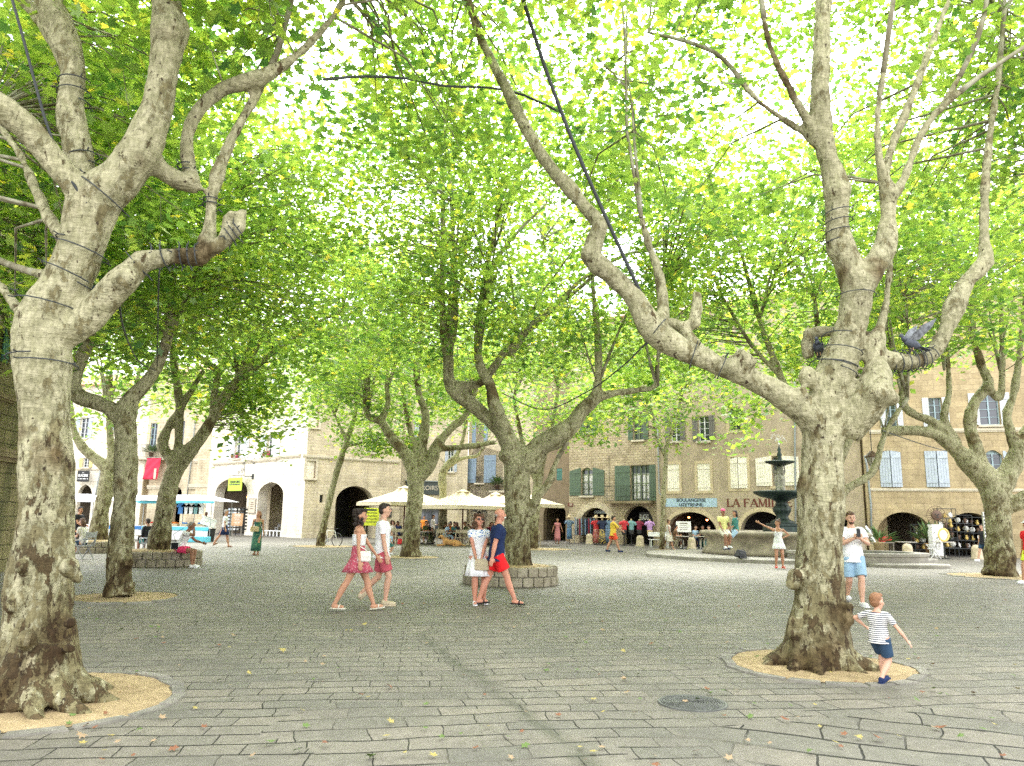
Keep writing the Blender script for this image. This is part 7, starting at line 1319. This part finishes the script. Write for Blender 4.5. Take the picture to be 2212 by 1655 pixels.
p4 = at(1071, 14.1); person('older bald man with white moustache, navy polo shirt and bright red shorts', p4, 82, 1.75, 'skin_red', False, girth=1.1, lean=.04, fl=(-.10, -.30, .10), fpl=-.1, fr=(.10, .34, .09), fpr=.05, hr=(.26, -.12, .82), hl=(-.22, .12, .84), head=(-.12, 0), hair='bald', hmat='hair_grey', top='c_navy', toplen=-.12, sleeve=.7, bottom='shorts', bmat='c_red', blen=.66, flare=.012, shoes='flipflop', smat='c_black', vox=.0095, extra={'moustache': 1, 'shades_up': 1})
# --- man with the phone, toddler
p5 = at(1848, 15.1); _, J, wp, _T = person('bearded man in white T-shirt and pale denim shorts looking at his phone', p5, 183, 1.80, 'skin_light', False, girth=1.12, fl=(-.06, .18, .085), fr=(.07, -.22, .13), fpr=-.4, hl=(-.05, .28, 1.24), hr=(.05, .28, 1.24), el=(-1, -.2, -1), er=(1, -.2, -1), head=(0, -.16), hair='short', hmat='hair_brown', top='c_white', toplen=-.11, sleeve=.6, bottom='shorts', bmat='c_denim', blen=.86, shoes='sneaker', smat='c_white', vox=.0095, extra={'beard': 1})
ph = thing('phone', 'black phone held up by the bearded man in the white T-shirt', 'phone', wp((0, .36, 1.345)), R_(-3)); MB().box((0, 0, 0), (.078, .012, .16)).build('case', 'black_plastic', ph, bevel=.006); MB().box((.02, -.008, .055), (.02, .004, .02)).build('lens', 'pane', ph)
p6 = G(1905, 1476); p6.z = 0; person('toddler in a striped T-shirt and navy shorts walking away past the sand pit', p6, 52, .92, 'skin_light', kid=True, girth=.95, pel=.84, fl=(-.07, .20, .085), fr=(.08, -.16, .12), fpr=-.3, hr=(.46, .16, .80), hl=(-.3, .10, .98), er=(1, -.4, .2), el=(-1, -.3, 0), head=(-.25, 0), hair='short', hmat='hair_ginger', top='c_stripes', toplen=-.12, sleeve=.7, bottom='shorts', bmat='c_darkdenim', blen=.82, shoes='sneaker', smat='c_navy', vox=.014)
# --- seated man in pink shorts, green skirt woman, walkers on the left
q = P(402, 1190, 22.9); person('tanned grey haired man in white T-shirt and pink shorts sitting on the planter ring', Vector((q.x - .15, 22.75, 0)), 88, 1.72, 'skin_brown', sit=True, seat=.45, lean=-.42 * -1, fl=(-.1, .42, .085), fr=(.12, .46, .085), hr=(.1, .42, 1.18), hl=(-.15, .62, .72), er=(.3, .3, -1), hair='short', hmat='hair_grey', top='c_white', toplen=-.08, sleeve=.55, bottom='shorts', bmat='c_hotpink', blen=.6, smat='c_white', vox=.012)
bag('crossbody_bag', 'black crossbody bag at the hip of the man sitting in pink shorts', Vector((q.x - .2, 22.55, .62)), (.2, .07, .19), 'c_black', R_(5), [Vector((q.x - .18, 22.55, .74)), Vector((q.x - .28, 22.58, .95)), Vector((q.x - .05, 22.68, 1.12))])
_, J, wp, _T = person('woman with long fair hair in a long green leaf print skirt walking alone', at(553, 30.5), 175, 1.72, 'skin_tan', True, fl=(-.09, .1, .085), fr=(.09, -.12, .085), hl=(-.24, .05, .82), hr=(.2, .12, .98), hair='long', hmat='hair_ginger', top='c_leafprint', toplen=.0, sleeve=0, straps=True, bottom='skirt', bmat='c_leafprint', blen=.74, flare=.02, shoes='sandal', smat='c_brown', vox=.014)
bag('handbag', 'woven straw bag carried by the woman in the long green skirt', wp((.08, .2, 1.02)), (.34, .1, .2), 'straw', R_(15), [wp((-.1, .12, 1.1)), wp((-.12, .05, 1.4))])
person('woman in white polo and short navy skirt walking before the left pointed arch', at(482, 37.5), 80, 1.80, 'skin_tan', True, fl=(-.1, .22, .085), fr=(.1, -.42, .16), fpr=-.5, hr=(.22, .08, .82), hl=(-.24, -.05, .82), hair='short', hmat='hair_grey', top='c_white', toplen=-.1, sleeve=.6, bottom='skirt', bmat='c_navy', blen=.34, flare=.02, shoes='sandal', smat='c_brown', vox=.014)
person('seated woman with long brown hair, white blouse and dark shorts at the left', at(176, 26.0), -78, 1.68, 'skin_light', True, sit=True, seat=.46, lean=.18, hr=(.1, .34, .9), hl=(-.1, .36, .82), hair='long', hmat='hair_brown', top='c_offwhite', toplen=-.05, sleeve=.6, bottom='shorts', bmat='c_darkdenim', blen=.6, smat='c_brown', shoes='sandal', vox=.014)
chair(at(178, 26.0), R_(78), 'wire chair under the woman in the white blouse at the left', 'steel', 'chairs on the left')
person('man in black T-shirt standing behind the seated woman at the left', at(163, 31.5), 100, 1.78, 'skin_tan', hl=(-.1, .3, 1.0), hr=(.1, .3, .98), hair='short', top='c_black', bottom='trousers', bmat='c_black', smat='c_black', vox=.016)
person('person in dark top seated behind the two grey trunks', at(318, 29), -60, 1.7, 'skin_brown', sit=True, seat=.46, lean=.2, top='c_black', sleeve=1.4, bottom='shorts', bmat='c_teal', vox=.016)
chair(at(320, 29), R_(60), 'chair under the person in the dark top between the trunks', 'steel', 'chairs on the left'); table(at(296, 29.3), 'round table between the two grey trunks at the left', .8)
person('stallholder in a dark top behind the right market stall', at(441, 46.6), 180, 1.7, 'skin_brown', hl=(-.2, .3, 1.1), top='c_black', bottom='trousers', bmat='c_black', vox=.018); person('stallholder in red behind the orange produce', at(345, 47.6), 170, 1.75, 'skin_brown', top='c_orangered', bottom='trousers', bmat='c_black', vox=.018)
person('person in a pale shirt bending between the two left trunks', at(243, 34), 80, 1.7, 'skin_tan', lean=.6, hr=(.2, .5, .8), hl=(-.2, .5, .8), top='c_white', bottom='trousers', bmat='c_denim', vox=.018)
# --- right side people
person('bearded man in a yellow shirt and orange red shorts walking right with papers', at(1325, 38.5), 88, 1.80, 'skin_tan', girth=1.15, fl=(-.1, -.3, .1), fr=(.1, .28, .09), hr=(.18, .42, 1.02), hl=(-.15, .35, 1.15), hair='short', top='c_yellow', toplen=-.12, sleeve=1.1, bottom='shorts', bmat='c_orangered', blen=.68, flare=.01, smat='c_navy', vox=.015, extra={'beard': 1})
person('woman in a long pink dress walking out of the dark passage', at(1204, 50.5), 182, 1.66, 'skin_tan', True, hl=(-.34, .02, .88), hr=(.34, .02, .88), fl=(-.08, .12, .085), hair='short', hmat='hair_brown', top='c_pink', toplen=-.02, sleeve=.2, bottom='skirt', bmat='c_pink', blen=.66, flare=.03, shoes='sandal', smat='c_brown', vox=.018)
person('woman in a sleeveless white dress walking by the bakery carrying a cloth bag', at(*[ (Z(3, 1352, 0)[0]), 43.2 ]), 95, 1.66, 'skin_tan', True, fl=(-.1, -.34, .12), fr=(.1, .25, .085), hr=(.18, .1, .82), hair='bun', hmat='hair_brown', top='c_offwhite', toplen=-.05, sleeve=.15, bottom='same', bmat='c_offwhite', blen=.42, flare=.02, shoes='sandal', smat='c_cream', vox=.016)
bag('shopping_bag', 'cream cloth bag carried by the woman in the white dress at the bakery', at(Z(3, 1358, 0)[0], 43.0, .62), (.32, .1, .34), 'c_cream', 0, [at(Z(3, 1358, 0)[0], 43.0, .78), at(Z(3, 1358, 0)[0], 43.05, .9)])
fx = lambda x: P(*Z(3, x, 1200), 31.4)
q = fx(1822); person('man in a lemon T-shirt, cap and white shorts sitting on the fountain rim', Vector((q.x, 31.35, 0)), 172, 1.76, 'skin_brown', sit=True, seat=1.14, fl=(-.1, .28, .62), fr=(.1, .34, .60), hl=(-.25, .1, 1.22), hr=(.15, .25, 1.25), hair='short', top='c_lemon', toplen=-.05, sleeve=.6, bottom='shorts', bmat='c_cream', blen=.9, smat='c_white', vox=.014, extra={'cap': 'pink'}, kl=(0, 1, .6), kr=(0, 1, .6))
q = fx(1925); person('long haired woman in a teal wrap and pale skirt sitting sideways on the fountain rim', Vector((q.x, 31.3, 0)), 262, 1.66, 'skin_tan', True, sit=True, seat=1.14, fl=(-.1, .4, .58), fr=(.1, .36, .58), hl=(-.08, .3, 1.4), hr=(.08, .3, 1.4), hair='long', hmat='hair_dark', top='c_teal', toplen=-.05, sleeve=1.3, bottom='skirt', bmat='c_lightblue', blen=.8, smat='c_navy', vox=.014)
t6 = fx(1868); tb = thing('backpack', 'teal backpack worn by the man in the lemon T-shirt', 'bag', Vector((t6.x - .12, 31.5, 1.55)), .2); MB().ell((0, 0, 0), (.15, .09, .2), 14, 10).ell((0, .07, -.05), (.11, .05, .11)).build('body', 'fabric_blue', tb, True); MB().tube([(-.1, -.05, .15), (-.14, -.2, .1), (-.1, -.1, -.15)], .015, 5).build('strap', 'fabric_navy', tb)
person('woman in a short white playsuit and red shoes stretching one arm to the left', at(1684, 27.3), 190, 1.68, 'skin_tan', True, fl=(-.12, 0, .085), fr=(.12, .02, .085), hr=(.66, -.12, 1.62), hl=(-.16, .02, 1.08), er=(0, 0, -1), el=(-1, -.1, 0), head=(-1.2, 0), hair='bun', hmat='hair_brown', top='c_white', toplen=0, sleeve=0, straps=True, bottom='same', bmat='c_white', blen=.22, flare=.06, shoes='sandal', smat='c_red', vox=.012)
person('man in black T-shirt and denim shorts walking left before the second antique arch', at(2128, 34.5), 262, 1.66, 'skin_light', fl=(-.1, -.25, .09), fr=(.1, .28, .09), top='c_black', bottom='shorts', bmat='c_darkdenim', smat='c_white', vox=.015)
person('person in a red striped shirt and yellow shorts half cut by the right edge', at(2232, 21.5), 262, 1.75, 'skin_tan', fl=(-.1, -.2, .09), fr=(.1, .2, .09), top='c_red', bottom='shorts', bmat='yellow', hair='short', vox=.014, extra={'cap': 'c_white'})
person('dark figure sitting at a table deep in the first antique arch', at(Z(4, 1310, 0)[0], 41.5), 250, 1.7, 'skin_brown', sit=True, seat=.62, lean=.2, top='c_black', bottom='trousers', bmat='c_black', vox=.018)
for i, (x, d, fc_, lb, tp, bt) in enumerate(((1405, 44.6, 88, 'tanned person in brown at the bakery table with the menu board', 'c_brown', 'c_cream'), (1578, 45.2, 150, 'person in grey blue seated in the bakery arch', 'c_lightblue', 'c_navy'), (1650, 45, 200, 'person in black with a raised hand in the bakery arch', 'c_black', 'c_cream'), (1715, 44.8, 250, 'person in a pale top at the right end of the bakery tables', 'c_offwhite', 'c_teal'))):
    c = at(Z(3, x, 0)[0], d); person(lb, c, fc_, 1.68, ('skin_tan', 'skin_light', 'skin_brown', 'skin_light')[i], i % 2 == 1, sit=True, seat=.46, lean=.12, hr=(.1, .3, 1.05 if i == 2 else .8), hair='short', top=tp, bottom='trousers', bmat=bt, vox=.018); put_chair(c, -R_(fc_), 'chair under the ' + lb)
for x, d, lb in ((1470, 44.3, 'small table beside the menu board at the bakery'), (1615, 44.6, 'table between the two bakery guests'), (1690, 44.2, 'round table at the right end of the bakery terrace')): table(at(Z(3, x, 0)[0], d), lb, .75)
# --- small child
person('small child in a pale blue outfit half hidden behind the man in the white polo', at(842, 33), 60, 1.02, 'skin_light', kid=True, pel=.84, top='c_lightblue', bottom='shorts', bmat='c_teal', hmat='hair_ginger', vox=.018)
# --- cafe guests under the parasols
cafe = [(2, 1150, 47.5, 80, 'woman in a beige cardigan at the first cafe table', 'c_brown', 'c_beige', True, 'bob', 'hair_brown'), (2, 1190, 47.2, 200, 'guest in a cream blouse with brown hair at the first cafe table', 'c_cream', 'c_cream', True, 'bob', 'hair_brown'), (2, 1240, 46.6, 215, 'man in a navy shirt with a red bag beside the forked trunk', 'c_navy', 'c_navy', False, 'short', 'hair_dark'),
        (2, 1450, 46.4, 120, 'guest in an olive green jacket right of the forked trunk', 'c_olive', 'c_olive', False, 'short', 'hair_dark'), (2, 1500, 46.8, 250, 'guest in black sitting by the waiter', 'c_black', 'c_black', False, 'short', 'hair_grey'), (2, 1625, 45.4, 88, 'grey haired man in a light blue shirt leaning on the table', 'c_lightblue', 'c_lightblue', False, 'short', 'hair_grey'),
        (2, 1672, 46.9, 180, 'guest in orange behind the light blue shirt', 'c_orange', 'c_brown', True, 'bob', 'hair_dark'), (2, 1715, 46.6, 200, 'guest with dark hair leaning on one hand', 'c_teal', 'c_black', True, 'long', 'hair_dark'), (2, 1760, 45.6, 250, 'woman in a black sleeveless top at the table with the dog', 'c_black', 'c_black', True, 'bob', 'hair_brown'),
        (2, 1810, 45.9, 265, 'man in a khaki shirt beside the standing fan', 'c_olive', 'c_beige', False, 'short', 'hair_brown'), (2, 1875, 47.2, 190, 'guest in a brown top behind the standing fan', 'c_brown', 'c_black', True, 'bob', 'hair_dark'), (2, 1985, 46.8, 100, 'guest in a dark top left of the navy polo man', 'c_black', 'c_brown', True, 'bob', 'hair_ginger'), (2, 2035, 46.5, 200, 'guest in a wine red top right at the planter tree', 'fabric_wine', 'c_black', True, 'long', 'hair_brown'), (3, 180, 46.8, 200, 'guest with a red top right of the planter tree', 'c_pink', 'c_black', True, 'bob', 'hair_grey')]
for i, (k, x, d, f_, lb, tp, bt, fe, hr_, hm_) in enumerate(cafe):
    c = at(Z(k, x, 0)[0], d); person(lb, c, f_, 1.7, ('skin_tan', 'skin_light', 'skin_brown')[i % 3], fe, sit=True, seat=.46, lean=.12 + .12 * (i % 3), hl=(-.12, .36, .80), hr=(.12, .30, .82 if i % 2 else 1.1), hair=hr_, hmat=hm_, top=tp, toplen=-.06, sleeve=(.6, 1.5, .5)[i % 3], bottom='trousers' if i % 2 else 'shorts', bmat=bt, smat='c_black', vox=.018, group='guests at the cafe tables')
    put_chair(c, -R_(f_), ' '.join(('cafe chair under the ' + lb).split()[:16]))
person('waiter in a white shirt and dark waistcoat standing among the tables', at(Z(2, 1518, 0)[0], 48.2), 100, 1.78, 'skin_light', top='c_offwhite', sleeve=1.6, bottom='trousers', bmat='c_black', smat='c_black', hl=(-.1, .3, 1.1), vox=.018, group='guests at the cafe tables')
person('person in an orange top standing before the dark shop front', at(Z(2, 1443, 0)[0], 53), 190, 1.7, 'skin_tan', top='c_orange', bottom='trousers', bmat='c_black', vox=.018, group='guests at the cafe tables')
for x, d, lb in ((1130, 46.6, 'cafe table left of the forked trunk'), (1475, 45.9, 'cafe table right of the forked trunk'), (1680, 45.3, 'long cafe table with glasses beside the dog'), (1730, 45.4, 'second half of the table beside the dog'), (1900, 46, 'cafe table in front of the standing fan'), (2010, 46, 'cafe table behind the navy polo man')):
    table(at(Z(2, x, 0)[0], d), lb, .85)
for x, d, rz_, lb in ((1175, 45.6, 0, 'empty folding chair nearest the forked trunk on the left'), (1235, 45.0, .2, 'folding chair with the red bag beneath'), (1592, 44.6, 0, 'empty folding chair at the left end of the dog table'), (1755, 44.4, .1, 'empty folding chair just right of the dog'), (1800, 44.3, -.3, 'second empty folding chair right of the dog')):
    put_chair(at(Z(2, x, 0)[0], d), rz_, lb)
for x, rz_, lb in ((178, .2, 'left folding chair right of the planter tree'), (210, -.2, 'right folding chair right of the planter tree')): put_chair(at(Z(3, x, 0)[0], 44.5), rz_, lb)
bag('rucksack', 'small bright red bag on the ground under the cafe chair', at(Z(2, 1240, 0)[0], 44.7, .17), (.26, .2, .32), 'red', .2)
